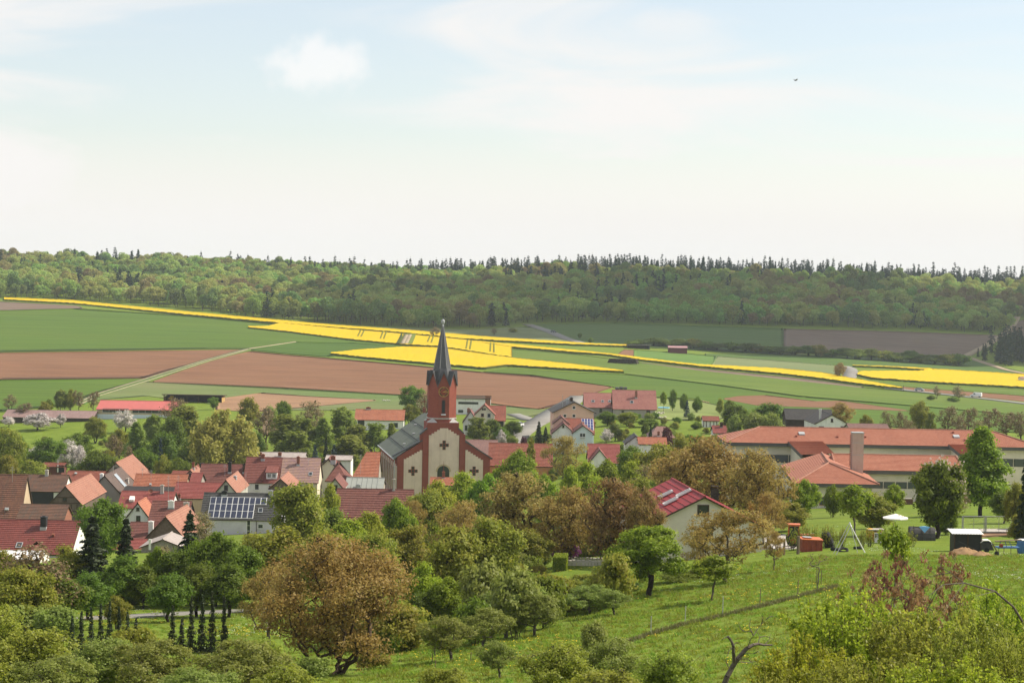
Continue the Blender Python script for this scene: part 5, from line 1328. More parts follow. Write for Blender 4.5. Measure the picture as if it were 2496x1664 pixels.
    for z in (0.36, 0.72): sh(MB().box((p0[0] - .01, cD - .012, p0[2] + (p1[2] - p0[2]) * z), (p1[0] + .01, cD - .002, p0[2] + (p1[2] - p0[2]) * z + .06))).build('joint', M_grey, ch)
school()
a, b = G(2003, 1228, 200), G(2225, 1229, 200)
w = MB(); zt = P(2003, 1214, a[1])[2]; zt2 = P(2225, 1216, b[1])[2]
w.hexa([a + (0, 0, -.8), b + (0, 0, -.8), b + (0, .4, -.8), a + (0, .4, -.8), (a[0], a[1], zt), (b[0], b[1], zt2), (b[0], b[1] + .4, zt2), (a[0], a[1] + .4, zt)])
rw = tag(w.build('retaining_wall', plain('brown_wall_brick', (0.15, 0.085, 0.065), 0.9, 0.1, 0.3, 3)), 'low brown brick retaining wall in front of the school', 'wall')
cp = MB().hexa([(a[0], a[1] - .06, zt + .003), (b[0], b[1] - .06, zt2 + .003), (b[0], b[1] + .46, zt2 + .003), (a[0], a[1] + .46, zt + .003), (a[0], a[1] - .06, zt + .09), (b[0], b[1] - .06, zt2 + .09), (b[0], b[1] + .46, zt2 + .09), (a[0], a[1] + .46, zt + .09)]).build('coping', M_conc, rw)
# ------------------------------------------------------------------ trees: a branching skeleton that carries leaf clumps
def leaf_mat(name, cols, trans=0.35, rough=0.55, spec=0.25, hue_var=0.12):
    t = NT(name)
    at = t.node('ShaderNodeAttribute', attribute_name='tint').outputs['Fac']
    oi = t.node('ShaderNodeObjectInfo').outputs['Random']
    n = len(cols)
    c = t.ramp(at, [(i / max(1, n - 1), cc) for i, cc in enumerate(cols)])
    hs = t.node('ShaderNodeHueSaturation'); t.l(c, hs.inputs['Color'])
    t.l(t.rng(oi, 0, 1, 0.5 - 0.02 * hue_var / 0.12, 0.5 + 0.02 * hue_var / 0.12), hs.inputs['Hue'])
    t.l(t.rng(oi, 0, 1, 1 - hue_var, 1 + hue_var), hs.inputs['Value'])
    c = hs.outputs[0]
    t.fin(c, rough, spec)
    tr = t.node('ShaderNodeBsdfTranslucent'); t.l(c, tr.inputs['Color'])
    mx = t.node('ShaderNodeMixShader'); mx.inputs[0].default_value = trans
    t.l(t.bsdf.outputs[0], mx.inputs[1]); t.l(tr.outputs[0], mx.inputs[2]); t.l(mx.outputs[0], t.out.inputs['Surface'])
    return t.mat
def bark_mat(name, c):
    t = NT(name); v = t.coord('Object')
    n = t.noise(1.0, 5, 0.65, t.mapping(v, (6, 6, 1.2)))
    t.bump(n, 0.7, 0.04)
    return t.fin(t.ramp(n, [(0.3, k3(c, 0.6)), (0.55, c), (0.75, k3(c, 1.5))]), 0.95, 0.1)
BARK = {'brown': bark_mat('bark_brown', (0.075, 0.052, 0.036)), 'grey': bark_mat('bark_grey', (0.13, 0.11, 0.085)), 'birch': bark_mat('bark_birch', (0.42, 0.40, 0.36)),
        'dark': bark_mat('bark_dark', (0.045, 0.034, 0.026))}
LEAF = {
 'walnut': leaf_mat('walnut_leaves', [(0.22, 0.145, 0.036), (0.33, 0.23, 0.056), (0.41, 0.31, 0.088), (0.34, 0.30, 0.07)], 0.52),
 'russet': leaf_mat('russet_leaves', [(0.20, 0.13, 0.045), (0.29, 0.195, 0.06), (0.35, 0.26, 0.085), (0.28, 0.25, 0.06)], 0.52),
 'maple': leaf_mat('maple_leaves', [(0.12, 0.19, 0.012), (0.19, 0.285, 0.018), (0.28, 0.37, 0.03), (0.36, 0.43, 0.06)], 0.54),
 'green': leaf_mat('green_leaves', [(0.10, 0.16, 0.013), (0.155, 0.225, 0.02), (0.225, 0.30, 0.034)], 0.52),
 'deep': leaf_mat('deep_green_leaves', [(0.085, 0.135, 0.013), (0.135, 0.195, 0.02), (0.19, 0.25, 0.03)], 0.5),
 'olive': leaf_mat('olive_leaves', [(0.15, 0.17, 0.018), (0.23, 0.25, 0.028), (0.32, 0.325, 0.04), (0.30, 0.23, 0.05)], 0.52),
 'apple': leaf_mat('apple_leaves', [(0.16, 0.20, 0.03), (0.22, 0.27, 0.045), (0.29, 0.335, 0.075), (0.34, 0.365, 0.11)], 0.52, 0.5, 0.25),
 'apple2': leaf_mat('apple_leaves_yellow', [(0.18, 0.22, 0.022), (0.26, 0.30, 0.034), (0.35, 0.38, 0.05), (0.40, 0.41, 0.085)], 0.54, 0.5, 0.3),
 'lime': leaf_mat('lime_leaves', [(0.19, 0.25, 0.012), (0.28, 0.345, 0.02), (0.38, 0.43, 0.04), (0.42, 0.43, 0.05)], 0.55),
 'birch': leaf_mat('birch_leaves', [(0.16, 0.22, 0.03), (0.23, 0.285, 0.045), (0.30, 0.345, 0.07)], 0.52),
 'willow': leaf_mat('willow_leaves', [(0.29, 0.275, 0.055), (0.39, 0.36, 0.085), (0.47, 0.42, 0.12)], 0.52),
 'spruce': leaf_mat('spruce_needles', [(0.022, 0.034, 0.012), (0.036, 0.052, 0.018), (0.055, 0.075, 0.025)], 0.1),
 'blue_spruce': leaf_mat('blue_spruce_needles', [(0.033, 0.058, 0.052), (0.058, 0.098, 0.091)], 0.1),
 'blossom': leaf_mat('blossom_petals', [(0.130, 0.160, 0.060), (0.550, 0.500, 0.460), (0.720, 0.660, 0.620), (0.780, 0.720, 0.680)], 0.35),
 'twig': leaf_mat('budding_twigs', [(0.208, 0.150, 0.078), (0.260, 0.195, 0.091), (0.221, 0.221, 0.065)], 0.3),
 'sumac': leaf_mat('rust_red_buds', [(0.20, 0.085, 0.045), (0.28, 0.13, 0.065), (0.32, 0.18, 0.09), (0.2, 0.17, 0.06)], 0.35),
 'purple': leaf_mat('purple_blossom', [(0.230, 0.046, 0.207), (0.345, 0.081, 0.322), (0.103, 0.149, 0.046)], 0.3),
 'plum': leaf_mat('plum_red_leaves', [(0.072, 0.024, 0.030), (0.132, 0.036, 0.048)], 0.3),
 'gold': leaf_mat('gold_conifer_sprays', [(0.208, 0.195, 0.026), (0.325, 0.286, 0.039)], 0.25),
 'candle': leaf_mat('chestnut_candles', [(0.600, 0.500, 0.420), (0.750, 0.660, 0.550)], 0.3),
}
def skeleton(rs, tips, trunk, step, spread=0.35):
    N = [np.array(p, float) for p in trunk]; par = [-1] + list(range(len(trunk) - 1)); dep = [float(i) * 0.2 for i in range(len(trunk))]
    top = np.array(trunk[-1]); base = np.array(trunk[len(trunk) // 2])
    order = np.argsort(np.linalg.norm(tips - base, axis=1))
    arr = np.zeros((len(trunk) + len(tips) * 14, 3)); arr[:len(N)] = N; cnt = len(N); tipidx = []
    lo = max(1, int(len(trunk) * 0.45))
    for ti in order:
        p = tips[ti]
        d = arr[lo:cnt] - p
        dist = np.sqrt((d * d).sum(1)) + 0.8 * np.maximum(0, arr[lo:cnt, 2] - p[2])
        q = int(np.argmin(dist)) + lo
        a = arr[q]; v = p - a; L = np.linalg.norm(v)
        k = int(min(12, max(1, round(L / step))))
        prev = q
        bend = rs.normal(0, 0.09, 3) * L; bend[2] += 0.10 * L
        for j in range(1, k + 1):
            t = j / k
            arr[cnt] = a + v * t + bend * 4 * t * (1 - t) * 0.5 + (rs.normal(0, 0.04 * step, 3) if j < k else 0)
            par.append(prev); prev = cnt; cnt += 1
        tipidx.append(prev)
    ENV['order'] = order
    return arr[:cnt], np.array(par), np.array(tipidx)
def tube_mesh(nodes, par, rad, sides_big=6, min_r=0.0):
    V = []; Fs = []; nv = 0
    idx = np.nonzero(par >= 0)[0]
    for big in (True, False):
        sel = idx[(rad[idx] > 0.06) == big]
        if not len(sel): continue
        n = sides_big if big else 3
        A = nodes[par[sel]]; B = nodes[sel]
        d = B - A; L = np.linalg.norm(d, axis=1); ok = L > 1e-6; sel = sel[ok]; A = A[ok]; B = B[ok]; d = d[ok] / L[ok][:, None]
        ref = np.where(np.abs(d[:, 2:3]) < 0.9, np.array([[0, 0, 1.0]]), np.array([[1.0, 0, 0]]))
        a = np.cross(d, ref); a /= np.linalg.norm(a, axis=1)[:, None]; b = np.cross(d, a)
        r0 = np.minimum(rad[par[sel]], rad[sel] * 1.35); r1 = rad[sel]
        th = np.linspace(0, 2 * np.pi, n, endpoint=False)
        ca, sa = np.cos(th), np.sin(th)
        ringA = A[:, None] + r0[:, None, None] * (ca[None, :, None] * a[:, None] + sa[None, :, None] * b[:, None])
        B2 = B + d * (r1[:, None] * 0.4)
        ringB = B2[:, None] + r1[:, None, None] * (ca[None, :, None] * a[:, None] + sa[None, :, None] * b[:, None])
        m = len(sel)
        V.append(np.concatenate([ringA, ringB], 1).reshape(-1, 3))
        base = nv + np.arange(m)[:, None] * 2 * n
        k = np.arange(n); kn = (k + 1) % n
        Fs.append(np.stack([base + k, base + kn, base + n + kn, base + n + k], -1).reshape(-1, 4))
        nv += m * 2 * n
    return np.concatenate(V), np.concatenate(Fs)
def radii(nodes, par, tips, tip_r, power=2.3):
    w = np.zeros(len(nodes)); w[tips] += tip_r ** power
    for i in range(len(nodes) - 1, 0, -1):
        w[par[i]] += w[i]
    return np.maximum(w, (tip_r * .8) ** power) ** (1 / power)
def leaf_quads(rs, C, size, nrm=None, aspect=1.6, jit=0.9, up=0.35):
    n = len(C)
    N = rs.normal(0, 1, (n, 3)) * jit
    if nrm is not None: N = N + nrm
    N[:, 2] += up
    N /= np.linalg.norm(N, axis=1)[:, None] + 1e-9
    T = rs.normal(0, 1, (n, 3)); T -= (T * N).sum(1)[:, None] * N; T /= np.linalg.norm(T, axis=1)[:, None] + 1e-9
    B = np.cross(N, T)
    s = size * rs.uniform(0.6, 1.3, n)
    a = T * (s * 0.5 * aspect)[:, None]; b = B * (s * 0.5)[:, None]
    fold = N * (s * 0.12)[:, None]
    V = np.stack([C - a, C - b * 0.9 + fold, C + a, C + b * 0.9 + fold], 1).reshape(-1, 3)
    return V, np.arange(4 * n).reshape(n, 4)
ENV = {}
def env_tips(rs, n, rx, rz, cz, shape='round', gaps=6, shell=0.55, flat=0.25, lobes=17):
    out = []
    if shape == 'cone':
        ph = rs.uniform(0, 6.28, 3)
        while len(out) < n:
            h = rs.rand() ** 0.85; a = rs.uniform(0, 2 * np.pi)
            tier = 0.82 + 0.18 * math.sin(h * 26 + 2 * math.sin(a + ph[0]))
            rr = (1 - h) ** 0.7 * rs.rand() ** 0.42 * tier * (1 + 0.16 * math.sin(3 * a + 9 * h + ph[1])) * (0.75 if h < 0.08 else 1)
            out.append([rr * math.cos(a) * rx, rr * math.sin(a) * rx, cz + (h * 2 - 1) * rz])
        out = np.array(out); ENV['n'] = np.stack([out[:, 0] / rx, out[:, 1] / rx, np.full(n, 0.45)], 1) * 1.1
        return out
    L = []
    tries = 0
    while len(L) < lobes:
        v = rs.normal(0, 1, 3); v /= np.linalg.norm(v); tries += 1
        if shape == 'vase' and v[2] < -0.88: continue
        r = rs.uniform(0.42, 0.84)
        p = v * r
        if shape == 'vase': p[:2] *= 0.75 + 0.35 * (p[2] + 0.8) / 1.6
        if L and min(np.linalg.norm(p - q) for q in L) < 0.42 * (1 if tries < 400 else 0.5): continue
        L.append(p)
    L.append(np.array([0, 0, 0.15])); L.append(np.array([0, 0, 0.62]))
    L = np.array(L); R = rs.uniform(0.17, 0.42, len(L))
    w = R ** 2 / (R ** 2).sum()
    k = rs.choice(len(L), n, p=w)
    v = rs.normal(0, 1, (n, 3)); v /= np.linalg.norm(v, axis=1)[:, None]
    v[:, 2] = np.where((v[:, 2] < -0.35) & (rs.rand(n) < 0.45), -v[:, 2], v[:, 2])
    r = rs.rand(n, 1) ** (shell * 0.8)
    p = L[k] + v * r * R[k][:, None]
    ENV['n'] = v * (0.4 + 0.6 * r) + L[k] * 0.5
    nrm = np.linalg.norm(p, axis=1); over = nrm > 1.0
    p[over] /= nrm[over][:, None]
    p = p * np.array([rx, rx, rz])
    low = p[:, 2] < -rz * (1 - flat * 0.3); p[low, 2] += rs.uniform(0, 0.35, low.sum()) * rz
    p[:, 2] += cz
    return p
PROTO = {}
def proto(key, seed, H, rx, base, n_tips, leaves, lsize, clump, leaf, bark='brown', shape='round', trunk_r=None, lean=(0, 0), fork=0.35, droop=0.0, gaps=6,
          shell=0.55, stems=1, step=0.6, tip_r=0.012, tint=(0.0, 1.0), jit=0.9, up=0.35, aspect=1.6, along=0, extra=None, leader=0.9, flat=0.25, lobes=17):
    rs = np.random.RandomState(seed)
    rz = (H - base) / 2; cz = base + rz
    tips = env_tips(rs, n_tips, rx, rz * 0.96, cz, shape, gaps, shell, flat, lobes); tnorm = ENV['n']
    tips[:, 0] += lean[0] * (tips[:, 2] / H); tips[:, 1] += lean[1] * (tips[:, 2] / H)
    top = (H * leader if shape == 'cone' else base + (H - base) * fork)
    ntr = 9
    nodes_all = []; par_all = []; tip_all = []; nrm_all = []; off = 0
    asg = rs.randint(0, stems, len(tips))
    if stems > 1:
        ang0 = np.arctan2(tips[:, 1], tips[:, 0]); asg = (((ang0 + np.pi) / (2 * np.pi) * stems).astype(int)) % stems
    for s in range(stems):
        tr = []
        a = 2 * np.pi * (s + 0.5) / stems - np.pi
        for k in range(ntr):
            f = k / (ntr - 1)
            out = (rx * 0.32 * f if stems > 1 else 0)
            w = rs.normal(0, 0.012 * H, 2) * (0 < k)
            tr.append([lean[0] * f * top / H + w[0] + out * math.cos(a), lean[1] * f * top / H + w[1] + out * math.sin(a), -0.6 + (top + 0.6) * f])
        tt = tips[asg == s]
        if not len(tt): continue
        nd, pr, ti = skeleton(rs, tt, tr, step)
        nodes_all.append(nd); par_all.append(np.where(pr >= 0, pr + off, -1)); tip_all.append(ti + off); nrm_all.append(tnorm[asg == s][ENV['order']]); off += len(nd)
    nodes = np.concatenate(nodes_all); par = np.concatenate(par_all); ti = np.concatenate(tip_all)
    rad = radii(nodes, par, ti, tip_r)
    if trunk_r:
        rad = np.where(rad > 0.5 * rad.max(), rad * (trunk_r / rad.max()), rad * (trunk_r / rad.max()) ** 0.6)
    TV, TF = tube_mesh(nodes, par, rad)
    tm = mesh_np(key + '_trunk', TV, TF, [BARK[bark]], smooth=True)
    per = max(1, leaves // max(1, len(ti))); LN = None
    if along:      # upright shoots carry leaves along the outer branch pieces
        thin = np.nonzero((rad < np.percentile(rad, along)) & (par >= 0))[0]
        pick = rs.choice(thin, leaves); f = rs.rand(leaves, 1)
        C = nodes[pick] * f + nodes[par[pick]] * (1 - f) + rs.normal(0, clump, (leaves, 3)); ctint = rs.rand(len(nodes))[pick]
    else:
        clump = clump * 0.8; C = np.repeat(nodes[ti], per, 0); off_ = rs.normal(0, 1, (len(C), 3)) * clump * np.array([1, 1, 0.75])
        if droop: off_[:, 2] = off_[:, 2] * 0.4 - np.abs(rs.exponential(droop, len(C))) * rs.rand(len(C)); off_[:, :2] *= 0.6
        C = C + off_; LN = np.repeat(np.concatenate(nrm_all), per, 0) + off_ / (clump + 1e-6) * 0.35; ctint = np.repeat(rs.rand(len(ti)), per)
    ctr = np.array([lean[0] * 0.6, lean[1] * 0.6, cz]); out = C - ctr; out /= np.linalg.norm(out, axis=1)[:, None] + 1e-9
    LV, LF = leaf_quads(rs, C, lsize, out * 0.7 if LN is None else LN * 0.8 + out * 0.2, aspect, 0.85, up)
    tn = np.clip(0.5 * ctint + 0.5 * rs.rand(len(C)), 0, 1); tn = tint[0] + (tint[1] - tint[0]) * tn
    mats = [LEAF[leaf]]; mi = np.zeros(len(LF), int)
    if extra:      # upright flower candles on the outside
        en, esz, emat = extra
        e = rs.choice(len(C), en * 4, replace=False); e = e[np.argsort(-(C[e] - ctr).dot(np.array([0.5, -0.2, 0.55])) - 2.0 * np.linalg.norm((C[e] - ctr) / np.array([rx, rx, rz]), axis=1))[:en]]
        for k in range(3):
            V2, F2 = leaf_quads(rs, C[e] + out[e] * 0.45 + np.array([0, 0, 0.15 + esz * 0.18 * k]), esz * (1 - 0.22 * k), None, 1.0, 0.8, 0.1)
            LF = np.concatenate([LF, F2 + len(LV)]); LV = np.concatenate([LV, V2]); mi = np.concatenate([mi, np.ones(len(F2), int)]); tn = np.concatenate([tn, rs.rand(len(F2))])
        mats.append(LEAF[emat])
    cm = mesh_np(key + '_crown', LV, LF, mats, mi, attr=tn)
    PROTO[key] = (tm, cm, H, rx)
def conifer(key, seed, H, rx, base, tiers, per, leaf='spruce', bark='dark', needles=26, size=0.32, droop=0.25, power=0.85):
    rs = np.random.RandomState(seed)
    nodes = [np.array([rs.normal(0, 0.02), rs.normal(0, 0.02), z]) for z in np.linspace(-0.5, H * 0.97, 14)]
    par = [-1] + list(range(13)); C = []; Nn = []
    rad = [max(0.02, 0.018 * H * (1 - k / 13.5)) for k in range(14)]
    nodes = list(nodes)
    for t in range(tiers):
        f = (t + rs.uniform(-0.3, 0.3)) / tiers; f = min(0.985, max(0, f)); z = base + (H - base) * f
        R = rx * (1 - f) ** power * rs.uniform(0.78, 1.12) + 0.08
        for b in range(per):
            if rs.rand() < 0.08: continue
            a = rs.uniform(0, 2 * np.pi); r = R * rs.uniform(0.72, 1.1)
            k0 = int(np.clip(round((z + 0.5) / (H * 0.97 + 0.5) * 13), 0, 13))
            p0 = np.array([0, 0, z]); p1 = np.array([r * math.cos(a), r * math.sin(a), z - droop * r + 0.06 * r * (f * 4)])
            pm = (p0 + p1) / 2 + np.array([0, 0, 0.06 * r])
            i0 = len(nodes); nodes += [p0, pm, p1]; par += [k0, i0, i0 + 1]; rad += [0.025, 0.018, 0.008]
            n = max(4, int(needles * (0.35 + 0.65 * (1 - f))))
            u = rs.rand(n) ** 0.7
            q = np.where(u[:, None] < 0.5, p0 + (pm - p0) * (u[:, None] * 2), pm + (p1 - pm) * (u[:, None] * 2 - 1))
            side = rs.normal(0, 0.16 * r + 0.03, n); perp = np.array([-math.sin(a), math.cos(a), 0])
            q = q + perp * side[:, None] * (1.1 - u[:, None]) + np.array([0, 0, 1.0]) * rs.normal(-0.03, 0.05, n)[:, None]
            C.append(q)
    top = np.stack([rs.normal(0, 0.05, 12), rs.normal(0, 0.05, 12), rs.uniform(H * 0.93, H, 12)], 1); C.append(top)
    C = np.concatenate(C); nodes = np.array(nodes); par = np.array(par); rad = np.array(rad)
    TV, TF = tube_mesh(nodes, par, rad); tm = mesh_np(key + '_trunk', TV, TF, [BARK[bark]], smooth=True)
    out = C.copy(); out[:, 2] = 0; out /= np.linalg.norm(out, axis=1)[:, None] + 1e-6
    LV, LF = leaf_quads(rs, C, size, out * 0.5, 2.0, 0.6, 0.7)
    cm = mesh_np(key + '_crown', LV, LF, [LEAF[leaf]], attr=rs.rand(len(LF)))
    PROTO[key] = (tm, cm, H, rx)
def shoots(key, seed, H, rx, stems, per, lsize, leaf, bark='brown', side=5, arch=0.0, bare=0.25):
    rs = np.random.RandomState(seed); N = []; par = []; rad = []; C = []; tn = []
    for k in range(stems):
        a = rs.uniform(0, 6.283); r = rs.rand() ** 0.5
        b = np.array([math.cos(a), math.sin(a), 0]) * r * rx * 0.45
        h = H * rs.uniform(0.62, 1.0) * (1 - 0.28 * r * r)
        tip = np.array([math.cos(a) * r * rx + rs.normal(0, .12), math.sin(a) * r * rx + rs.normal(0, .12), h])
        mid = (b + tip) / 2 + np.array([math.cos(a), math.sin(a), 0]) * r * 0.25
        i0 = len(N); pts = []
        for j in range(8):
            t = j / 7; p = (1 - t) ** 2 * b + 2 * t * (1 - t) * mid + t * t * tip
            if arch and t > 0.55: p = p + np.array([math.cos(a), math.sin(a), -0.9]) * arch * (t - 0.55) ** 2 * 3
            pts.append(p); N.append(p); par.append(-1 if j == 0 else i0 + j - 1); rad.append(0.028 * (1 - 0.8 * t) * H / 4)
        pts = np.array(pts)
        for q in range(side):
            t = rs.uniform(bare, 0.92); j = int(t * 7); o = pts[j] + (pts[min(7, j + 1)] - pts[j]) * (t * 7 - j)
            d = rs.normal(0, 1, 3); d[2] = abs(d[2]) * 0.9 + 0.9; d /= np.linalg.norm(d); e = o + d * rs.uniform(0.2, 0.55) * H / 4
            N.append(o); par.append(i0 + j); rad.append(0.01); N.append(e); par.append(len(N) - 2); rad.append(0.005)
            u = rs.rand(per // (side + 2), 1); C.append(o + (e - o) * u + rs.normal(0, 0.035 * H / 4 + 0.02, (len(u), 3))); tn.append(np.full(len(u), rs.rand()))
        u = rs.uniform(bare + .1, 1.0, 2 * per // (side + 2)); jj = np.minimum(6, (u * 7).astype(int)); f = (u * 7 - jj)[:, None]
        C.append(pts[jj] * (1 - f) + pts[jj + 1] * f + rs.normal(0, 0.04, (len(u), 3))); tn.append(np.full(len(u), rs.rand()))
    C = np.concatenate(C); tn = np.concatenate(tn)
    TV, TF = tube_mesh(np.array(N), np.array(par), np.array(rad)); tm = mesh_np(key + '_stems', TV, TF, [BARK[bark]], smooth=True)
    LV, LF = leaf_quads(rs, C, lsize, None, 1.5, 0.9, 0.35)
    cm = mesh_np(key + '_crown', LV, LF, [LEAF[leaf]], attr=np.clip(0.5 * tn + 0.5 * rs.rand(len(C)), 0, 1))
    PROTO[key] = (tm, cm, H, rx)
proto('walnut_a', 1, 8.5, 4.9, 0.2, 1100, 30000, 0.115, 0.32, 'walnut', 'brown', 'vase', 0.22, fork=0.14, gaps=10, stems=6, step=0.45, tip_r=0.012, shell=0.9, flat=0.1, lobes=28)
proto('walnut_b', 2, 9.0, 4.6, 0.8, 480, 11115, 0.172, 0.32, 'walnut', 'brown', 'vase', 0.28, fork=0.35, gaps=11, step=0.6, tip_r=0.016, lean=(0.4, 0))
proto('walnut_c', 3, 9.5, 4.8, 1.0, 480, 11115, 0.180, 0.34, 'russet', 'brown', 'vase', 0.28, fork=0.3, gaps=10, stems=2, step=0.6, tip_r=0.016)
proto('walnut_d', 21, 8.0, 4.6, 1.6, 420, 9000, 0.144, 0.26, 'walnut', 'grey', 'round', 0.2, fork=0.35, gaps=14, step=0.5, tip_r=0.014, lean=(0.5, 0), flat=0.3)
proto('maple_a', 4, 8.0, 3.4, 1.3, 560, 23400, 0.152, 0.27, 'maple', 'dark', 'round', 0.22, fork=0.4, gaps=4, step=0.5, flat=0.15)
proto('maple_b', 5, 8.0, 3.4, 1.2, 360, 14196, 0.212, 0.36, 'maple', 'dark', 'round', 0.2, fork=0.45, gaps=5, step=0.6, flat=0.15)
proto('maple_c', 6, 8.0, 3.0, 1.2, 300, 12011, 0.230, 0.4, 'lime', 'dark', 'round', 0.2, fork=0.45, gaps=6, step=0.6)
proto('green_a', 7, 9.0, 3.2, 1.0, 330, 12011, 0.221, 0.42, 'green', 'dark', 'round', 0.2, fork=0.5, gaps=7, step=0.6)
proto('green_b', 8, 9.0, 2.8, 0.8, 300, 10920, 0.221, 0.42, 'deep', 'dark', 'round', 0.2, fork=0.6, gaps=7, step=0.6)
proto('olive_a', 9, 8.0, 3.6, 0.8, 360, 13104, 0.212, 0.42, 'olive', 'dark', 'round', 0.2, fork=0.4, gaps=8, step=0.6, stems=2)
proto('olive_b', 10, 8.0, 3.2, 0.6, 330, 12011, 0.204, 0.42, 'olive', 'grey', 'vase', 0.2, fork=0.4, gaps=9, step=0.6, stems=3)
proto('apple_a', 11, 5.0, 2.9, 0.8, 420, 12597, 0.108, 0.17, 'apple', 'grey', 'round', 0.15, fork=0.2, gaps=10, step=0.4, lean=(0.6, 0), stems=1, flat=0.3)
proto('apple_b', 12, 4.6, 2.5, 0.8, 360, 9945, 0.108, 0.16, 'apple', 'grey', 'round', 0.14, fork=0.25, gaps=11, step=0.4, lean=(-0.9, 0.1), flat=0.3)
proto('apple_c', 13, 4.4, 2.4, 0.4, 400, 12597, 0.104, 0.17, 'apple2', 'grey', 'vase', 0.13, fork=0.2, gaps=10, step=0.4, stems=3, flat=0.2)
proto('young_a', 14, 4.6, 1.6, 1.6, 120, 3600, 0.15, 0.2, 'maple', 'grey', 'round', 0.07, fork=0.5, gaps=8, step=0.35)
proto('high_top', 70, 4.6, 0.85, 3.3, 60, 1300, 0.12, 0.16, 'maple', 'grey', 'round', 0.05, fork=0.3, gaps=8, step=0.3, lobes=9)
proto('sapling', 15, 3.4, 0.9, 1.5, 34, 60, 0.09, 0.08, 'sumac', 'grey', 'vase', 0.04, fork=0.2, gaps=4, step=0.3, tip_r=0.007, flat=0.05)
proto('linden', 16, 10.5, 3.9, 1.4, 560, 27300, 0.220, 0.36, 'maple', 'dark', 'cone', 0.24, gaps=0, step=0.6, leader=0.92)
proto('chestnut', 17, 9.0, 3.3, 1.1, 520, 24000, 0.225, 0.36, 'green', 'dark', 'round', 0.25, fork=0.45, gaps=4, step=0.6, flat=0.12, lobes=24, extra=(150, 0.3, 'candle'))
proto('birch_a', 18, 10.0, 2.3, 1.4, 260, 9000, 0.24, 0.4, 'birch', 'birch', 'round', 0.14, fork=0.75, gaps=8, step=0.6, droop=0.7)
proto('birch_b', 19, 10.0, 2.8, 1.2, 260, 9000, 0.26, 0.45, 'birch', 'birch', 'cone', 0.14, gaps=0, step=0.6, droop=0.8, leader=0.9)
proto('willow', 20, 9.0, 4.6, 0.6, 340, 13000, 0.26, 0.45, 'willow', 'brown', 'round', 0.3, fork=0.3, gaps=7, step=0.7, droop=1.3)
proto('blossom_a', 22, 5.0, 2.9, 1.0, 240, 7000, 0.2, 0.3, 'blossom', 'dark', 'round', 0.14, fork=0.25, gaps=10, step=0.5, tint=(0.1, 1.0))
proto('blossom_b', 23, 5.5, 2.5, 0.9, 240, 7000, 0.2, 0.32, 'blossom', 'dark', 'round', 0.14, fork=0.3, gaps=8, step=0.5, tint=(0.0, 0.85))
proto('bare_a', 24, 9.0, 3.0, 1.6, 260, 2600, 0.2, 0.3, 'twig', 'brown', 'vase', 0.16, fork=0.4, gaps=8, step=0.6, tip_r=0.016)
proto('bare_b', 25, 9.0, 3.4, 1.4, 260, 3000, 0.2, 0.35, 'twig', 'brown', 'round', 0.16, fork=0.35, gaps=8, step=0.6, tip_r=0.016, stems=2)
shoots('shrub_lime', 26, 4.2, 2.0, 75, 230, 0.085, 'lime', side=6)
shoots('shrub_apple', 27, 4.2, 2.6, 80, 240, 0.085, 'apple2', side=8, arch=0.5, bare=0.2)
proto('sumac', 28, 3.4, 1.7, 0.8, 85, 1500, 0.085, 0.085, 'sumac', 'grey', 'vase', 0.04, fork=0.12, gaps=6, step=0.3, stems=5, tip_r=0.008, flat=0.05)
proto('bush_a', 29, 3.0, 1.9, 0.1, 200, 6500, 0.17, 0.28, 'green', 'dark', 'round', 0.07, fork=0.3, gaps=6, step=0.4, stems=3)
proto('bush_b', 30, 3.0, 1.9, 0.1, 200, 6500, 0.16, 0.28, 'olive', 'dark', 'round', 0.07, fork=0.3, gaps=7, step=0.4, stems=3)
proto('bush_c', 31, 3.0, 1.7, 0.1, 200, 6000, 0.15, 0.26, 'apple', 'grey', 'vase', 0.06, fork=0.3, gaps=7, step=0.4, stems=4)
proto('bush_purple', 32, 2.4, 1.3, 0.1, 130, 3600, 0.13, 0.18, 'purple', 'dark', 'round', 0.05, fork=0.3, gaps=6, step=0.35, stems=3)
proto('bush_plum', 33, 2.6, 1.4, 0.1, 130, 3600, 0.17, 0.2, 'plum', 'dark', 'round', 0.05, fork=0.3, gaps=4, step=0.35, stems=3)
proto('dead_apple', 34, 3.2, 1.9, 0.9, 60, 1, 0.05, 0.01, 'apple', 'grey', 'vase', 0.14, fork=0.2, gaps=8, step=0.25, tip_r=0.012, lean=(0.5, 0), flat=0.1)
conifer('spruce_a', 40, 11.0, 2.0, 1.2, 26, 9)
conifer('spruce_b', 41, 11.0, 2.4, 0.8, 24, 9)
conifer('young_fir', 42, 3.6, 0.62, 0.1, 24, 7, needles=12, size=0.11, droop=0.12, power=1.05)
conifer('blue_fir', 43, 6.0, 1.6, 0.2, 18, 9, leaf='blue_spruce', needles=18, size=0.25)
conifer('gold_cypress', 44, 6.0, 1.1, 0.1, 20, 10, leaf='gold', needles=18, size=0.24, droop=-0.6, power=0.5)
FIT = [False]
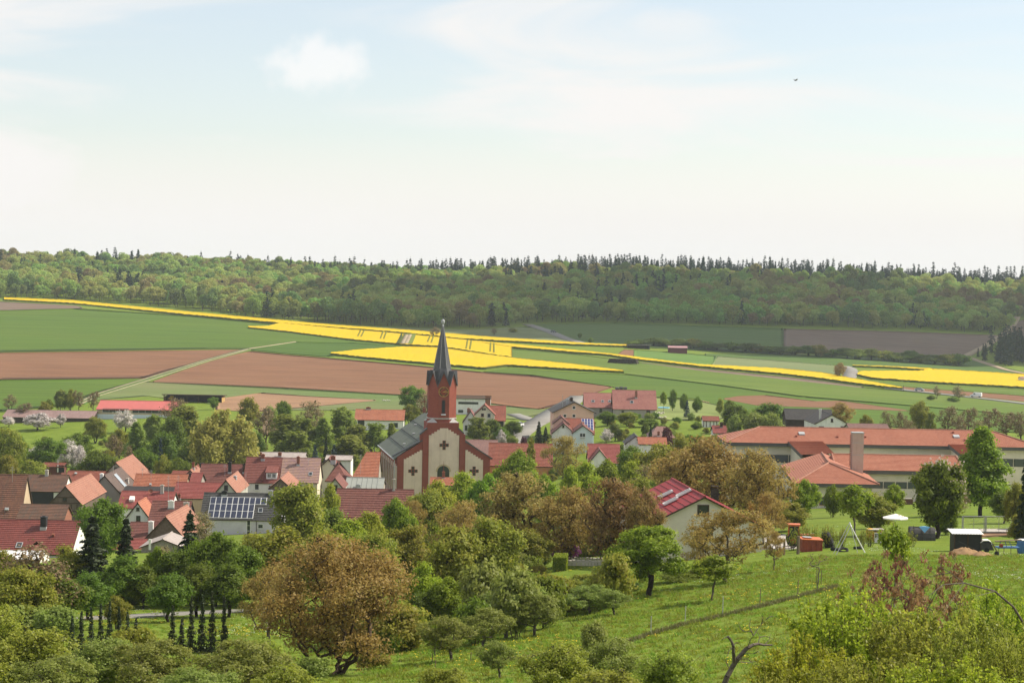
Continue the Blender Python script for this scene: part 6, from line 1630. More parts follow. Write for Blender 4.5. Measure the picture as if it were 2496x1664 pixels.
def tree(kind, px, ytop, D, wpx, name, label, group=None, base=None, cat='tree', rz=None, zmax=None):
    tm, cm, H, rx = PROTO[kind]
    g = at_ground(px, D) if base is None else np.array(base)
    zt = P(px, ytop, D); zf = P(px, 1000, D)
    g[0] = zt[0]; g[2] = float(ground_z(g[0], D))
    h = max(0.6, zt[2] - g[2]); w = wpx / F_PX * D
    if FIT[0] and not kind.startswith('blossom'):          # a tree is at least about as tall as wide: step towards the viewer, down the sight line, until its foot is low enough
        D0 = D
        while h < 1.08 * w and D > 0.78 * D0:
            D -= 1.5; zt = P(px, ytop, D); g = np.array([zt[0], D, float(ground_z(zt[0], D))]); h = max(0.6, zt[2] - g[2]); w = wpx / F_PX * D
    sz = h / H; sx = w / (2.0 * rx) * 0.97
    rr = random.Random(label + str(px))
    root = empty(name, g, rr.uniform(0, 6.28) if rz is None else rz, label, cat, group)
    for nm, me in (('trunk', tm), ('crown', cm)):
        if nm == 'crown' and kind == 'dead_apple': continue
        o = link(nm, me, root); o.scale = (sx, sx, sz)
    return root
# ------------------------------------------------------------------ planting, from the front to the back
GO = 'fruit trees of the orchard slope'; GW = 'russet walnut trees'; GM = 'trees between lawn and church'; GV2 = 'trees in front of the left houses'; GG = 'trees of the gardens beyond the village'
GB = 'trees along the far village edge'; GF = 'shrubs at the lower right corner'; GN = 'young spire shaped conifers'
T = tree
T('shrub_lime', 2075, 1400, 64, 330, 'shrub', 'upright yellow green shrub, left of the lower right thicket', GF, cat='shrub')
T('shrub_lime', 1960, 1520, 58, 270, 'shrub', 'low yellow green shrub beside the dead apple tree', GF, cat='shrub')
T('shrub_lime', 2210, 1455, 66, 300, 'shrub', 'tall yellow green shrub below the rusty twigs', GF, cat='shrub')
T('shrub_apple', 2290, 1430, 60, 380, 'shrub', 'grey green apple shrub with arching branches at lower right', GF, cat='shrub')
T('shrub_apple', 2440, 1440, 56, 330, 'shrub', 'grey green apple shrub in the lower right corner', GF, cat='shrub')
T('shrub_apple', 2130, 1560, 50, 360, 'shrub', 'grey green apple shrub at the bottom edge under the lime shrubs', GF, cat='shrub')
T('shrub_lime', 2420, 1390, 74, 200, 'shrub', 'thin lime shrub rising behind the arching branches', GF, cat='shrub')
T('shrub_lime', 2330, 1570, 48, 330, 'shrub', 'lime shrub at the bottom edge near the right corner', GF, cat='shrub')
T('shrub_apple', 2500, 1500, 52, 220, 'shrub', 'apple shrub cut off by the right picture edge', GF, cat='shrub')
T('shrub_apple', 1900, 1610, 52, 260, 'shrub', 'low apple shrub at the bottom edge by the dead apple tree', GF, cat='shrub')
T('sumac', 2190, 1328, 78, 210, 'shrub', 'bare shrub with rust red tips in front of the straw heap', 'rust red twig shrubs', cat='shrub')
T('sumac', 2300, 1325, 82, 190, 'shrub', 'rust red twig shrub below the white roofed hut', 'rust red twig shrubs', cat='shrub')
T('sumac', 2110, 1372, 74, 170, 'shrub', 'rust red twig shrub reaching out over the lawn', 'rust red twig shrubs', cat='shrub')
T('sumac', 2240, 1375, 70, 190, 'shrub', 'lower rust red twig shrub above the yellow green thicket', 'rust red twig shrubs', cat='shrub')
T('high_top', 2185, 1285, 86, 90, 'tree', 'fresh green young maple top before the white parasol', None, rz=0.4)
def dead_tree():
    D0 = 62.0
    b = P(1764, 1668, D0); b[2] = min(b[2], float(ground_z(b[0], D0)) + .1)
    r = empty('dead_tree', b, 0, 'leafless gnarled old apple tree on the lawn edge', 'dead tree')
    def limb(name, pts, r0, r1, par=None):
        q = [P(x, y, D0 + d) - b for x, y, d in pts]; m = MB(); n = len(q) - 1
        for k in range(n):
            ra = (r0 + (r1 - r0) * k / n) * .55; rb = (r0 + (r1 - r0) * (k + 1) / n) * .55; m.tube(q[k], q[k + 1], ra, rb, 7)
        return m.build(name, BARK['grey'], r, smooth=True)
    limb('trunk', [(1764, 1672, 0), (1772, 1648, .0), (1783, 1628, .1), (1797, 1606, .1), (1812, 1588, .2), (1822, 1578, .2)], .17, .115)
    limb('limb', [(1790, 1617, .1), (1788, 1592, -.1), (1787, 1572, -.2), (1782, 1560, -.2), (1774, 1550, -.3)], .105, .06)
    limb('limb', [(1822, 1578, .2), (1835, 1571, .3), (1848, 1568, .5), (1862, 1571, .7), (1882, 1571, 1.0)], .11, .045)
    rr = random.Random(8)
    tw = [((1822, 1578, .2), (1830, 1556, .1), (1836, 1548, .0)), ((1836, 1548, 0), (1832, 1538, -.2), (1812, 1537, -.3)), ((1836, 1548, 0), (1848, 1530, .2), (1868, 1508, .4)), ((1848, 1568, .5), (1852, 1552, .7), (1846, 1540, .9)), ((1852, 1552, .7), (1866, 1549, .9), (1884, 1556, 1.2)),
          ((1800, 1603, .1), (1815, 1590, -.3), (1838, 1592, -.6)), ((1797, 1606, .1), (1822, 1604, -.5), (1848, 1626, -.9)), ((1797, 1612, .1), (1826, 1614, .5), (1850, 1608, .9)), ((1786, 1575, -.2), (1776, 1586, -.4), (1770, 1610, -.6)), ((1770, 1610, -.6), (1776, 1626, -.6), (1782, 1632, -.5)),
          ((1787, 1572, -.2), (1796, 1564, -.1), (1806, 1572, .1)), ((1868, 1508, .4), (1876, 1502, .4), (1890, 1500, .5)), ((1856, 1520, .3), (1860, 1506, .1), (1858, 1498, .0)), ((1862, 1571, .7), (1874, 1560, .9), (1878, 1544, 1.1)), ((1812, 1537, -.3), (1804, 1530, -.4), (1800, 1514, -.5)), ((1774, 1550, -.3), (1762, 1556, -.4), (1758, 1560, -.4)),
          ((1838, 1592, -.6), (1848, 1586, -.7), (1850, 1590, -.8)), ((1836, 1548, 0), (1826, 1526, .2), (1830, 1506, .3))]
    for t in tw: limb('twig', list(t), .03, .008)
dead_tree()
T('apple_c', 1630, 1575, 70, 210, 'apple_tree', 'dark low apple tree at the bottom edge left of the dead tree', GO)
T('apple_b', 1470, 1545, 78, 190, 'apple_tree', 'gnarled apple tree at the bottom edge right of the small round one', GO, rz=2.0)
T('apple_c', 1360, 1565, 76, 220, 'apple_tree', 'bushy grey green apple tree at bottom centre', GO)
T('apple_c', 1500, 1625, 66, 260, 'apple_tree', 'apple treetop poking up at the bottom edge under the gnarled one', GO)
T('apple_b', 1222, 1555, 94, 110, 'apple_tree', 'small round apple tree on bright grass at bottom centre', GO, rz=0.2)
T('apple_c', 1100, 1622, 76, 190, 'apple_tree', 'apple treetop at the bottom edge right of the big walnut', GO)
T('apple_a', 1235, 1415, 124, 200, 'apple_tree', 'largest grey green apple tree in the orchard centre', GO, rz=0.5)
T('apple_a', 1305, 1445, 122, 150, 'apple_tree', 'apple tree leaning right of the largest orchard tree', GO, rz=1.2)
T('apple_b', 1175, 1480, 118, 140, 'apple_tree', 'leaning apple tree left of the largest orchard tree', GO, rz=3.3)
T('apple_b', 1105, 1495, 110, 150, 'apple_tree', 'forked apple tree right of the big walnut', GO, rz=0.1)
T('young_a', 1062, 1520, 114, 70, 'apple_tree', 'slim young tree between the big walnut and the forked apple tree', GO)
T('apple_a', 1440, 1425, 136, 150, 'apple_tree', 'olive apple tree casting shade left of the round green maple', GO, rz=2.2)
T('apple_b', 1500, 1432, 132, 110, 'apple_tree', 'leaning apple tree close to the round green maple', GO, rz=0.0)
T('olive_a', 1385, 1430, 142, 165, 'apple_tree', 'dark olive tree shading the orchard slope', GO)
T('olive_b', 1318, 1402, 150, 90, 'apple_tree', 'olive tree between the largest orchard tree and the clipped hedge', GO)
T('olive_b', 1475, 1388, 154, 100, 'apple_tree', 'golden olive tree below the stone edging', GO)
T('green_b', 1520, 1400, 150, 90, 'apple_tree', 'dark green tree pressed against the round maple', GO)
T('bush_a', 1660, 1395, 158, 110, 'shrub', 'dark green bush right of the round maple', GO, cat='shrub')
T('bush_b', 1710, 1385, 160, 90, 'shrub', 'olive bush before the white gable wall', GO, cat='shrub')
T('bush_c', 1450, 1515, 100, 80, 'shrub', 'twiggy brownish shrub on the lawn under the apple trees', GO, cat='shrub')
for (x, y, D, w, l) in ((70, 1520, 84, 300, 'yellow green apple tree at far bottom left'), (-20, 1470, 96, 220, 'apple tree cut off by the left picture edge'), (245, 1545, 88, 230, 'apple tree at bottom left below the conifer row'),
                        (390, 1560, 86, 250, 'spreading apple tree at the bottom edge left of the grey green one'), (310, 1520, 98, 170, 'dark centred apple tree below the left conifer row'), (560, 1560, 84, 270, 'pale grey green apple tree at the big walnut\'s foot'),
                        (150, 1600, 76, 270, 'apple treetop in the lower left corner'), (450, 1625, 72, 260, 'apple treetop at the bottom edge under the spreading one'), (700, 1620, 76, 200, 'pale apple twigs before the big walnut\'s trunk'),
                        (640, 1545, 90, 130, 'small apple tree standing in the left half of the big walnut')):
    T(('apple_a', 'apple_c', 'apple_b')[x % 3], x, y, D, w, 'apple_tree', l, GO)
T('bush_c', 40, 1470, 140, 170, 'shrub', 'grey green willow shrub on the left meadow edge', GV2, cat='shrub')
T('bush_c', 150, 1480, 138, 140, 'shrub', 'pale olive shrub left of the conifer row', GV2, cat='shrub')
T('olive_b', 285, 1452, 152, 70, 'shrub', 'silvery narrow shrub rising behind the left conifer row', GV2, cat='shrub')
T('walnut_a', 812, 1306, 104, 440, 'walnut_tree', 'big rust brown walnut tree dominating the lower left', GW, rz=0.7)
T('walnut_d', 660, 1370, 126, 200, 'walnut_tree', 'smaller walnut tree on the big walnut\'s left flank', GW)
T('walnut_c', 1262, 1152, 212, 250, 'walnut_tree', 'russet walnut tree below the church facade', GW, rz=0.4)
T('walnut_b', 1395, 1180, 205, 210, 'walnut_tree', 'russet walnut tree in the middle of the brown row', GW)
T('walnut_c', 1505, 1165, 181, 225, 'walnut_tree', 'russet walnut tree with a nest, left of the red sheet roof', GW, rz=2.1)
T('walnut_c', 1572, 1188, 177, 130, 'walnut_tree', 'russet walnut tree half covering the red sheet roof', GW, rz=1.0)
T('walnut_b', 1735, 1055, 232, 300, 'walnut_tree', 'large golden brown walnut tree behind the red sheet roof', GW)
T('walnut_b', 1850, 1085, 225, 200, 'walnut_tree', 'golden walnut tree beside the school pavilion', GW, rz=2.6)
T('walnut_b', 1660, 1085, 245, 180, 'walnut_tree', 'olive gold walnut tree left of the largest golden one', GW, rz=1.3)
T('walnut_d', 1872, 1190, 195, 120, 'walnut_tree', 'thin brown walnut tree over the paved yard', GW)
T('walnut_d', 1772, 1232, 150, 250, 'walnut_tree', 'sparse walnut tree with forked trunk before the white gable', GW, rz=0.2)
T('walnut_d', 1130, 1215, 205, 200, 'walnut_tree', 'olive brown walnut tree left of the russet row', GW, rz=2.0)
T('walnut_d', 1888, 1288, 158, 70, 'walnut_tree', 'slim bare walnut tree on the lawn beside the yard', GW)
T('maple_a', 1588, 1283, 146, 215, 'maple_tree', 'round bright green maple on the lawn below the white gable', None, rz=0.5)
T('young_a', 1740, 1352, 132, 125, 'young_tree', 'small fresh green tree on the lawn right of the round maple', None, cat='tree', rz=1.0)
T('sapling', 1996, 1338, 131, 80, 'sapling', 'bare staked sapling on the upper lawn', None, cat='tree')
T('chestnut', 2290, 1115, 205, 140, 'chestnut_tree', 'dark chestnut tree with white flower candles by the fence gate', None, rz=0.3)
T('linden', 2395, 1045, 252, 190, 'linden_tree', 'tall cone shaped light green linden at the school', None)
T('young_a', 2085, 1180, 205, 105, 'tree', 'loose light green tree with crooked trunk left of the parasol', None)
T('olive_b', 2130, 1200, 210, 110, 'tree', 'low olive tree behind the white parasol', None)
T('maple_b', 1962, 1165, 240, 90, 'tree', 'rounded bright bush tree before the school pavilion', None)
T('young_a', 2180, 1178, 225, 60, 'tree', 'thin young tree before the low brick wall', None)
T('bush_a', 2030, 1180, 255, 50, 'shrub', 'small light bush under the pavilion eave', None, cat='shrub')
T('spruce_b', 2505, 1080, 196, 60, 'spruce_tree', 'dark spruce cut off by the right picture edge', None)
T('olive_b', 2478, 1175, 215, 70, 'tree', 'brownish tree at the right edge above the gate', None)
T('green_b', 2450, 1195, 235, 70, 'tree', 'dark bush behind the linden near the right edge', None)
T('bare_b', 2330, 1180, 240, 80, 'tree', 'bare brown twiggy shrub between chestnut and linden', None)
T('bush_a', 2310, 1250, 212, 60, 'shrub', 'dark bush at the chestnut tree\'s foot', None, cat='shrub')
T('olive_b', 1930, 1225, 228, 110, 'tree', 'yellow olive bush between walnut and lawn', None)
T('bush_b', 2480, 1255, 200, 50, 'shrub', 'dark shrub right of the gate post', None, cat='shrub')
MID = [('maple_b', 1262, 1090, 330, 120, 'round lime green tree right of the church'), ('gold_cypress', 1295, 1068, 400, 34, 'slender golden cypress behind the round lime green tree'),
 ('maple_c', 1128, 1152, 312, 115, 'yellow green tree before the church door'), ('maple_c', 1065, 1172, 300, 105, 'yellow green tree before the church\'s left corner'), ('maple_b', 1190, 1150, 290, 110, 'bright tree before the church\'s right corner'),
 ('maple_b', 968, 1208, 250, 95, 'bright tree at the maroon barn\'s right end'), ('maple_c', 900, 1248, 236, 100, 'yellow green bush tree below the maroon barn'), ('olive_a', 1040, 1195, 262, 130, 'olive tree below the church\'s left corner'),
 ('walnut_d', 1010, 1210, 255, 90, 'brownish tree between two yellow green ones'), ('olive_b', 1000, 1280, 215, 150, 'olive thicket tree above the lime pair'), ('olive_a', 1100, 1290, 200, 190, 'olive tree in the thicket centre'),
 ('olive_b', 1190, 1260, 195, 180, 'dark olive tree under the russet walnut'), ('olive_a', 920, 1300, 205, 160, 'olive tree right above the big walnut'), ('olive_b', 1295, 1290, 202, 110, 'dark olive tree under the brown row'),
 ('bush_c', 1185, 1370, 165, 150, 'silvery green bush left of the clipped hedge'), ('bush_c', 1260, 1390, 158, 150, 'silvery bush below the clipped hedge'), ('bush_c', 1100, 1360, 172, 120, 'grey green bush in the thicket above the orchard'),
 ('bush_a', 1330, 1400, 160, 120, 'green bush left of the clipped hedge\'s foot'), ('maple_c', 1035, 1372, 150, 95, 'lime green bush tree beside the big walnut'), ('maple_b', 1092, 1402, 142, 125, 'rounded lime tree with dark underside above the orchard'),
 ('olive_b', 1432, 1398, 158, 100, 'yellowish tree below the stone edging'), ('bush_b', 1500, 1350, 175, 120, 'brown green bush left of the round maple'), ('olive_b', 1470, 1260, 222, 140, 'brown olive tree above the stone edging'),
 ('bush_a', 1160, 1455, 145, 110, 'dark green bush behind the largest apple tree'), ('green_b', 1030, 1440, 140, 80, 'dark green tree beside the big walnut\'s right edge'),
 ('walnut_d', 1372, 1055, 420, 125, 'olive brown walnut tree before the pale blue house'), ('green_a', 1535, 1078, 365, 100, 'green tree left of the golden walnut'), ('maple_c', 1430, 1125, 300, 90, 'lime tree in the sunlit row right of the church'),
 ('maple_b', 1478, 1115, 310, 100, 'bright green tree in the sunlit row'), ('maple_c', 1540, 1125, 300, 95, 'pale lime tree at the end of the sunlit row'), ('maple_c', 1388, 1138, 290, 60, 'small lime pyramid in the sunlit row'),
 ('maple_b', 1330, 1150, 285, 80, 'bright tree under the olive brown walnut'), ('olive_a', 1600, 1085, 340, 150, 'yellow olive tree before the dusty roof'), ('olive_b', 1660, 1062, 350, 110, 'yellow olive tree at the school\'s left end'),
 ('bare_b', 1580, 1130, 280, 120, 'brownish tree behind the russet walnuts'), ('green_a', 1620, 1150, 260, 110, 'green tree behind the red sheet roof'), ('olive_a', 1560, 1165, 255, 100, 'olive tree behind the red sheet roof\'s left edge'),
 ('olive_b', 1730, 1215, 205, 60, 'brown creeper tree at the red house\'s right eave'), ('maple_c', 1100, 1240, 230, 90, 'lime tree over the olive thicket'), ('bush_purple', 1378, 1312, 206, 70, 'lilac bush in purple blossom above the clipped hedge'),
 ('bush_b', 1440, 1325, 214, 80, 'yellow green bush behind the stone edging')]
for k, x, y, D, w, l in MID:
    FIT[0] = not (1285 < x < 1480 and 1280 < y < 1400 or x == 1470)
    T(k, x, y, D, w, 'bush' if k.startswith('bush') else 'tree', l, GM, cat='shrub' if k.startswith('bush') else 'tree')
FIT[0] = True
for k, x, y, D, w, l in [
 ('olive_a', 735, 1180, 300, 170, 'broad yellow green tree hiding the solar house\'s right end'), ('green_a', 770, 1215, 290, 130, 'darker green tree right of the broad yellow green one'), ('olive_b', 690, 1285, 240, 190, 'olive tree in front of the lilac wall'),
 ('olive_a', 800, 1300, 225, 170, 'olive tree behind the big walnut\'s crown'), ('maple_c', 850, 1265, 240, 110, 'lime green tree beside the maroon barn'), ('olive_b', 620, 1300, 235, 110, 'olive bush left of the lilac wall\'s trees'),
 ('green_a', 525, 1285, 184, 120, 'tall bright green tree before the salmon front barn'), ('green_a', 590, 1320, 182, 110, 'green tree under the lilac wall'), ('green_b', 440, 1335, 186, 100, 'green tree between the two tall spruces'),
 ('maple_b', 383, 1328, 188, 70, 'bright young tree before the grey stone gable'), ('green_a', 250, 1205, 270, 115, 'large fresh green tree before the timbered barn'), ('olive_b', 165, 1330, 188, 110, 'yellow green tree below the white gable'),
 ('bare_b', 95, 1320, 190, 190, 'brown leafed tree before the nearest red roof'), ('olive_a', 60, 1385, 182, 170, 'olive tree at the left road'), ('green_b', 130, 1370, 182, 140, 'dark green tree with two trunks at the left road'),
 ('green_b', 300, 1350, 186, 110, 'dark green tree left of the grey stone gable'), ('green_b', 350, 1375, 184, 90, 'shaded tree behind the road'), ('green_b', 480, 1370, 182, 110, 'shaded green tree above the right conifer row'),
 ('green_b', 560, 1370, 181, 110, 'shaded green tree left of the big walnut'), ('bare_b', 500, 1245, 300, 70, 'brown shrub tree on the salmon barn\'s right eave'), ('bare_b', 395, 1330, 250, 90, 'grey brown shrub on the stone gable'),
 ('olive_b', 10, 1340, 190, 90, 'yellow green tree at the left picture edge'), ('green_b', 215, 1390, 183, 100, 'shaded tree under the tall left spruce'), ('maple_c', 805, 1180, 330, 50, 'thin lime tree between the barn and broad tree'),
 ('green_b', 410, 1395, 182, 100, 'dark hedge tree behind the road')]:
    T(k, x, y, D, w * 1.12, 'tree', l, GV2)
FIT[0] = False
T('spruce_a', 226, 1255, 187, 122, 'spruce_tree', 'dark spruce with pale wall behind it, leftmost of the tall ones', 'tall dark spruces'); T('spruce_a', 308, 1260, 189, 92, 'spruce_tree', 'narrow dark spruce, middle of the tall ones', 'tall dark spruces')
T('spruce_b', 463, 1245, 188, 118, 'spruce_tree', 'broad dark spruce before the salmon front barn', 'tall dark spruces'); T('spruce_a', 647, 1330, 258, 26, 'spruce_tree', 'small spruce against the lilac wall', 'tall dark spruces')
_ord = ('first', 'second', 'third', 'fourth', 'fifth', 'sixth', 'seventh', 'eighth')
for i, (x, y) in enumerate(((176, 1500), (199, 1488), (222, 1478), (246, 1470), (268, 1464), (290, 1478), (311, 1490), (332, 1504))):
    T('young_fir', x, y, 121 + 1.2 * (i % 3), 30, 'young_conifer', 'slim dark young conifer, %s from the left in the left meadow row' % _ord[i], GN)
for i, (x, y) in enumerate(((422, 1474), (444, 1506), (468, 1452), (494, 1448), (518, 1440), (546, 1452))):
    T('young_fir', x, y, 125 + 1.2 * (i % 2), 32, 'young_conifer', 'slim dark young conifer, %s from the left in the row beside the big walnut' % _ord[i], GN)
FIT[0] = True
for k, x, y, D, w, l in [
 ('olive_a', 18, 1045, 485, 95, 'yellow green tree at the left edge of the gardens'), ('blossom_a', 92, 1007, 628, 92, 'spreading white blossom tree before the brown barn'), ('blossom_a', 22, 1015, 640, 40, 'white blossom tree before the brown barn\'s left end'),
 ('blossom_b', 306, 1000, 615, 62, 'white blossom tree before the pink roofed hall'), ('blossom_b', 148, 1008, 635, 26, 'small white blossom tree at the brown barn\'s wall'), ('blossom_b', 92, 1085, 525, 62, 'pale blossom tree above the garden hut'),
 ('blossom_b', 162, 1072, 515, 62, 'tall pale blossom tree right above the garden hut'), ('blossom_a', 193, 1088, 505, 48, 'white blossom tree right of the garden hut'), ('green_a', 240, 1090, 482, 95, 'wide green tree right of the garden hut'),
 ('olive_a', 233, 1017, 590, 58, 'rounded golden green tree before the hall'), ('birch_b', 333, 1028, 530, 85, 'cone shaped light green tree below the hall'), ('birch_a', 378, 1005, 570, 58, 'pale birch before the hall\'s right end'),
 ('birch_a', 448, 980, 535, 100, 'tall dark green birch left of the willow'), ('green_b', 415, 1010, 520, 70, 'dark green tree left of the tall birch'), ('willow', 545, 985, 530, 190, 'broad yellowish willow below the open machine shed'),
 ('willow', 592, 1055, 495, 110, 'lower yellowish willow bough tree'), ('birch_a', 480, 1055, 480, 95, 'green birch below the willow'), ('birch_b', 545, 1065, 475, 60, 'light green birch under the willow\'s right side'),
 ('green_b', 395, 1050, 490, 80, 'dark tree with blue fir beside it'), ('blue_fir', 392, 1068, 480, 30, 'blue grey fir in the gardens'), ('green_a', 440, 1110, 455, 70, 'fresh green tree behind the orange roof'), ('olive_b', 400, 1108, 460, 50, 'round grey green bush tree behind the orange roof'),
 ('bare_b', 275, 1060, 520, 60, 'brown tree in the garden centre'), ('bare_b', 318, 1085, 470, 40, 'yellowish bare shrub before the bright salmon barn'), ('bush_a', 60, 1090, 520, 60, 'dark hedge bush left of the blossom trees'), ('green_b', 45, 1062, 560, 60, 'dark green bush below the blossom tree'),
 ('green_a', 120, 1060, 560, 90, 'mid green hedge tree above the garden hut'), ('green_a', 190, 1050, 555, 80, 'mid green hedge tree below the golden green one'), ('olive_b', 75, 1120, 470, 90, 'brown green tree left of the garden hut'), ('olive_a', 20, 1110, 450, 80, 'yellow green tree above the long weathered barn'),
 ('olive_b', 290, 1045, 545, 60, 'olive tree below the white blossom tree'), ('bush_b', 270, 1100, 470, 50, 'brown bush left of the bright salmon barn'), ('green_a', 350, 1085, 470, 70, 'light tree right above the bright salmon barn'),
 ('birch_a', 690, 1003, 550, 85, 'first birch of the row left of the church'), ('birch_a', 740, 1012, 548, 75, 'second birch of the row left of the church'), ('birch_b', 788, 1018, 545, 80, 'third birch of the row left of the church'),
 ('birch_a', 832, 985, 552, 75, 'tallest birch of the row left of the church'), ('birch_a', 872, 1030, 540, 75, 'fifth birch, before the bright orange red roof'), ('birch_a', 915, 1025, 540, 60, 'sixth birch, before the white house wall'),
 ('birch_b', 955, 1030, 538, 50, 'last birch, next to the church roof'), ('bare_a', 650, 985, 560, 80, 'bare branching tree right of the willow'), ('bare_b', 765, 975, 610, 90, 'brown bare tree behind the birch row'), ('bush_b', 608, 970, 650, 60, 'olive bush on the bare yard'),
 ('bush_a', 690, 975, 640, 40, 'green bush at the yard\'s edge'), ('blue_fir', 768, 1085, 490, 36, 'small dark fir behind the grey shed roof'), ('blue_fir', 815, 1083, 488, 44, 'spreading dark fir behind the mottled roof'), ('spruce_a', 795, 1065, 500, 22, 'thin dark spruce behind the mottled roof'),
 ('green_a', 1005, 935, 690, 66, 'round green tree left of the church tower'), ('bare_b', 1035, 955, 650, 75, 'brown bare tree touching the church tower'), ('olive_b', 1000, 985, 620, 50, 'olive bush behind the church ridge'),
 ('bare_a', 60, 978, 680, 45, 'small yellowish tree above the brown barn\'s left half'), ('olive_b', 108, 978, 678, 36, 'yellow topped tree above the brown barn'), ('birch_a', 150, 946, 690, 38, 'slender tree at the farm track\'s foot'), ('olive_b', 172, 948, 690, 30, 'yellow green tree at the farm track\'s foot'),
 ('bare_a', 192, 948, 688, 34, 'bare brown tree beside the farm track'), ('bare_a', 228, 950, 685, 34, 'bare reddish tree left of the pink roof'), ('bare_b', 25, 960, 700, 40, 'grey bare tree at the far left field edge'), ('bush_a', 120, 972, 700, 26, 'dark bush behind the brown barn'),
 ('bare_b', 430, 968, 690, 90, 'brown bushes before the open machine shed'), ('green_a', 520, 965, 700, 30, 'green shrub at the open shed\'s right end'), ('bush_c', 660, 990, 600, 40, 'greyish bush by the pinkish hut'),
 ('birch_a', 720, 1045, 520, 90, 'lower birch standing before the birch row'), ('birch_a', 850, 1055, 515, 100, 'lower birch right of the tallest one'), ('green_b', 620, 1050, 520, 50, 'dark shrub right of the willow')]:
    T(k, x, y, D, w, 'tree', l, GG)
FIT[0] = False
for k, x, y, D, w, l in [
 ('birch_a', 1165, 1012, 540, 55, 'young birch before the small white cottage'), ('green_b', 1195, 1020, 560, 45, 'dark bush under the cream gable'), ('green_b', 1248, 1024, 556, 50, 'dark green bush right of the cream house'), ('green_b', 1222, 1040, 540, 40, 'grey green bush before the cream house'),
 ('blossom_a', 1222, 1048, 530, 26, 'white flowering bush by the village road'), ('spruce_a', 1314, 1026, 520, 30, 'dark conifer at the road before the pink house'), ('spruce_b', 1330, 1040, 512, 34, 'second dark conifer before the brown gables'), ('bush_plum', 1276, 1060, 495, 24, 'plum red bush beside the road'),
 ('bush_a', 1360, 1015, 540, 20, 'dark bush at the pink house\'s corner'), ('green_a', 1482, 1000, 570, 50, 'green tree before the large grey house'), ('olive_a', 1530, 1004, 565, 55, 'rounded olive tree before the large grey house'), ('green_a', 1575, 1018, 560, 60, 'low green tree right of the olive one'),
 ('blossom_b', 1478, 1044, 520, 34, 'pale lilac bush right of the blue panels'), ('green_b', 1500, 1030, 525, 40, 'dark hedge bush right of the pale lilac one'), ('blue_fir', 1675, 974, 605, 20, 'lone blue fir on the garden lawn'), ('young_a', 1618, 953, 625, 20, 'thin tree at the garden lawn\'s left edge'),
 ('green_a', 1640, 945, 650, 24, 'young tree behind the garden lawn'), ('bush_a', 1668, 957, 645, 20, 'hedge bush behind the blue fir'), ('bush_a', 1700, 965, 640, 24, 'hedge bush at the lawn\'s back'), ('bush_b', 1755, 972, 630, 22, 'yellow green bush at the lawn\'s right corner'), ('bush_a', 1778, 974, 625, 26, 'dark hedge bush at the lawn\'s right corner'),
 ('green_b', 1800, 984, 530, 74, 'dark green chestnut left of the pair behind the school'), ('green_b', 1868, 980, 525, 95, 'broad dark chestnut behind the school'), ('bush_c', 1840, 1005, 500, 80, 'grey green bush tree below the broad chestnut'), ('bush_c', 1885, 1008, 495, 60, 'grey green willow bush before the blackish barn'),
 ('bush_c', 1790, 1012, 500, 40, 'grey bush below the left chestnut'), ('gold_cypress', 1767, 1018, 530, 16, 'small brown cypress by the garden house'), ('walnut_b', 2048, 977, 525, 78, 'round golden brown tree behind the white farm gable'), ('olive_b', 2110, 1010, 480, 40, 'pale green bush right of the white farm gable'),
 ('green_b', 1575, 1028, 520, 22, 'dark clipped hedge on the terrace'), ('green_b', 1600, 1026, 522, 24, 'dark clipped hedge right on the terrace'), ('spruce_a', 1586, 1036, 480, 22, 'dark conifer before the dusty hipped roof'), ('bush_plum', 1628, 1036, 478, 30, 'dark red bush before the dusty hipped roof'),
 ('bare_a', 2165, 998, 500, 44, 'bare tree left of the yellow crowned one behind the school'), ('olive_b', 2245, 977, 505, 56, 'yellow crowned tall tree behind the school'), ('bare_a', 2198, 1000, 498, 40, 'bare thin tree left beside the yellow crowned one'), ('bare_b', 2215, 1022, 480, 50, 'brown low shrub tree behind the school roof'),
 ('birch_a', 2270, 1000, 495, 26, 'narrow yellow green tree right of the yellow crowned one'), ('bare_a', 2312, 984, 500, 60, 'large bare tree behind the school\'s middle'), ('bare_a', 2362, 988, 500, 56, 'bare tree right of the large bare one'), ('bare_b', 2335, 1010, 485, 50, 'low bare tree in the row behind the school'),
 ('bare_a', 2412, 990, 498, 60, 'bare tree above the school\'s right hip'), ('bare_a', 2455, 1000, 492, 60, 'dark twigged tree near the right edge behind the school'), ('bare_b', 2490, 1002, 488, 60, 'bare tree at the right picture edge'), ('bare_b', 2390, 1022, 480, 50, 'low brown tree before the bare row'),
 ('walnut_b', 2048, 882, 1010, 38, 'lone brown tree at the road bend'), ('bare_b', 2284, 939, 860, 22, 'small grey green tree beside the far road'), ('bare_b', 2337, 939, 850, 40, 'round brown tree beside the far road'), ('bush_a', 2270, 962, 845, 22, 'low dark bush under the small roadside tree'), ('bush_a', 2325, 966, 838, 30, 'low dark bush under the round roadside tree'),
 ('bush_b', 1250, 800, 1290, 26, 'brown bush in the pale meadow before the forest'), ('bare_b', 1205, 800, 1260, 20, 'reddish bare tree in the pale meadow'), ('bare_b', 1060, 796, 1220, 30, 'brown bush at the rapeseed field\'s back'), ('bush_a', 1414, 810, 1250, 12, 'dark bush by the forest road'), ('bush_a', 1440, 822, 1210, 14, 'dark bush at the forest road\'s lower end')]:
    T(k, x, y, D, w, 'tree', l, GB)
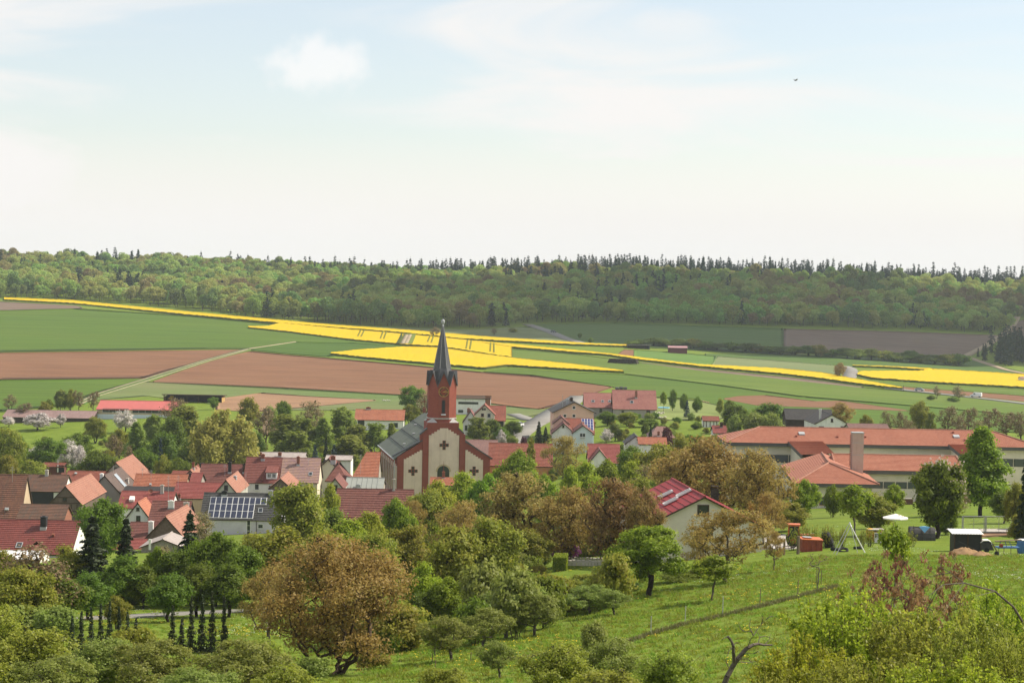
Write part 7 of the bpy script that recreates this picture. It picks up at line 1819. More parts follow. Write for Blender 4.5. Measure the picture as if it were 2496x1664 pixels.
for i in range(26):
    x = 1560 + i * 31.0 + (i * 37 % 11); rr = random.Random(i)
    y = np.interp(x, [1560, 1700, 1900, 1960, 2100, 2200, 2360], [824, 828, 843, 842, 850, 855, 864]) + rr.uniform(-4, 5)
    T(('bush_a', 'green_b', 'bush_a', 'green_b', 'bush_b')[i % 5], x, y, 1215 - (x - 1560) * 0.02, rr.uniform(52, 78), 'hedge_tree', 'dark bushy tree of the hedgerow crossing the far fields', 'hedgerow trees in the far fields')
def under(n, x0, x1, d0, d1, seed):
    r = np.random.RandomState(seed); out = []
    for _ in range(n):
        D = r.uniform(d0, d1); px = r.uniform(x0(D), x1(D))
        if 1325 < px < 1490 and 145 < D < 212: continue
        p = at_ground(px, D); out.append((p[0], p[1], p[2] - 0.2))
    return out
UNDER = (under(150, lambda D: 860, lambda D: 1390 + (D - 150) * 2.0, 152, 250, 1) + under(60, lambda D: 880, lambda D: 1010, 118, 152, 2) + under(90, lambda D: 560, lambda D: 900, 190, 275, 3)
         + under(70, lambda D: -60, lambda D: 600, 186, 215, 4) + under(120, lambda D: 950, lambda D: 1700, 240, 330, 5) + under(70, lambda D: 0, lambda D: 620, 470, 610, 6) + under(40, lambda D: 640, lambda D: 960, 500, 560, 7)
         + under(36, lambda D: 1450, lambda D: 1780, 455, 520, 8) + under(26, lambda D: 1200, lambda D: 1420, 430, 480, 9) + under(46, lambda D: 1440, lambda D: 1790, 450, 600, 10) + under(20, lambda D: 1130, lambda D: 1260, 500, 560, 11))
FIT[0] = False
T('bush_b', 905, 1585, 108, 90, 'shrub', 'olive bush at the big walnut\'s right foot', GO, cat='shrub')
T('bush_c', 760, 1600, 100, 110, 'shrub', 'grey green bush at the big walnut\'s left foot', GO, cat='shrub')
T('walnut_d', 1712, 1290, 160, 120, 'walnut_tree', 'low brown walnut bough tree before the white gable wall', GW, rz=2.4)
for x, y, D, w, k, l in ((2600, 1150, 210, 110, 'green_a', 'green tree beyond the right picture edge by the gate'), (2680, 1120, 240, 130, 'maple_b', 'bright tree beyond the right picture edge behind the shed'), (2640, 1330, 120, 120, 'apple_a', 'apple tree beyond the right picture edge on the lawn'), (2750, 1250, 150, 140, 'olive_a', 'olive tree beyond the right picture edge'), (2600, 1010, 480, 90, 'bare_a', 'bare tree beyond the right picture edge behind the school'), (2700, 1000, 500, 90, 'green_b', 'dark tree beyond the right picture edge behind the school')):
    T(k, x, y, D, w, 'tree', l, None)
T('olive_a', 1345, 1402, 138, 150, 'apple_tree', 'broad olive tree right of the largest orchard tree', GO, rz=1.1)
T('apple_a', 1478, 1408, 141, 130, 'apple_tree', 'grey green apple tree touching the round maple from the left', GO, rz=2.6)
# ------------------------------------------------------------------ the wooded ridge: 300 broadleaf crowns and all spruces one by one, the rest as one wood
LEAF['wood1'] = leaf_mat('wood_leaves', [(0.187, 0.281, 0.058), (0.265, 0.365, 0.078), (0.343, 0.433, 0.104)], 0.35, 0.8, 0.1, 0.22)
LEAF['wood2'] = leaf_mat('wood_leaves_light', [(0.296, 0.357, 0.085), (0.374, 0.433, 0.111), (0.437, 0.472, 0.143)], 0.35, 0.8, 0.1, 0.2)
LEAF['wood3'] = leaf_mat('wood_leaves_brown', [(0.281, 0.243, 0.098), (0.343, 0.289, 0.111), (0.312, 0.304, 0.098)], 0.35, 0.8, 0.1, 0.2)
LEAF['wood4'] = leaf_mat('wood_leaves_dark', [(0.125, 0.191, 0.055), (0.187, 0.252, 0.072), (0.234, 0.304, 0.085)], 0.35, 0.8, 0.1, 0.22)
LEAF['woods'] = leaf_mat('wood_spruce', [(0.014, 0.03, 0.016), (0.025, 0.045, 0.022)], 0.1, 0.9, 0.05)
def crown_pts(rs, n, rx, rz, cz):
    k = 13
    sub = env_tips(rs, k, rx * 0.72, rz * 0.72, cz, 'round', 3, lobes=9)
    i = rs.randint(0, k, n); v = rs.normal(0, 1, (n, 3)); v /= np.linalg.norm(v, axis=1)[:, None]; v[:, 2] = np.where(rs.rand(n) < .6, np.abs(v[:, 2]), v[:, 2])
    r = rx * rs.uniform(0.30, 0.46, k)[i] * rs.uniform(0.8, 1.05, n)
    return sub[i] + v * r[:, None], v
def wood_tree(key, seed, H, rx, base, leaf, n=2300, ls=0.75):
    rs = np.random.RandomState(seed)
    C, N = crown_pts(rs, n, rx, (H - base) / 2, (H + base) / 2)
    LV, LF = leaf_quads(rs, C, ls, N * 0.9, 1.2, 0.8, 0.35)
    b = MB(); b.tube((0, 0, -1), (0.2, 0, H * 0.6), 0.22, 0.1, 5)
    tv = np.array(b.v); nq = len(LV)
    f4 = np.array([f for f in b.f if len(f) == 4]) + nq
    V = np.concatenate([LV, tv]); Fq = np.concatenate([LF, f4]); mi = np.r_[np.zeros(len(LF), int), np.ones(len(f4), int)]
    return mesh_np(key, V, Fq, [LEAF[leaf], BARK['dark']], mi, attr=rs.rand(len(Fq))), (LV, LF)
def wood_spruce(key, seed, H, rx):
    rs = np.random.RandomState(seed); C = []; Nn = []
    for t in range(13):
        f = t / 13; z = H * (0.12 + 0.86 * f); R = rx * (1 - f) ** 0.8 * rs.uniform(0.75, 1.1) + 0.15
        for b in range(max(4, int(10 * (1 - f)) + 2)):
            a = rs.uniform(0, 6.283)
            for u in (0.35, 0.7, 1.0):
                C.append((R * u * math.cos(a), R * u * math.sin(a), z - 0.3 * R * u + rs.normal(0, .1))); Nn.append((math.cos(a), math.sin(a), 0.7))
    C.append((0, 0, H)); Nn.append((0, 0, 1)); C = np.array(C)
    LV, LF = leaf_quads(rs, C, 1.1, np.array(Nn) * 1.4, 1.5, 0.4, 0.2)
    b = MB(); b.tube((0, 0, -1), (0, 0, H * 0.9), 0.22, 0.04, 5); tv = np.array(b.v); f4 = np.array([f for f in b.f if len(f) == 4]) + len(LV)
    return mesh_np(key, np.concatenate([LV, tv]), np.concatenate([LF, f4]), [LEAF['woods'], BARK['dark']], np.r_[np.zeros(len(LF), int), np.ones(len(f4), int)], attr=rs.rand(len(LF) + len(f4)))
WT = {}
for lf in ('wood1', 'wood2', 'wood3', 'wood4'):
    WT[lf] = [wood_tree('forest_tree', 50 + i + ord(lf[-1]), 15 + i, 5.9 + 0.5 * i, 0.8, lf) for i in range(3)]
WS = [wood_spruce('forest_spruce', 80 + i, 15 + 1.5 * i, 2.6 + 0.5 * i) for i in range(5)]
foot_px = np.array([-420, 0, 200, 450, 640, 800, 1000, 1200, 1288, 1300, 1500, 1900, 2200, 2420, 2445])
foot_py = np.array([724, 726, 732, 752, 778, 788, 799, 800, 790, 788, 786, 796, 802, 812, 812])
FE = np.array([G(x, y, 950, 2200)[:2] for x, y in zip(foot_px, foot_py)])
FU = FE[:, 0] / FE[:, 1]
rs = np.random.RandomState(7)
cand = []
D = 1150.0
while D < 1960:
    half = 0.335 * D; stp = 9.2 + (D - 1200) * 0.002
    x = -half + rs.uniform(0, stp)
    while x < half * 0.98:
        xx = x + rs.normal(0, 1.6); yy = D + rs.normal(0, 2.2); u = xx / yy
        ft = np.interp(u, FU, FE[:, 1])
        ok = yy > ft + 2
        if u > FU[-1]:            # right of the wood's corner: its edge runs back up the hill, a second wood lies behind the track
            ok = yy > np.interp(u, [FU[-1], FU[-1] + 0.006, FU[-1] + 0.02], [FE[-1, 1], 1640, 1690])
        if ok: cand.append((xx, yy, yy - ft))
        x += stp * rs.uniform(0.8, 1.2)
    D += 10.0
cand = np.array(cand)
def nz(x, y, s, seed):
    r = np.random.RandomState(seed); tab = r.rand(64, 64)
    gx = x / s; gy = y / s; i = np.floor(gx).astype(int); j = np.floor(gy).astype(int); fx = gx - i; fy = gy - j
    fx = fx * fx * (3 - 2 * fx); fy = fy * fy * (3 - 2 * fy)
    t_ = lambda a, b: tab[a % 64, b % 64]
    return (t_(i, j) * (1 - fx) + t_(i + 1, j) * fx) * (1 - fy) + (t_(i, j + 1) * (1 - fx) + t_(i + 1, j + 1) * fx) * fy
nS = 0.6 * nz(cand[:, 0], cand[:, 1], 55, 1) + 0.4 * nz(cand[:, 0], cand[:, 1], 18, 2)
nL = nz(cand[:, 0], cand[:, 1], 120, 3); nB = nz(cand[:, 0], cand[:, 1], 30, 4)
ridge = cand[:, 1] > 1815
mid = np.exp(-((cand[:, 0] / cand[:, 1] - 0.03) / 0.045) ** 2) * 0.14          # a spruce belt near the middle
pS = (nS + mid > 0.78) | (ridge & (nS > np.where(cand[:, 0] > 60, 0.18, 0.45))) | (rs.rand(len(cand)) < 0.012)
gz = ground_z(cand[:, 0], cand[:, 1])
inview = np.abs(cand[:, 0] / cand[:, 1]) < 0.262
order = np.argsort(cand[:, 2] + rs.rand(len(cand)) * 14 + (~inview) * 9999)
nb = ns = 0
restV = {k: [] for k in ('wood1', 'wood2', 'wood3', 'wood4')}; restF = {k: [] for k in restV}; cnt = {k: 0 for k in restV}
spV = []
FL = {'wood1': 'mid green forest crown', 'wood2': 'light green forest crown', 'wood3': 'brownish half leafed forest crown', 'wood4': 'dark green forest crown'}
rest = []
def third(x, y):
    px = CX + F_PX * x / y
    return 'above the left fields' if px < 800 else ('behind the church spire' if px < 1290 else ('right of the forest road' if px < 1910 else 'above the far brown field'))
for i in order:
    x, y, _ = cand[i]; z = float(gz[i])
    if pS[i]:
        if ns < 300 and inview[i] and (ridge[i] or rs.rand() < 0.72):
            o = link('forest_spruce', WS[rs.randint(5)], None, (x, y, z), (0, 0, rs.uniform(0, 6.28))); s_ = rs.uniform(0.58, 1.12) * (0.78 if ridge[i] else 0.95); kx = 1.9 if ridge[i] else 1.1; o.scale = (s_ * kx, s_ * kx, s_)
            tag(o, ('dark pointed spruce on the skyline ' if ridge[i] else 'dark pointed spruce on the wooded slope ') + third(x, y), 'tree', 'spruces of the wooded ridge'); ns += 1
        else: rest.append((i, 's'))
        continue
    lf = 'wood3' if nB[i] > 0.8 else ('wood4' if nB[i] < 0.24 else ('wood2' if nL[i] + rs.normal(0, .12) > 0.5 else 'wood1'))
    if nb < 300 and inview[i]:
        o = link('forest_tree', WT[lf][rs.randint(3)][0], None, (x, y, z), (0, 0, rs.uniform(0, 6.28))); s_ = rs.uniform(0.7, 1.12); o.scale = (s_ * rs.uniform(.9, 1.15), s_ * rs.uniform(.9, 1.15), s_ * rs.uniform(.9, 1.1))
        tag(o, FL[lf] + ' ' + third(x, y), 'tree', 'leafy trees at the foot of the wooded ridge'); nb += 1
    else: rest.append((i, lf))
def scatter(name, meshes, pts, label, smin, smax):
    pm = bpy.data.meshes.new(name + '_points'); pm.from_pydata([tuple(map(float, p)) for p in pts], [], [])
    o = link(name, pm); tag(o, label, kind='stuff')
    c = bpy.data.collections.new(name + '_kinds')
    for m in meshes:
        q = bpy.data.objects.new(name + '_kind', m); c.objects.link(q)
    ng = bpy.data.node_groups.new(name, 'GeometryNodeTree')
    ng.interface.new_socket('Geometry', in_out='INPUT', socket_type='NodeSocketGeometry'); ng.interface.new_socket('Geometry', in_out='OUTPUT', socket_type='NodeSocketGeometry')
    N = ng.nodes; gi = N.new('NodeGroupInput'); go = N.new('NodeGroupOutput'); ip = N.new('GeometryNodeInstanceOnPoints'); ci = N.new('GeometryNodeCollectionInfo')
    ci.inputs['Collection'].default_value = c; ci.inputs['Separate Children'].default_value = True; ci.inputs['Reset Children'].default_value = True
    ip.inputs['Pick Instance'].default_value = True
    rv = N.new('FunctionNodeRandomValue'); rv.data_type = 'FLOAT_VECTOR'; rv.inputs[0].default_value = (0, 0, 0); rv.inputs[1].default_value = (0, 0, 6.28)
    rs_ = N.new('FunctionNodeRandomValue'); rs_.data_type = 'FLOAT'; rs_.inputs[2].default_value = smin; rs_.inputs[3].default_value = smax; rs_.inputs['Seed'].default_value = 5
    l = ng.links.new
    l(gi.outputs[0], ip.inputs['Points']); l(ci.outputs[0], ip.inputs['Instance']); l(rv.outputs[0], ip.inputs['Rotation']); l(rs_.outputs[1], ip.inputs['Scale']); l(ip.outputs[0], go.inputs[0])
    md = o.modifiers.new('scatter', 'NODES'); md.node_group = ng
    return o
for lf in ('wood1', 'wood2', 'wood3', 'wood4', 's'):
    pts = [(cand[i][0], cand[i][1], gz[i]) for i, k in rest if k == lf]
    if not pts: continue
    if lf == 's': scatter('spruce_wood', WS, pts, 'farther spruces of the wooded ridge, seen as one mass', 0.6, 1.1)
    else: scatter('leafy_wood', [m for m, _ in WT[lf]], pts, 'farther leafy crowns of the wooded ridge, seen as one mass', 0.7, 1.15)
k = 0
for i in range(130):
    x = rs.uniform(2378, 2640); y = rs.uniform(np.interp(x, [2378, 2410, 2440, 2640], [872, 860, 850, 846]), 894)
    p = G(x, y, 950)
    if y > np.interp(x, [2350, 2400, 2450, 2500], [869, 883, 895, 900]) - 3: continue
    o = link('spruce_tree', WS[k % 5], None, p, (0, 0, rs.uniform(0, 6.28))); s_ = rs.uniform(0.55, 0.95) * (0.6 if x < 2405 else 1); o.scale = (s_, s_, s_); k += 1
    tag(o, 'dark spruce of the small stand below the field track at right', 'tree', 'spruces of the small stand at right')
def cloud(name, at_px, D_, rx_, ry_, alt, label):
    g_ = at_ground(at_px, D_); k_ = (alt - g_[2]) / SUN_DIR[2]; c = g_ + SUN_DIR * k_
    rs = np.random.RandomState(3); m = MB(); V = []; Fq = []; nv = 0
    for i in range(230):
        a = rs.uniform(0, 6.283); r = rs.rand() ** 0.5; rr = rs.uniform(0.14, 0.25) * min(rx_, ry_) * (1.2 - 0.5 * r)
        p = c + np.array([r * math.cos(a) * rx_, r * math.sin(a) * ry_, rs.uniform(0, 0.35) * rr])
        th = np.linspace(0, np.pi, 9); ph = np.linspace(0, 2 * np.pi, 15)[:-1]
        T_, P_ = np.meshgrid(th, ph, indexing='ij'); s_ = np.stack([np.sin(T_) * np.cos(P_), np.sin(T_) * np.sin(P_), np.maximum(np.cos(T_), -0.25) * 0.75], -1)
        s_ = s_ * (1 + 0.12 * np.sin(5 * P_ + i) * np.sin(3 * T_))[..., None]
        v_ = (p + s_ * rr).reshape(-1, 3); n_ = 14
        ii = np.arange(8)[:, None] * n_; jj = np.arange(n_)[None]; j2 = (jj + 1) % n_
        Fq.append(np.stack([ii + jj, ii + n_ + jj, ii + n_ + j2, ii + j2], -1).reshape(-1, 4) + nv); V.append(v_); nv += len(v_)
    o = link(name, mesh_np(name, np.concatenate(V), np.concatenate(Fq), [plain('cloud_white', (0.9, 0.9, 0.9), 1.0, 0.0, 0.03, 0.02)], smooth=True))
    return tag(o, label, 'cloud', kind='stuff')
cloud('cloud', 1905, 1490, 360, 265, 620, 'cumulus cloud high outside the picture at right')
scatter('undergrowth', [PROTO['bush_a'][1], PROTO['bush_b'][1], PROTO['bush_c'][1]], UNDER, 'bushy undergrowth between the trees', 0.5, 1.0)
# ------------------------------------------------------------------ small things on the lawn and around
M_rust = plain('rust_red_paint', (0.27, 0.06, 0.035), 0.7, 0.3, 0.4, 2.5); M_orange = plain('orange_paint', (0.55, 0.14, 0.04), 0.45, 0.4, 0.15)
M_blue = plain('blue_paint', (0.05, 0.14, 0.33), 0.5, 0.4, 0.15); M_skyblue = plain('blue_cloth', (0.10, 0.27, 0.45), 0.85, 0.2, 0.12); M_tarp = plain('grey_tarp', (0.055, 0.053, 0.052), 0.75, 0.3, 0.35, 1.5)
M_rubber = plain('black_rubber', (0.02, 0.02, 0.021), 0.8, 0.3, 0.3, 3); M_straw = plain('old_straw', (0.30, 0.19, 0.10), 0.95, 0.1, 0.35, 3); M_cloth = plain('white_canvas', (0.72, 0.69, 0.64), 0.85, 0.2, 0.06)
M_post = plain('grey_post_wood', (0.17, 0.13, 0.09), 0.9, 0.1, 0.3, 4); M_steel = plain('steel_tube', (0.5, 0.5, 0.49), 0.4, 0.5, 0.15, 3, metal=0.5); M_stone = plain('pale_garden_stone', (0.5, 0.46, 0.40), 0.9, 0.15, 0.2, 3)
M_bstone = plain('brown_garden_stone', (0.34, 0.22, 0.13), 0.9, 0.1, 0.25, 3)
def put(name, px, py, rz, label, cat, group=None, dmin=120):
    return empty(name, G(px, py, dmin), rz, label, cat, group)
r = put('dump_container', 1975, 1343, math.radians(8), 'rust red ribbed dump container standing open on the lawn edge', 'container')
m = MB(); m.hexa([(-.95, -.6, .02), (.95, -.6, .02), (.95, .6, .02), (-.95, .6, .02), (-.95, -.6, 1.12), (.95, -.6, 1.02), (.95, .6, 1.12), (-.95, .6, 1.2)]); m.build('body', M_rust, r)
for x in (-.9, -.45, 0, .45, .88): MB().box((x - .05, -.66, .05), (x + .05, -.602, 1.0)).build('rib', M_rust, r)
MB().hexa([(-1, -.66, 1.125), (1, -.66, 1.03), (1, .66, 1.125), (-1, .66, 1.205), (-1, -.66, 1.2), (1, -.66, 1.1), (1, .66, 1.2), (-1, .66, 1.28)]).build('rim', M_orange, r)
MB().hexa([(-.7, -.3, 1.29), (.1, -.3, 1.24), (.1, .4, 1.25), (-.7, .4, 1.3), (-.7, -.3, 1.33), (.1, -.3, 1.28), (.1, .4, 1.29), (-.7, .4, 1.34)]).build('cover_sheet', M_grey, r)
r = put('tractor', 1952, 1330, math.radians(175), 'small orange tractor with cab, half hidden behind the dump container', 'tractor')
MB().box((-1.3, -.35, .55), (0.2, .35, 1.15)).build('bonnet', M_orange, r)
c_ = MB()
for x, y in ((.25, -.5), (.25, .5), (1.2, -.5), (1.2, .5)): c_.tube((x, y, .9), (x * .98, y * .9, 1.95), .04, .04, 5)
c_.box((.2, -.55, .55), (1.25, .55, 1.0)); cb = c_.build('cab', M_orange, r)
MB().box((.1, -.58, 1.955), (1.35, .58, 2.1)).build('cab_roof', M_orange, r); MB().box((.28, -.47, 1.02), (1.18, .47, 1.9)).build('pane', M_glass, cb)
for x, y, R_w in ((.8, -.72, .62), (.8, .72, .62), (-.9, -.6, .38), (-.9, .6, .38)):
    w = MB().tube((x, y - .14, R_w), (x, y + .14, R_w), R_w, R_w, 14).build('wheel', M_rubber, r); MB().tube((x, y - .16, R_w), (x, y + .16, R_w), R_w * .5, R_w * .5, 10).build('rim', M_orange, w)
r = put('barrel', 2014, 1335, math.radians(20), 'black rounded barrel tilted on its side beside the container', 'barrel')
m = MB().lathe([(0, 0), (.28, .04), (.4, .2), (.42, .8), (.4, 1.25), (.28, 1.42), (0, 1.46)], 14)
a_ = math.radians(28); m.v = [(x * math.cos(a_) - z * math.sin(a_) + .45, y, x * math.sin(a_) + z * math.cos(a_) + .2) for x, y, z in m.v]; m.build('body', M_rubber, r, smooth=True)
b_ = MB()
for z in (.35, 1.1): b_.lathe([(.425, z - .03), (.445, z), (.425, z + .03)], 14)
b_.v = [(x * math.cos(a_) - z * math.sin(a_) + .45, y, x * math.sin(a_) + z * math.cos(a_) + .2) for x, y, z in b_.v]; b_.build('hoop', M_tarp, r)
def post(px, yb, h, rad, label, mat=M_post, group=None, dmin=110, name='post', cat='post'):
    p = G(px, yb, dmin); o = MB().tube((0, 0, -.3), (0.02, 0, h), rad, rad * .9, 6).build(name, mat, None, p); return tag(o, label, cat, group)
post(1911, 1352, 1.45, .11, 'thick wooden post beside the paved yard'); post(1945, 1350, 1.6, .16, 'thick mossy post in front of the dump container')
for (x, yb, yt, l) in ((1586, 1545, 1500, 'under the round maple'), (1670, 1514, 1476, 'left of the small fresh green tree'), (1761, 1500, 1452, 'right of the small fresh green tree'), (1852, 1480, 1433, 'in the middle of the open lawn'), (1944, 1458, 1412, 'just left of the staked sapling')):
    D_ = G(x, yb, 90)[1]; post(x, yb, (yb - yt) / F_PX * D_, .032, 'thin metal fence stake ' + l, M_steel if x < 1800 else M_post, 'fence stakes along the terrace edge', 90, 'fence_stake', 'stake')
for (x, yb, yt, l) in ((1053, 1614, 1598, 'shorter thin stake right of the big walnut'), (1060, 1632, 1608, 'thin stake nearest the forked apple tree'), (1147, 1611, 1595, 'thin stake under the leaning apple tree')):
    D_ = G(x, yb, 80)[1]; post(x, yb, max(.5, (yb - yt) / F_PX * D_), .03, l, M_post, 'stakes in the orchard', 80, 'stake', 'stake')
for (x, yb, h, l) in ((1990, 1424, 1.15, 'left support stake of the sapling'), (2001, 1423, 0.95, 'right support stake of the sapling')): post(x, yb, h, .03, l, M_post, 'sapling stakes', 100, 'stake', 'stake')
r = put('swing_frame', 2072, 1350, 0, 'bare white metal A frame of a swing on the lawn', 'swing frame')
D_ = r.location[1]; q = lambda px, py, D2: P(px, py, D2) - np.array(r.location)
ap = q(2074, 1281, D_); ap2 = ap + np.array([0.25, 2.1, 0.03])
MB().tube(q(2108, 1346, D_ - .2), ap, .05, .045, 7).build('leg', M_white, r); MB().tube(q(2037, 1354, D_ - .3), ap, .035, .035, 6).build('leg', M_steel, r)
z_ = lambda x, y: float(ground_z(r.location[0] + x, r.location[1] + y)) - r.location[2]
MB().tube((1.0, 2.1, z_(1.0, 2.1)), ap2, .035, .035, 6).build('leg', M_steel, r); MB().tube((-1.1, 2.1, z_(-1.1, 2.1)), ap2, .035, .035, 6).build('leg', M_steel, r)
MB().tube(ap, ap2, .045, .045, 7).build('top_bar', M_steel, r); MB().lathe([(0, -.09), (.09, 0), (0, .09)], 8, tuple(ap)).build('joint', M_steel, r)
for i, (x, y, l) in enumerate(((2022, 1334, 'old tyre lying right below the barrel'), (2036, 1342, 'old tyre between barrel and swing frame'), (2056, 1344, 'old tyre next to the swing frame\'s left leg'), (2092, 1338, 'old tyre inside the swing frame'))):
    m = MB(); n = 14
    for a, b in zip(np.linspace(0, 2 * math.pi, n + 1)[:-1], np.linspace(0, 2 * math.pi, n + 1)[1:]):
        pr = [(.3, .05), (.42, 0), (.46, .12), (.42, .24), (.3, .19)]
        for (r0, z0), (r1, z1) in zip(pr, pr[1:] + pr[:1]): m.poly([(r0 * math.cos(a), r0 * math.sin(a), z0), (r0 * math.cos(b), r0 * math.sin(b), z0), (r1 * math.cos(b), r1 * math.sin(b), z1), (r1 * math.cos(a), r1 * math.sin(a), z1)])
    o = m.build('tyre', M_rubber, None, G(x, y, 120) + np.array([0, 0, .02]), (random.Random(i).uniform(-.3, .3), random.Random(i + 9).uniform(-.5, .5), 0)); tag(o, l, 'tyre', 'old tyres by the hedge')
r = put('machine', 2128, 1318, math.radians(5), 'yellow site machine with red wheel under the crooked light green tree', 'machine')
MB().box((-.55, -.5, .35), (.95, .5, .95)).build('body', M_yel, r)
m = MB().lathe([(0, -.7), (.42, -.62), (.5, 0), (.42, .6), (.22, .75)], 12); m.v = [(z * .5 - .35, x, y * .9 + .85) for x, y, z in m.v]; m.build('drum', M_yel, r, smooth=True)
MB().box((-.6, -.55, 1.12), (1.0, .55, 1.2)).build('lid', M_conc, r)
for y in (-.6, .5): MB().tube((-.2, y, .35), (-.2, y + .12, .35), .36, .36, 12).build('wheel', M_rust, r)
r = put('sign_board', 2141, 1322, math.radians(-6), 'white board with dark lettering leaning on the yellow machine', 'sign')
MB().hexa([(-.38, -.02, .0), (.38, -.02, .0), (.38, .03, .0), (-.38, .03, .0), (-.38, .14, .95), (.38, .14, .95), (.38, .19, .95), (-.38, .19, .95)]).build('board', M_white, r)
MB().hexa([(-.33, .045, .46), (.33, .045, .46), (.33, .048, .46), (-.33, .048, .46), (-.33, .1, .84), (.33, .1, .84), (.33, .105, .84), (-.33, .105, .84)]).build('dark_field', plain('board_blue_black', (0.02, 0.035, 0.06), 0.6), r)
fc = bpy.data.curves.new('lettering', 'FONT'); fc.body = 'Bri'; fc.size = .42; fc.align_x = 'CENTER'; fc.extrude = .004; fc.materials.append(M_white)
_fo = bpy.data.objects.new('lettering_curve', fc); COL.objects.link(_fo); bpy.context.view_layer.update()
_me = bpy.data.meshes.new_from_object(_fo.evaluated_get(bpy.context.evaluated_depsgraph_get())); bpy.data.objects.remove(_fo)
_me.name = 'lettering'; _me.materials.clear(); _me.materials.append(M_white)
fo = link('lettering', _me, r, (0, .042, .5), (math.radians(80), 0, 0))
r = put('parasol', 2181, 1322, 0, 'white garden parasol with brown leaves on its canopy', 'parasol')
D_ = r.location[1]; tp = q = P(2183, 1251, D_) - np.array(r.location); rw = (2213 - 2148) / 2 / F_PX * D_; ez = (P(2183, 1261, D_) - np.array(r.location))[2]
cx_ = tp[0]
m = MB(); n = 8
pt = lambda i, rr, z: (cx_ + rr * math.cos(i * math.pi / 4 + .2), rr * math.sin(i * math.pi / 4 + .2), z)
for i in range(n):
    m.poly([pt(i, rw, ez), pt(i + 1, rw, ez), (cx_, 0, tp[2])]); m.poly([pt(i, rw, ez - .1), pt(i + 1, rw, ez - .1), pt(i + 1, rw, ez), pt(i, rw, ez)]); m.poly([pt(i + 1, rw, ez - .1), pt(i, rw, ez - .1), (cx_, 0, tp[2] - .08)])
cn = m.build('canopy', M_cloth, r)
for i in range(n): MB().tube((cx_, 0, tp[2] - .1), pt(i, rw * .97, ez - .06), .015, .015, 4).build('rib', M_white, r)
MB().tube((cx_, 0, -.2), (cx_, 0, tp[2]), .03, .03, 6).build('pole', M_white, r); MB().tube((cx_, 0, 0), (cx_, 0, .12), .35, .3, 10).build('foot', M_conc, r)
for k, (u, v) in enumerate(((.2, -.35), (.42, -.45), (.62, -.3))):
    MB().lathe([(0, 0), (.09, .0), (.05, .04), (0, .05)], 6, (cx_ + u * rw, v * rw, ez + (tp[2] - ez) * (1 - math.hypot(u, v)) + .03)).build('leaf', M_straw, cn)
r = put('tarp_shelter', 2246, 1316, math.radians(-4), 'dark grey barrel shaped tarpaulin shelter beneath the chestnut tree', 'shelter')
m = MB(); n = 10; L_t = 2.5; R_t = 1.25
for i in range(n):
    a, b = math.pi * i / n, math.pi * (i + 1) / n
    m.poly([(-L_t / 2, R_t * .8 * math.cos(a), R_t * 1.1 * math.sin(a)), (-L_t / 2, R_t * .8 * math.cos(b), R_t * 1.1 * math.sin(b)), (L_t / 2, R_t * .8 * math.cos(b), R_t * 1.05 * math.sin(b)), (L_t / 2, R_t * .8 * math.cos(a), R_t * 1.05 * math.sin(a))][::-1])
for x, s_ in ((-L_t / 2, 1), (L_t / 2, -1)): m.poly([(x, R_t * .8 * math.cos(math.pi * i / n), R_t * 1.05 * math.sin(math.pi * i / n)) for i in range(n + 1)][::s_])
m.build('cover', M_tarp, r)
for x in (-.8, 0, .8):
    hb_ = MB()
    for i in range(n):
        a, b = math.pi * i / n, math.pi * (i + 1) / n; hb_.tube((x, R_t * .83 * math.cos(a), R_t * 1.12 * math.sin(a)), (x, R_t * .83 * math.cos(b), R_t * 1.12 * math.sin(b)), .02, .02, 4)
    hb_.build('hoop', M_rubber, r)
D_ = r.location[1] - 1.15
m = MB().slab([P(2240, 1283, D_), P(2254, 1298, D_ - .25), P(2267, 1284, D_), P(2253, 1281.5, D_ + .2)][::-1], .02); tag(m.build('cloth', M_skyblue), 'blue triangular cloth hung over the tarpaulin shelter', 'cloth')
r = put('window_frame', 2268, 1317, math.radians(-3), 'weathered white four pane window frame leaning on the tarpaulin shelter', 'window frame')
for nm, bx in (('rail', (-.45, 0, 0, .45, .06, .09)), ('rail', (-.45, 0, .74, .45, .06, .83)), ('rail', (-.36, 0, .38, .36, .06, .45)), ('stile', (-.45, .001, .092, -.36, .06, .738)), ('stile', (.36, .001, .092, .45, .06, .738)), ('mullion', (-.04, -.004, .092, .04, .058, .738))):
    m = MB().box(bx[:3], bx[3:]); m.v = [(x, y + z * .18, z) for x, y, z in m.v]; m.build(nm, plain('flaking_white', (0.5, 0.49, 0.47), 0.8), r)
m = MB().box((-.36, .03, .09), (.36, .036, .74)); m.v = [(x, y + z * .18, z) for x, y, z in m.v]; m.build('pane', M_glass, r)
g0 = G(2326, 1344, 120); g1 = G(2391, 1347, 120)
r = empty('hut', g0, 0, 'small black sheeted hut with white corrugated roof below the gate', 'hut')
D_ = g0[1]; o_ = np.array(g0); wdt = (2391 - 2326) / F_PX * D_; hgt = (P(2345, 1301, D_) - o_)[2]
dp = 1.9
MB().hexa([(0, 0, -.3), (wdt, 0, -.3), (wdt, dp, -.3), (0, dp, -.3), (0, 0, hgt), (wdt, 0, hgt), (wdt, dp, hgt + .12), (0, dp, hgt + .12)]).build('wall', M_black, r)
n = 22; rf = MB()
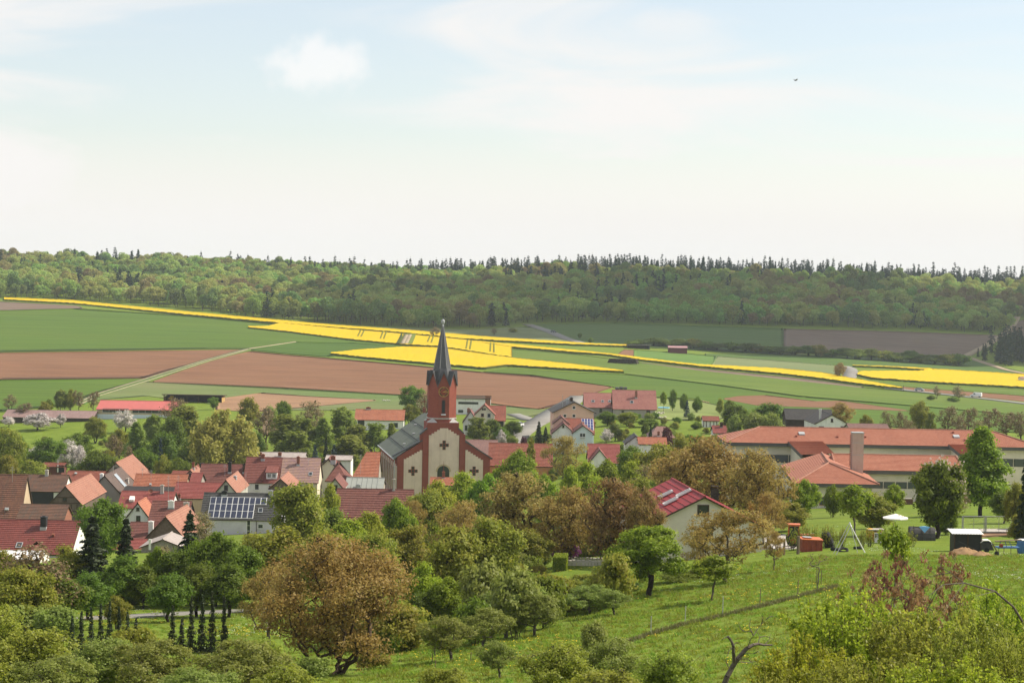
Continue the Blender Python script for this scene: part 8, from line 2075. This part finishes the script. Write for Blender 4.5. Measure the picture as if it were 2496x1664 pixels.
for i in range(n):
    u0, u1 = -.25 + (wdt + .45) * i / n, -.25 + (wdt + .45) * (i + 1) / n; z0, z1 = (.03 if i % 2 else -.0), (-.0 if i % 2 else .03)
    rf.poly([(u0, -.2, hgt + .03 + z0), (u1, -.2, hgt + .03 + z1), (u1, dp + .15, hgt + .2 + z1), (u0, dp + .15, hgt + .2 + z0)]); rf.poly([(u1, -.2, hgt + .015 + z1), (u0, -.2, hgt + .015 + z0), (u0, dp + .15, hgt + .185 + z0), (u1, dp + .15, hgt + .185 + z1)])
    rf.poly([(u0, -.2, hgt + .015 + z0), (u1, -.2, hgt + .015 + z1), (u1, -.2, hgt + .03 + z1), (u0, -.2, hgt + .03 + z0)])
rf.build('roof', M_white, r)
for x in (0, wdt / 2, wdt): MB().box((x - .05, -.06, -.3), (x + .05, -.005, hgt - .02)).build('post', M_dkwood, r)
MB().slab([(wdt * .15, -.03, .9), (wdt * .75, -.03, .25), (wdt * .78, -.03, .3), (wdt * .18, -.03, .95)], .01).build('strap', M_tarp, r)
r = put('covered_trailer', 2406, 1344, math.radians(-6), 'small trailer under dark and white tarpaulin right of the black hut', 'trailer')
MB().hexa([(-.65, -.5, .2), (.55, -.5, .2), (.55, .5, .2), (-.65, .5, .2), (-.65, -.5, .85), (.25, -.5, .9), (.25, .5, .9), (-.65, .5, .85)]).build('body', M_tarp, r)
m = MB(); pr = [(-.68, .86), (-.4, 1.06), (.05, 1.08), (.3, .93), (.34, .72)]
for (x0, z0), (x1, z1) in zip(pr[:-1], pr[1:]): m.slab([(x0, -.55, z0), (x1, -.55, z1), (x1, .55, z1), (x0, .55, z0)], .04)
m.build('cover', M_cloth, r)
MB().hexa([(.3, -.6, .85), (.42, -.6, .85), (.42, -.54, .85), (.3, -.54, .85), (.78, -.66, .02), (.9, -.66, .02), (.9, -.6, .02), (.78, -.6, .02)][4:] + [(.3, -.6, .85), (.42, -.6, .85), (.42, -.54, .85), (.3, -.54, .85)]).build('plank', M_wood, r)
MB().slab([(.4, -.4, .72), (.72, -.35, .2), (.75, .35, .2), (.42, .4, .72)], .03).build('side_sheet', M_skyblue, r)
for y in (-.56, .5): MB().tube((-.1, y, .2), (-.1, y + .08, .2), .22, .22, 10).build('wheel', M_rubber, r)
r = put('farm_implement', 2455, 1352, math.radians(4), 'blue farm implement on thin legs with long board on top', 'implement')
MB().box((-.95, -.4, .62), (.95, .4, .72)).build('table_frame', M_blue, r); MB().hexa([(-1.1, -.25, 1.16), (1.15, -.25, 1.3), (1.15, .1, 1.3), (-1.1, .1, 1.16), (-1.1, -.25, 1.21), (1.15, -.25, 1.35), (1.15, .1, 1.35), (-1.1, .1, 1.21)]).build('board', M_wood, r)
for x in (-.85, -.4, .2, .8): MB().tube((x, -.35, -.05), (x, -.35, .62), .03, .03, 5).build('leg', M_post, r)
for x, x2 in ((-.75, -.6), (-.1, -.25), (.35, .1), (.7, .9)): MB().tube((x, -.1, .72), (x2, -.1, 1.2), .03, .03, 5).build('strut', M_blue, r)
MB().box((-.75, -.42, .725), (-.5, -.15, .98)).build('red_box', M_rust, r)
MB().tube((-1.05, -.5, .18), (-1.05, -.38, .18), .2, .2, 10).build('wheel', M_rubber, r)
r = put('rain_barrel', 2491, 1348, 0, 'blue plastic rain barrel at the right picture edge', 'barrel')
MB().lathe([(0, 0), (.38, 0), (.44, .2), (.46, .6), (.44, 1.0), (.4, 1.15), (.0, 1.15)], 14).build('body', M_blue, r, smooth=True); MB().lathe([(.42, 1.16), (.44, 1.2), (.3, 1.25), (0, 1.26)], 14).build('lid', M_white, r)
def heap(name, px, py, rx, ry, hz_, mat, label, cat, seed, dmin=110):
    rs = np.random.RandomState(seed); p = G(px, py, dmin); th = np.linspace(0, 2 * np.pi, 29)[:-1]; V = [(0, 0, hz_)]; Fq = []
    rings = 8
    for k in range(1, rings + 1):
        f = k / rings
        for t_ in th:
            w = 1 + .14 * math.sin(3 * t_ + seed) + rs.normal(0, .05); V.append((rx * f * math.cos(t_) * w, ry * f * math.sin(t_) * w, hz_ * (1 - f ** 1.7) * (1 + rs.normal(0, .1)) - (.25 if k == rings else 0)))
    n = len(th); tri = np.array([[0, 1 + i, 1 + (i + 1) % n] for i in range(n)]); qd = np.array([[1 + (k * n) + i, 1 + (k + 1) * n + i, 1 + (k + 1) * n + (i + 1) % n, 1 + k * n + (i + 1) % n] for k in range(rings - 1) for i in range(n)])
    o = link(name, mesh_np(name, V, [tri, qd], [mat], smooth=False), None, p); return tag(o, label, cat)
heap('straw_heap', 2350, 1352, 1.5, .9, .62, M_straw, 'larger heap of old straw in front of the black hut', 'straw heap', 1); heap('straw_heap', 2392, 1354, .95, .7, .36, M_straw, 'smaller flat straw heap right of the larger one', 'straw heap', 2)
g0 = G(2401, 1297, 150); D_ = g0[1]
r = empty('field_gate', g0, 0, 'grey two leaf wire gate between steel posts beside the chestnut tree', 'gate')
lx = lambda px: (px - 2401) / F_PX * D_
zz = lambda px: float(ground_z(g0[0] + lx(px), D_)) - g0[2]
hg = (1297 - 1259) / F_PX * D_
for px, rd, ex in ((2401, .07, .12), (2469, .08, .25), (2345, .07, .1)): MB().tube((lx(px), 0, zz(px) - .3), (lx(px), 0, zz(px) + hg + ex), rd, rd, 7).build('post', M_steel, r)
for (a_, b_) in ((2348, 2398), (2404, 2465)):
    za, zb_ = zz(a_) + .06, zz(b_) + .06
    lf = MB().tube((lx(a_), 0, za + hg), (lx(b_), 0, zb_ + hg), .035, .035, 5).tube((lx(a_), 0, za), (lx(b_), 0, zb_), .035, .035, 5).tube((lx(a_), 0, za), (lx(a_), 0, za + hg), .035, .035, 5).tube((lx(b_), 0, zb_), (lx(b_), 0, zb_ + hg), .035, .035, 5)
    mx = (a_ + b_) / 2; lf.tube((lx(mx), 0, (za + zb_) / 2), (lx(mx), 0, (za + zb_) / 2 + hg), .028, .028, 5); fr = lf.build('gate_leaf', M_steel, r)
    w = MB()
    for k in range(1, 9): w.tube((lx(a_), 0.01, za + hg * k / 9), (lx(b_), 0.01, zb_ + hg * k / 9), .006, .006, 3, caps=False)
    tag(w.build('wire_mesh', M_steel, fr), kind='stuff')
strip_field('gravel_drive', M_conc, [(2290, 1290), (2400, 1290), (2500, 1288), (2620, 1287)], [(2290, 1296), (2400, 1297), (2500, 1298), (2620, 1300)], 0.1, dmin=150, step=10, rows=3)
strip_field('bare_earth', M_soil3, [(2392, 1300), (2440, 1298), (2500, 1298)], [(2392, 1309), (2440, 1306), (2500, 1305)], 0.08, dmin=150, step=10, rows=3)
h = HF('shed', 'dark brown shed cut off by the right picture edge above the gate', 2484, 1236, 2560, 1244, 222, 3.0, M_dkwood, W_dkbrown, cat='shed', course=0)
r = put('clipped_hedge', 1364, 1392, math.radians(-4), 'clipped box hedge with flat bright top beside the stone walls', 'hedge', None, 150)
rs_h = np.random.RandomState(4); n = 5200; C_ = rs_h.rand(n, 3) * np.array([1.25, 3.0, 1.35]) - np.array([.62, 0, 0]); f_ = rs_h.randint(0, 4, n)
C_[f_ == 0, 2] = 1.35 + rs_h.normal(0, .03, (f_ == 0).sum()); C_[f_ == 1, 1] = rs_h.normal(0, .03, (f_ == 1).sum()); C_[f_ == 2, 0] = -.62 + rs_h.normal(0, .03, (f_ == 2).sum()); C_[f_ == 3, 0] = .62 + rs_h.normal(0, .03, (f_ == 3).sum())
Nn_ = np.zeros((n, 3)); Nn_[f_ == 0, 2] = 1; Nn_[f_ == 1, 1] = -1; Nn_[f_ == 2, 0] = -1; Nn_[f_ == 3, 0] = 1
LV, LF = leaf_quads(rs_h, C_, .11, Nn_ * 1.6, 1.3, .6, .1); link('foliage', mesh_np('hedge_foliage', LV, LF, [LEAF['maple']], attr=rs_h.rand(n)), r)
MB().box((-.5, .15, -.4), (.5, 2.85, 1.22)).build('branches', plain('hedge_core', (0.05, 0.06, 0.02), 0.95, 0.05), r)
for row, (yy, x0, x1) in enumerate(((1360, 1380, 1472), (1367, 1380, 1468))):
    g_ = G(1425, yy + 14, 150); D_ = g_[1]
    r = empty('stone_wall', P(1380, yy + 2, D_), 0, 'upper pale dry stone edging right of the clipped hedge' if row == 0 else 'lower pale dry stone edging right of the clipped hedge', 'stone wall')
    x = 0.0; k = 0; zb_ = P(1380, yy, D_)[2] - r.location[2]
    while x < (x1 - x0) / F_PX * D_:
        w_ = random.Random(k * 7 + row).uniform(.26, .46); hh = random.Random(k + 50 * row).uniform(.14, .22)
        MB().hexa([(x, 0, -.35), (x + w_ - .03, 0, -.35), (x + w_ - .03, .3, -.35), (x, .3, -.35), (x + .02, .02, hh), (x + w_ - .05, .02, hh - .02), (x + w_ - .05, .28, hh - .01), (x + .02, .28, hh)]).build('stone', M_stone, r); x += w_; k += 1
def bank(name, pts, label, n=900, w=.5, h=.32):
    rs = np.random.RandomState(5); C = []; seg = [G(x, y, 85) for x, y in pts]
    for a, b in zip(seg[:-1], seg[1:]):
        k = int(n * np.linalg.norm(b - a) / 12); t_ = rs.rand(k, 1); p = a + (b - a) * t_; p[:, 0] += rs.normal(0, w * .5, k); p[:, 1] += rs.normal(0, w * .5, k); p[:, 2] = ground_z(p[:, 0], p[:, 1]) + rs.rand(k) * h * .6; C.append(p)
    C = np.concatenate(C); V = []
    d = rs.normal(0, 1, (len(C), 3)); d[:, 2] = np.abs(d[:, 2]) + 1.6; d /= np.linalg.norm(d, axis=1)[:, None]; s = np.cross(d, rs.normal(0, 1, (len(C), 3))); s /= np.linalg.norm(s, axis=1)[:, None]
    hh = rs.uniform(.12, h, len(C))[:, None]; V = np.stack([C - s * .02, C + s * .02, C + s * .008 + d * hh, C - s * .008 + d * hh], 1).reshape(-1, 3)
    o = link(name, mesh_np(name, V, np.arange(len(V)).reshape(-1, 4), [leaf_mat('dry_grass', [(0.12, 0.10, 0.04), (0.2, 0.16, 0.07), (0.12, 0.14, 0.035)], .2)], attr=rs.rand(len(C)))); return tag(o, label, kind='stuff')
bank('grass_bank', [(1180, 1622), (1330, 1600), (1500, 1577), (1600, 1545), (1670, 1524), (1770, 1502), (1850, 1482), (1950, 1456), (2040, 1432)], 'strip of long dry grass along the terrace edge of the lawn', 1300, .22, .24)
def tuft(name, leaf, n, h, sp, head=None):
    rs = np.random.RandomState(len(name)); C = rs.normal(0, sp, (n, 3)); C[:, 2] = -.02; d = rs.normal(0, .55, (n, 3)); d[:, 2] = 1; s = np.cross(d, rs.normal(0, 1, (n, 3))); s /= np.linalg.norm(s, axis=1)[:, None]
    hh = rs.uniform(.4, 1, (n, 1)) * h; V = np.stack([C - s * .018, C + s * .018, C + s * .006 + d * hh, C - s * .006 + d * hh], 1).reshape(-1, 3); Fq = np.arange(len(V)).reshape(-1, 4); mi = np.zeros(n, int); mats = [leaf]
    if head:
        k = 3; hc = rs.normal(0, sp * .8, (k, 3)); hc[:, 2] = h * 1.05; V2, F2 = leaf_quads(rs, hc, head[1], np.array([[0, 0, 3.0]]), 1.0, .3, 1); Fq = np.concatenate([Fq, F2 + len(V)]); V = np.concatenate([V, V2]); mi = np.r_[mi, np.ones(k, int)]; mats.append(head[0])
    return mesh_np(name, V, Fq, mats, mi, attr=rs.rand(len(Fq)))
LG1 = leaf_mat('lawn_blades', [(0.13, 0.19, 0.015), (0.205, 0.275, 0.025), (0.28, 0.335, 0.04)], .55, .6, .2, .25); LG2 = leaf_mat('lawn_blades_pale', [(0.17, 0.23, 0.025), (0.24, 0.29, 0.04), (0.26, 0.25, 0.06)], .5, .6, .2, .25)
tk = [tuft('grass_tuft', LG1, 22, .13, .13), tuft('grass_tuft_pale', LG2, 20, .12, .14), tuft('grass_tuft_b', LG1, 26, .17, .12)]
dk = [tuft('dandelion_tuft', LG1, 12, .12, .12, (plain('dandelion_yellow', (0.75, 0.5, 0.02), .8), .075))]
sk = [tuft('daisy_tuft', LG1, 10, .07, .12, (plain('daisy_white', (0.8, 0.8, 0.76), .8), .06))]
def lawn_pts(n, x0, x1, y0, y1, seed, thr=0.0, sc=6.0):
    rs = np.random.RandomState(seed); D = rs.uniform(62, 225, n * 4) ; D = np.sort(rs.choice(np.linspace(62, 230, 400), n * 4, p=(lambda w: w / w.sum())(np.linspace(62, 230, 400) ** 1.0)))
    px = rs.uniform(x0, x1, n * 4); x = (px - CX) / F_PX * D; z = ground_z(x, D); k = nz(x, D, sc, seed + 1)
    dz = z - CAM[2]; yy = CY - ((x * _U[0] + D * _U[1] + dz * _U[2]) / (x * _F[0] + D * _F[1] + dz * _F[2])) * F_PX
    ok = (yy > y0) & (yy < y1) & (k > thr); i = np.nonzero(ok)[0][:n * 2]; rs.shuffle(i); i = i[:n]
    return np.stack([x[i], D[i], z[i]], 1)
A_ = lawn_pts(21000, 900, 3100, 1230, 1700, 11); B_ = lawn_pts(5500, -400, 900, 1480, 1700, 12)
scatter('lawn_grass', tk, np.concatenate([A_, B_]), 'short lawn grass in tufts on the hillside', .6, 1.4)
scatter('dandelions', dk, np.concatenate([lawn_pts(1300, 1000, 2300, 1380, 1700, 21, .56, 9), lawn_pts(700, 200, 700, 1480, 1600, 25, .5, 9)]), 'yellow dandelions spread over the lawn', .7, 1.2)
scatter('daisies', sk, np.concatenate([lawn_pts(1500, 1700, 2640, 1230, 1420, 23, .6, 7), lawn_pts(600, 300, 700, 1480, 1600, 27, .5, 9)]), 'white daisies spread over the upper lawn', .7, 1.2)
shoots('twig_hedge', 60, 2.2, 0.9, 34, 16, 0.10, 'olive', 'dark', side=4, bare=.3)
shoots('arched_branches', 61, 4.0, 3.2, 5, 60, 0.085, 'apple2', 'grey', side=12, arch=1.1, bare=.35)
for i, (x, yt) in enumerate(((1932, 1273), (1952, 1271), (1972, 1270), (1992, 1272), (2012, 1270), (2032, 1273), (2052, 1274), (2100, 1280), (2122, 1279), (2160, 1280), (2200, 1282), (2222, 1284))):
    T('twig_hedge', x, yt, 187 + (i % 3), 34, 'hedge_shrub', ('twiggy leafless hedge shrub behind the orange tractor', 'twiggy leafless hedge shrub behind the dump container', 'twiggy hedge shrub directly above the dump container', 'twiggy hedge shrub left of the barrel', 'twiggy hedge shrub right above the barrel',
      'twiggy hedge shrub left of the swing frame', 'twiggy hedge shrub behind the swing frame\'s left leg', 'twiggy hedge shrub right of the swing frame', 'twiggy hedge shrub behind the yellow machine', 'twiggy hedge shrub left under the parasol', 'twiggy hedge shrub right under the parasol', 'twiggy hedge shrub behind the tarpaulin shelter')[i], 'twiggy hedge behind the junk', cat='shrub')
p0 = at_ground(2520, 58); pts = [P(2520, 1560, 57.5), P(2470, 1478, 57), P(2425, 1440, 56.5), P(2350, 1420, 56), P(2300, 1424, 55.6), P(2265, 1450, 55.2)]
r = empty('fallen_branch', pts[0], 0, 'long grey arching branch over the lower right thicket', 'branch')
m = MB(); rr_ = (.036, .032, .028, .022, .016, .01)
for k in range(5): m.tube(pts[k] - pts[0], pts[k + 1] - pts[0], rr_[k], rr_[k + 1], 6)
m.build('bough', BARK['grey'], r)
for (a_, b_) in (((2350, 1420, 56), (2318, 1395, 56.3)), ((2318, 1395, 56.3), (2255, 1405, 56.6)), ((2350, 1420, 56), (2300, 1490, 55)), ((2318, 1395, 56.3), (2288, 1380, 56.8)), ((2425, 1440, 56.5), (2380, 1452, 55.6))):
    MB().tube(P(*a_) - pts[0], P(*b_) - pts[0], .014, .006, 5).build('side_branch', BARK['grey'], r)
ribbon('lower_road', M_asphalt, [(-60, 1518), (60, 1512), (130, 1510), (330, 1502), (430, 1496), (560, 1490), (700, 1486)], 3.6, 0.1, 120, 'narrow grey road behind the conifer rows')
strip_field('gravel_yard', M_track, [(-60, 1478), (0, 1476), (55, 1482)], [(-60, 1500), (0, 1504), (55, 1492)], 0.1, dmin=150, step=10, rows=3)
for i, x in enumerate((14, 25)): tag(MB().box((-.2, -.15, 0), (.2, .15, .34)).build('concrete_block', M_conc, None, G(x, 1490, 150)), ('left' if i == 0 else 'right') + ' of two grey concrete blocks beside the lower left yard', 'block')
def car(px, py, heading, paint, label, name='car', L=4.3, W=1.75, Hh=1.45, dmin=600, van=False, cat='car'):
    g_ = G(px, py, dmin); r = empty(name, g_ + np.array([0, 0, .45]), heading, label, cat)
    m = MB(); hw = W / 2
    prof = [(-L/2, .35), (-L/2, .85), (-L/2 + .75, .95), (L/2 - .1, 1.0), (L/2, .8), (L/2, .35)] if not van else [(-L/2, .4), (-L/2, 1.0), (-L/2 + .9, 1.15), (-L/2 + 1.5, Hh), (L/2 - .05, Hh), (L/2, 1.0), (L/2, .4)]
    for sgn in (-1, 1): m.poly([(x, sgn * hw, z) for x, z in prof][::1 if sgn > 0 else -1])
    for (x0, z0), (x1, z1) in zip(prof, prof[1:] + prof[:1]): m.poly([(x0, hw, z0), (x0, -hw, z0), (x1, -hw, z1), (x1, hw, z1)][::-1])
    m.build('body', paint, r)
    if not van:
        c_ = [(-L/2 + .8, .96), (-L/2 + 1.5, Hh), (L/2 - 1.0, Hh), (L/2 - .3, 1.0)]; k = MB(); h2 = hw * .82
        for sgn in (-1, 1): k.poly([(c_[0][0], sgn * hw * .97, c_[0][1]), (c_[1][0], sgn * h2, c_[1][1]), (c_[2][0], sgn * h2, c_[2][1]), (c_[3][0], sgn * hw * .97, c_[3][1])][::1 if sgn < 0 else -1], 1)
        k.poly([(c_[0][0], -hw * .97, c_[0][1]), (c_[0][0], hw * .97, c_[0][1]), (c_[1][0], h2, c_[1][1]), (c_[1][0], -h2, c_[1][1])][::-1], 1); k.poly([(c_[3][0], hw * .97, c_[3][1]), (c_[3][0], -hw * .97, c_[3][1]), (c_[2][0], -h2, c_[2][1]), (c_[2][0], h2, c_[2][1])][::-1], 1)
        k.poly([(c_[1][0], -h2, Hh), (c_[2][0], -h2, Hh), (c_[2][0], h2, Hh), (c_[1][0], h2, Hh)], 0); k.build('cabin', [paint, M_glass], r)
    else:
        for sgn in (-1, 1): MB().box((-L/2 + 1.5, sgn * (hw + .004), 1.25), (-L/2 + 2.3, sgn * (hw + .012), 1.75)).build('window', M_glass, r)
        MB().slab([(-L/2 + .93, -hw * .85, 1.2), (-L/2 + .93, hw * .85, 1.2), (-L/2 + 1.42, hw * .85, Hh - .1), (-L/2 + 1.42, -hw * .85, Hh - .1)][::-1], .01).build('windscreen', M_glass, r)
    for x in (-L/2 + .85, L/2 - .85):
        for y in (-hw + .08, hw - .08): MB().tube((x, y - .1, .32), (x, y + .1, .32), .33, .33, 12).build('wheel', M_rubber, r)
    return r
P_white = plain('white_car_paint', (0.75, 0.75, 0.75), 0.3, 0.5, 0.03); P_silver = plain('silver_car_paint', (0.45, 0.46, 0.48), 0.3, 0.5, 0.03, metal=0.3); P_dark = plain('dark_car_paint', (0.05, 0.06, 0.08), 0.3, 0.5, 0.05)
car(2241, 955, math.radians(158), P_silver, 'silver car driving on the far country road'); car(2379, 970, math.radians(-25), P_white, 'white delivery van driving on the far country road', 'van', 4.9, 1.95, 2.0, van=True, cat='van')
car(1349, 812, math.radians(120), P_dark, 'dark car coming out of the forest road', dmin=900)
car(1262, 1044, math.radians(60), P_white, 'white car parked beside the village road', dmin=480)
g0 = G(1483, 884, 700); g1 = G(1556, 889, 700); r = empty('log_pile', g0, math.atan2(g1[1] - g0[1], g1[0] - g0[0]), 'long dark log pile lying in the green field', 'log pile'); Lp = np.linalg.norm((g1 - g0)[:2]); rs_l = np.random.RandomState(6)
m = MB()
for tier in range(4):
    x = .3 + tier * .3
    while x < Lp - tier * .35:
        rd = rs_l.uniform(.24, .34); m.tube((x, -1.6 + rs_l.normal(0, .12), .35 + tier * .55), (x, 1.6 + rs_l.normal(0, .12), .35 + tier * .55), rd, rd * .9, 7); x += .62
tag(m.build('logs', BARK['dark'], r), kind='stuff')
for i, (x, y, l) in enumerate(((1504, 950, 'dark round bale, left of three behind the large grey house'), (1514, 949, 'dark round bale, middle of three behind the large grey house'), (1524, 950, 'dark round bale, right of three behind the large grey house'))):
    r = empty('bale', G(x, y, 640), .3, l, 'bale', 'wrapped bales'); MB().tube((-.6, 0, .6), (.6, 0, .6), .62, .62, 12).build('wrap', M_tarp, r)
def stones(pix, mat, l, grp, dmin=500, s=.55):
    for i, (x, y, wd) in enumerate(pix):
        rs = np.random.RandomState(i + len(l)); m = MB().lathe([(0, -.2), (.5, -.1), (.62, .15), (.4, .42), (0, .5)], 7); m.v = [(a * s * 1.2 * (1 + .2 * math.sin(9 * b)), b * s, c * s) for a, b, c in m.v]
        tag(m.build('garden_stone', mat, None, G(x, y, dmin) + np.array([0, 0, .25]), (0, 0, rs.uniform(0, 6))), l + ' ' + wd, 'stone', grp)
ww = ('first from the left', 'second from the left', 'third from the left', 'fourth from the left', 'fifth from the left', 'sixth from the left', 'seventh from the left')
stones([(1582 + 6.5 * i, 1019 + (i % 3), ww[i]) for i in range(7)], M_stone, 'pale stone below the large grey house,', 'pale stones below the large grey house', 500, .8)
stones([(1596 + 5 * i, 1008 + (i % 2) * 2, ww[i]) for i in range(5)], M_stone, 'pale stone at the large grey house\'s corner,', 'pale stones at the house corner', 500, .7)
stones([(1696 + 6 * i, 977 + i * 1.2, ww[i]) for i in range(6)], M_bstone, 'brown stone along the garden lawn\'s back,', 'brown stones at the garden lawn', 500, .7)
stones([(934 + 5 * i, 977 + (i % 2), ww[i]) for i in range(4)], M_stone, 'pale rubble stone left of the round green tree,', 'pale rubble at the yard', 560, .6)
g0 = G(1618, 996, 500); o = MB().lathe([(1.9, 0), (1.9, .35), (1.8, .35), (1.75, .2), (0, .2)], 20).build('paddling_pool', plain('pool_blue', (0.25, 0.55, 0.68), .3), None, g0 + np.array([0, 0, .2])); tag(o, 'round light blue paddling pool on the garden lawn', 'pool')
post(1371, 986, 3.2, .08, 'thin dark pole on the meadow left of the pink house', M_dkwood, None, 520, 'pole', 'pole'); post(2202, 955, 3.0, .1, 'small post at the far road by the rapeseed tip', M_dkwood, None, 700, 'pole', 'pole')
HF('house', 'tiny pale house at the right edge of the far rapeseed field', 2486, 918, 2520, 922, 1065, 7, T_pinkold, W_white, cat='house', course=0)
o = MB().box((-.35, -.35, 0), (.35, .35, 1.1)).box((-.38, -.38, 1.102), (.38, .4, 1.18)).build('waste_bin', M_blue, None, G(1247, 1062, 470) + np.array([0, 0, .1])); tag(o, 'blue waste bin beside the village road', 'bin')
b0 = P(1940, 196, 170); r = empty('bird', b0, .6, 'small grey bird gliding in the sky at right', 'bird')
MB().lathe([(0, -.2), (.035, -.14), (.055, 0), (.03, .13), (0, .2)], 7).build('body', M_tarp, r, rot=(0, math.radians(80), 0))
for sgn in (-1, 1): MB().slab([(.05, sgn * .03, .02), (-.06, sgn * .03, .02), (-.1, sgn * .22, .09), (-.05, sgn * .3, .08), (.04, sgn * .2, .08)][::sgn], .01).build('wing', M_grey, r)
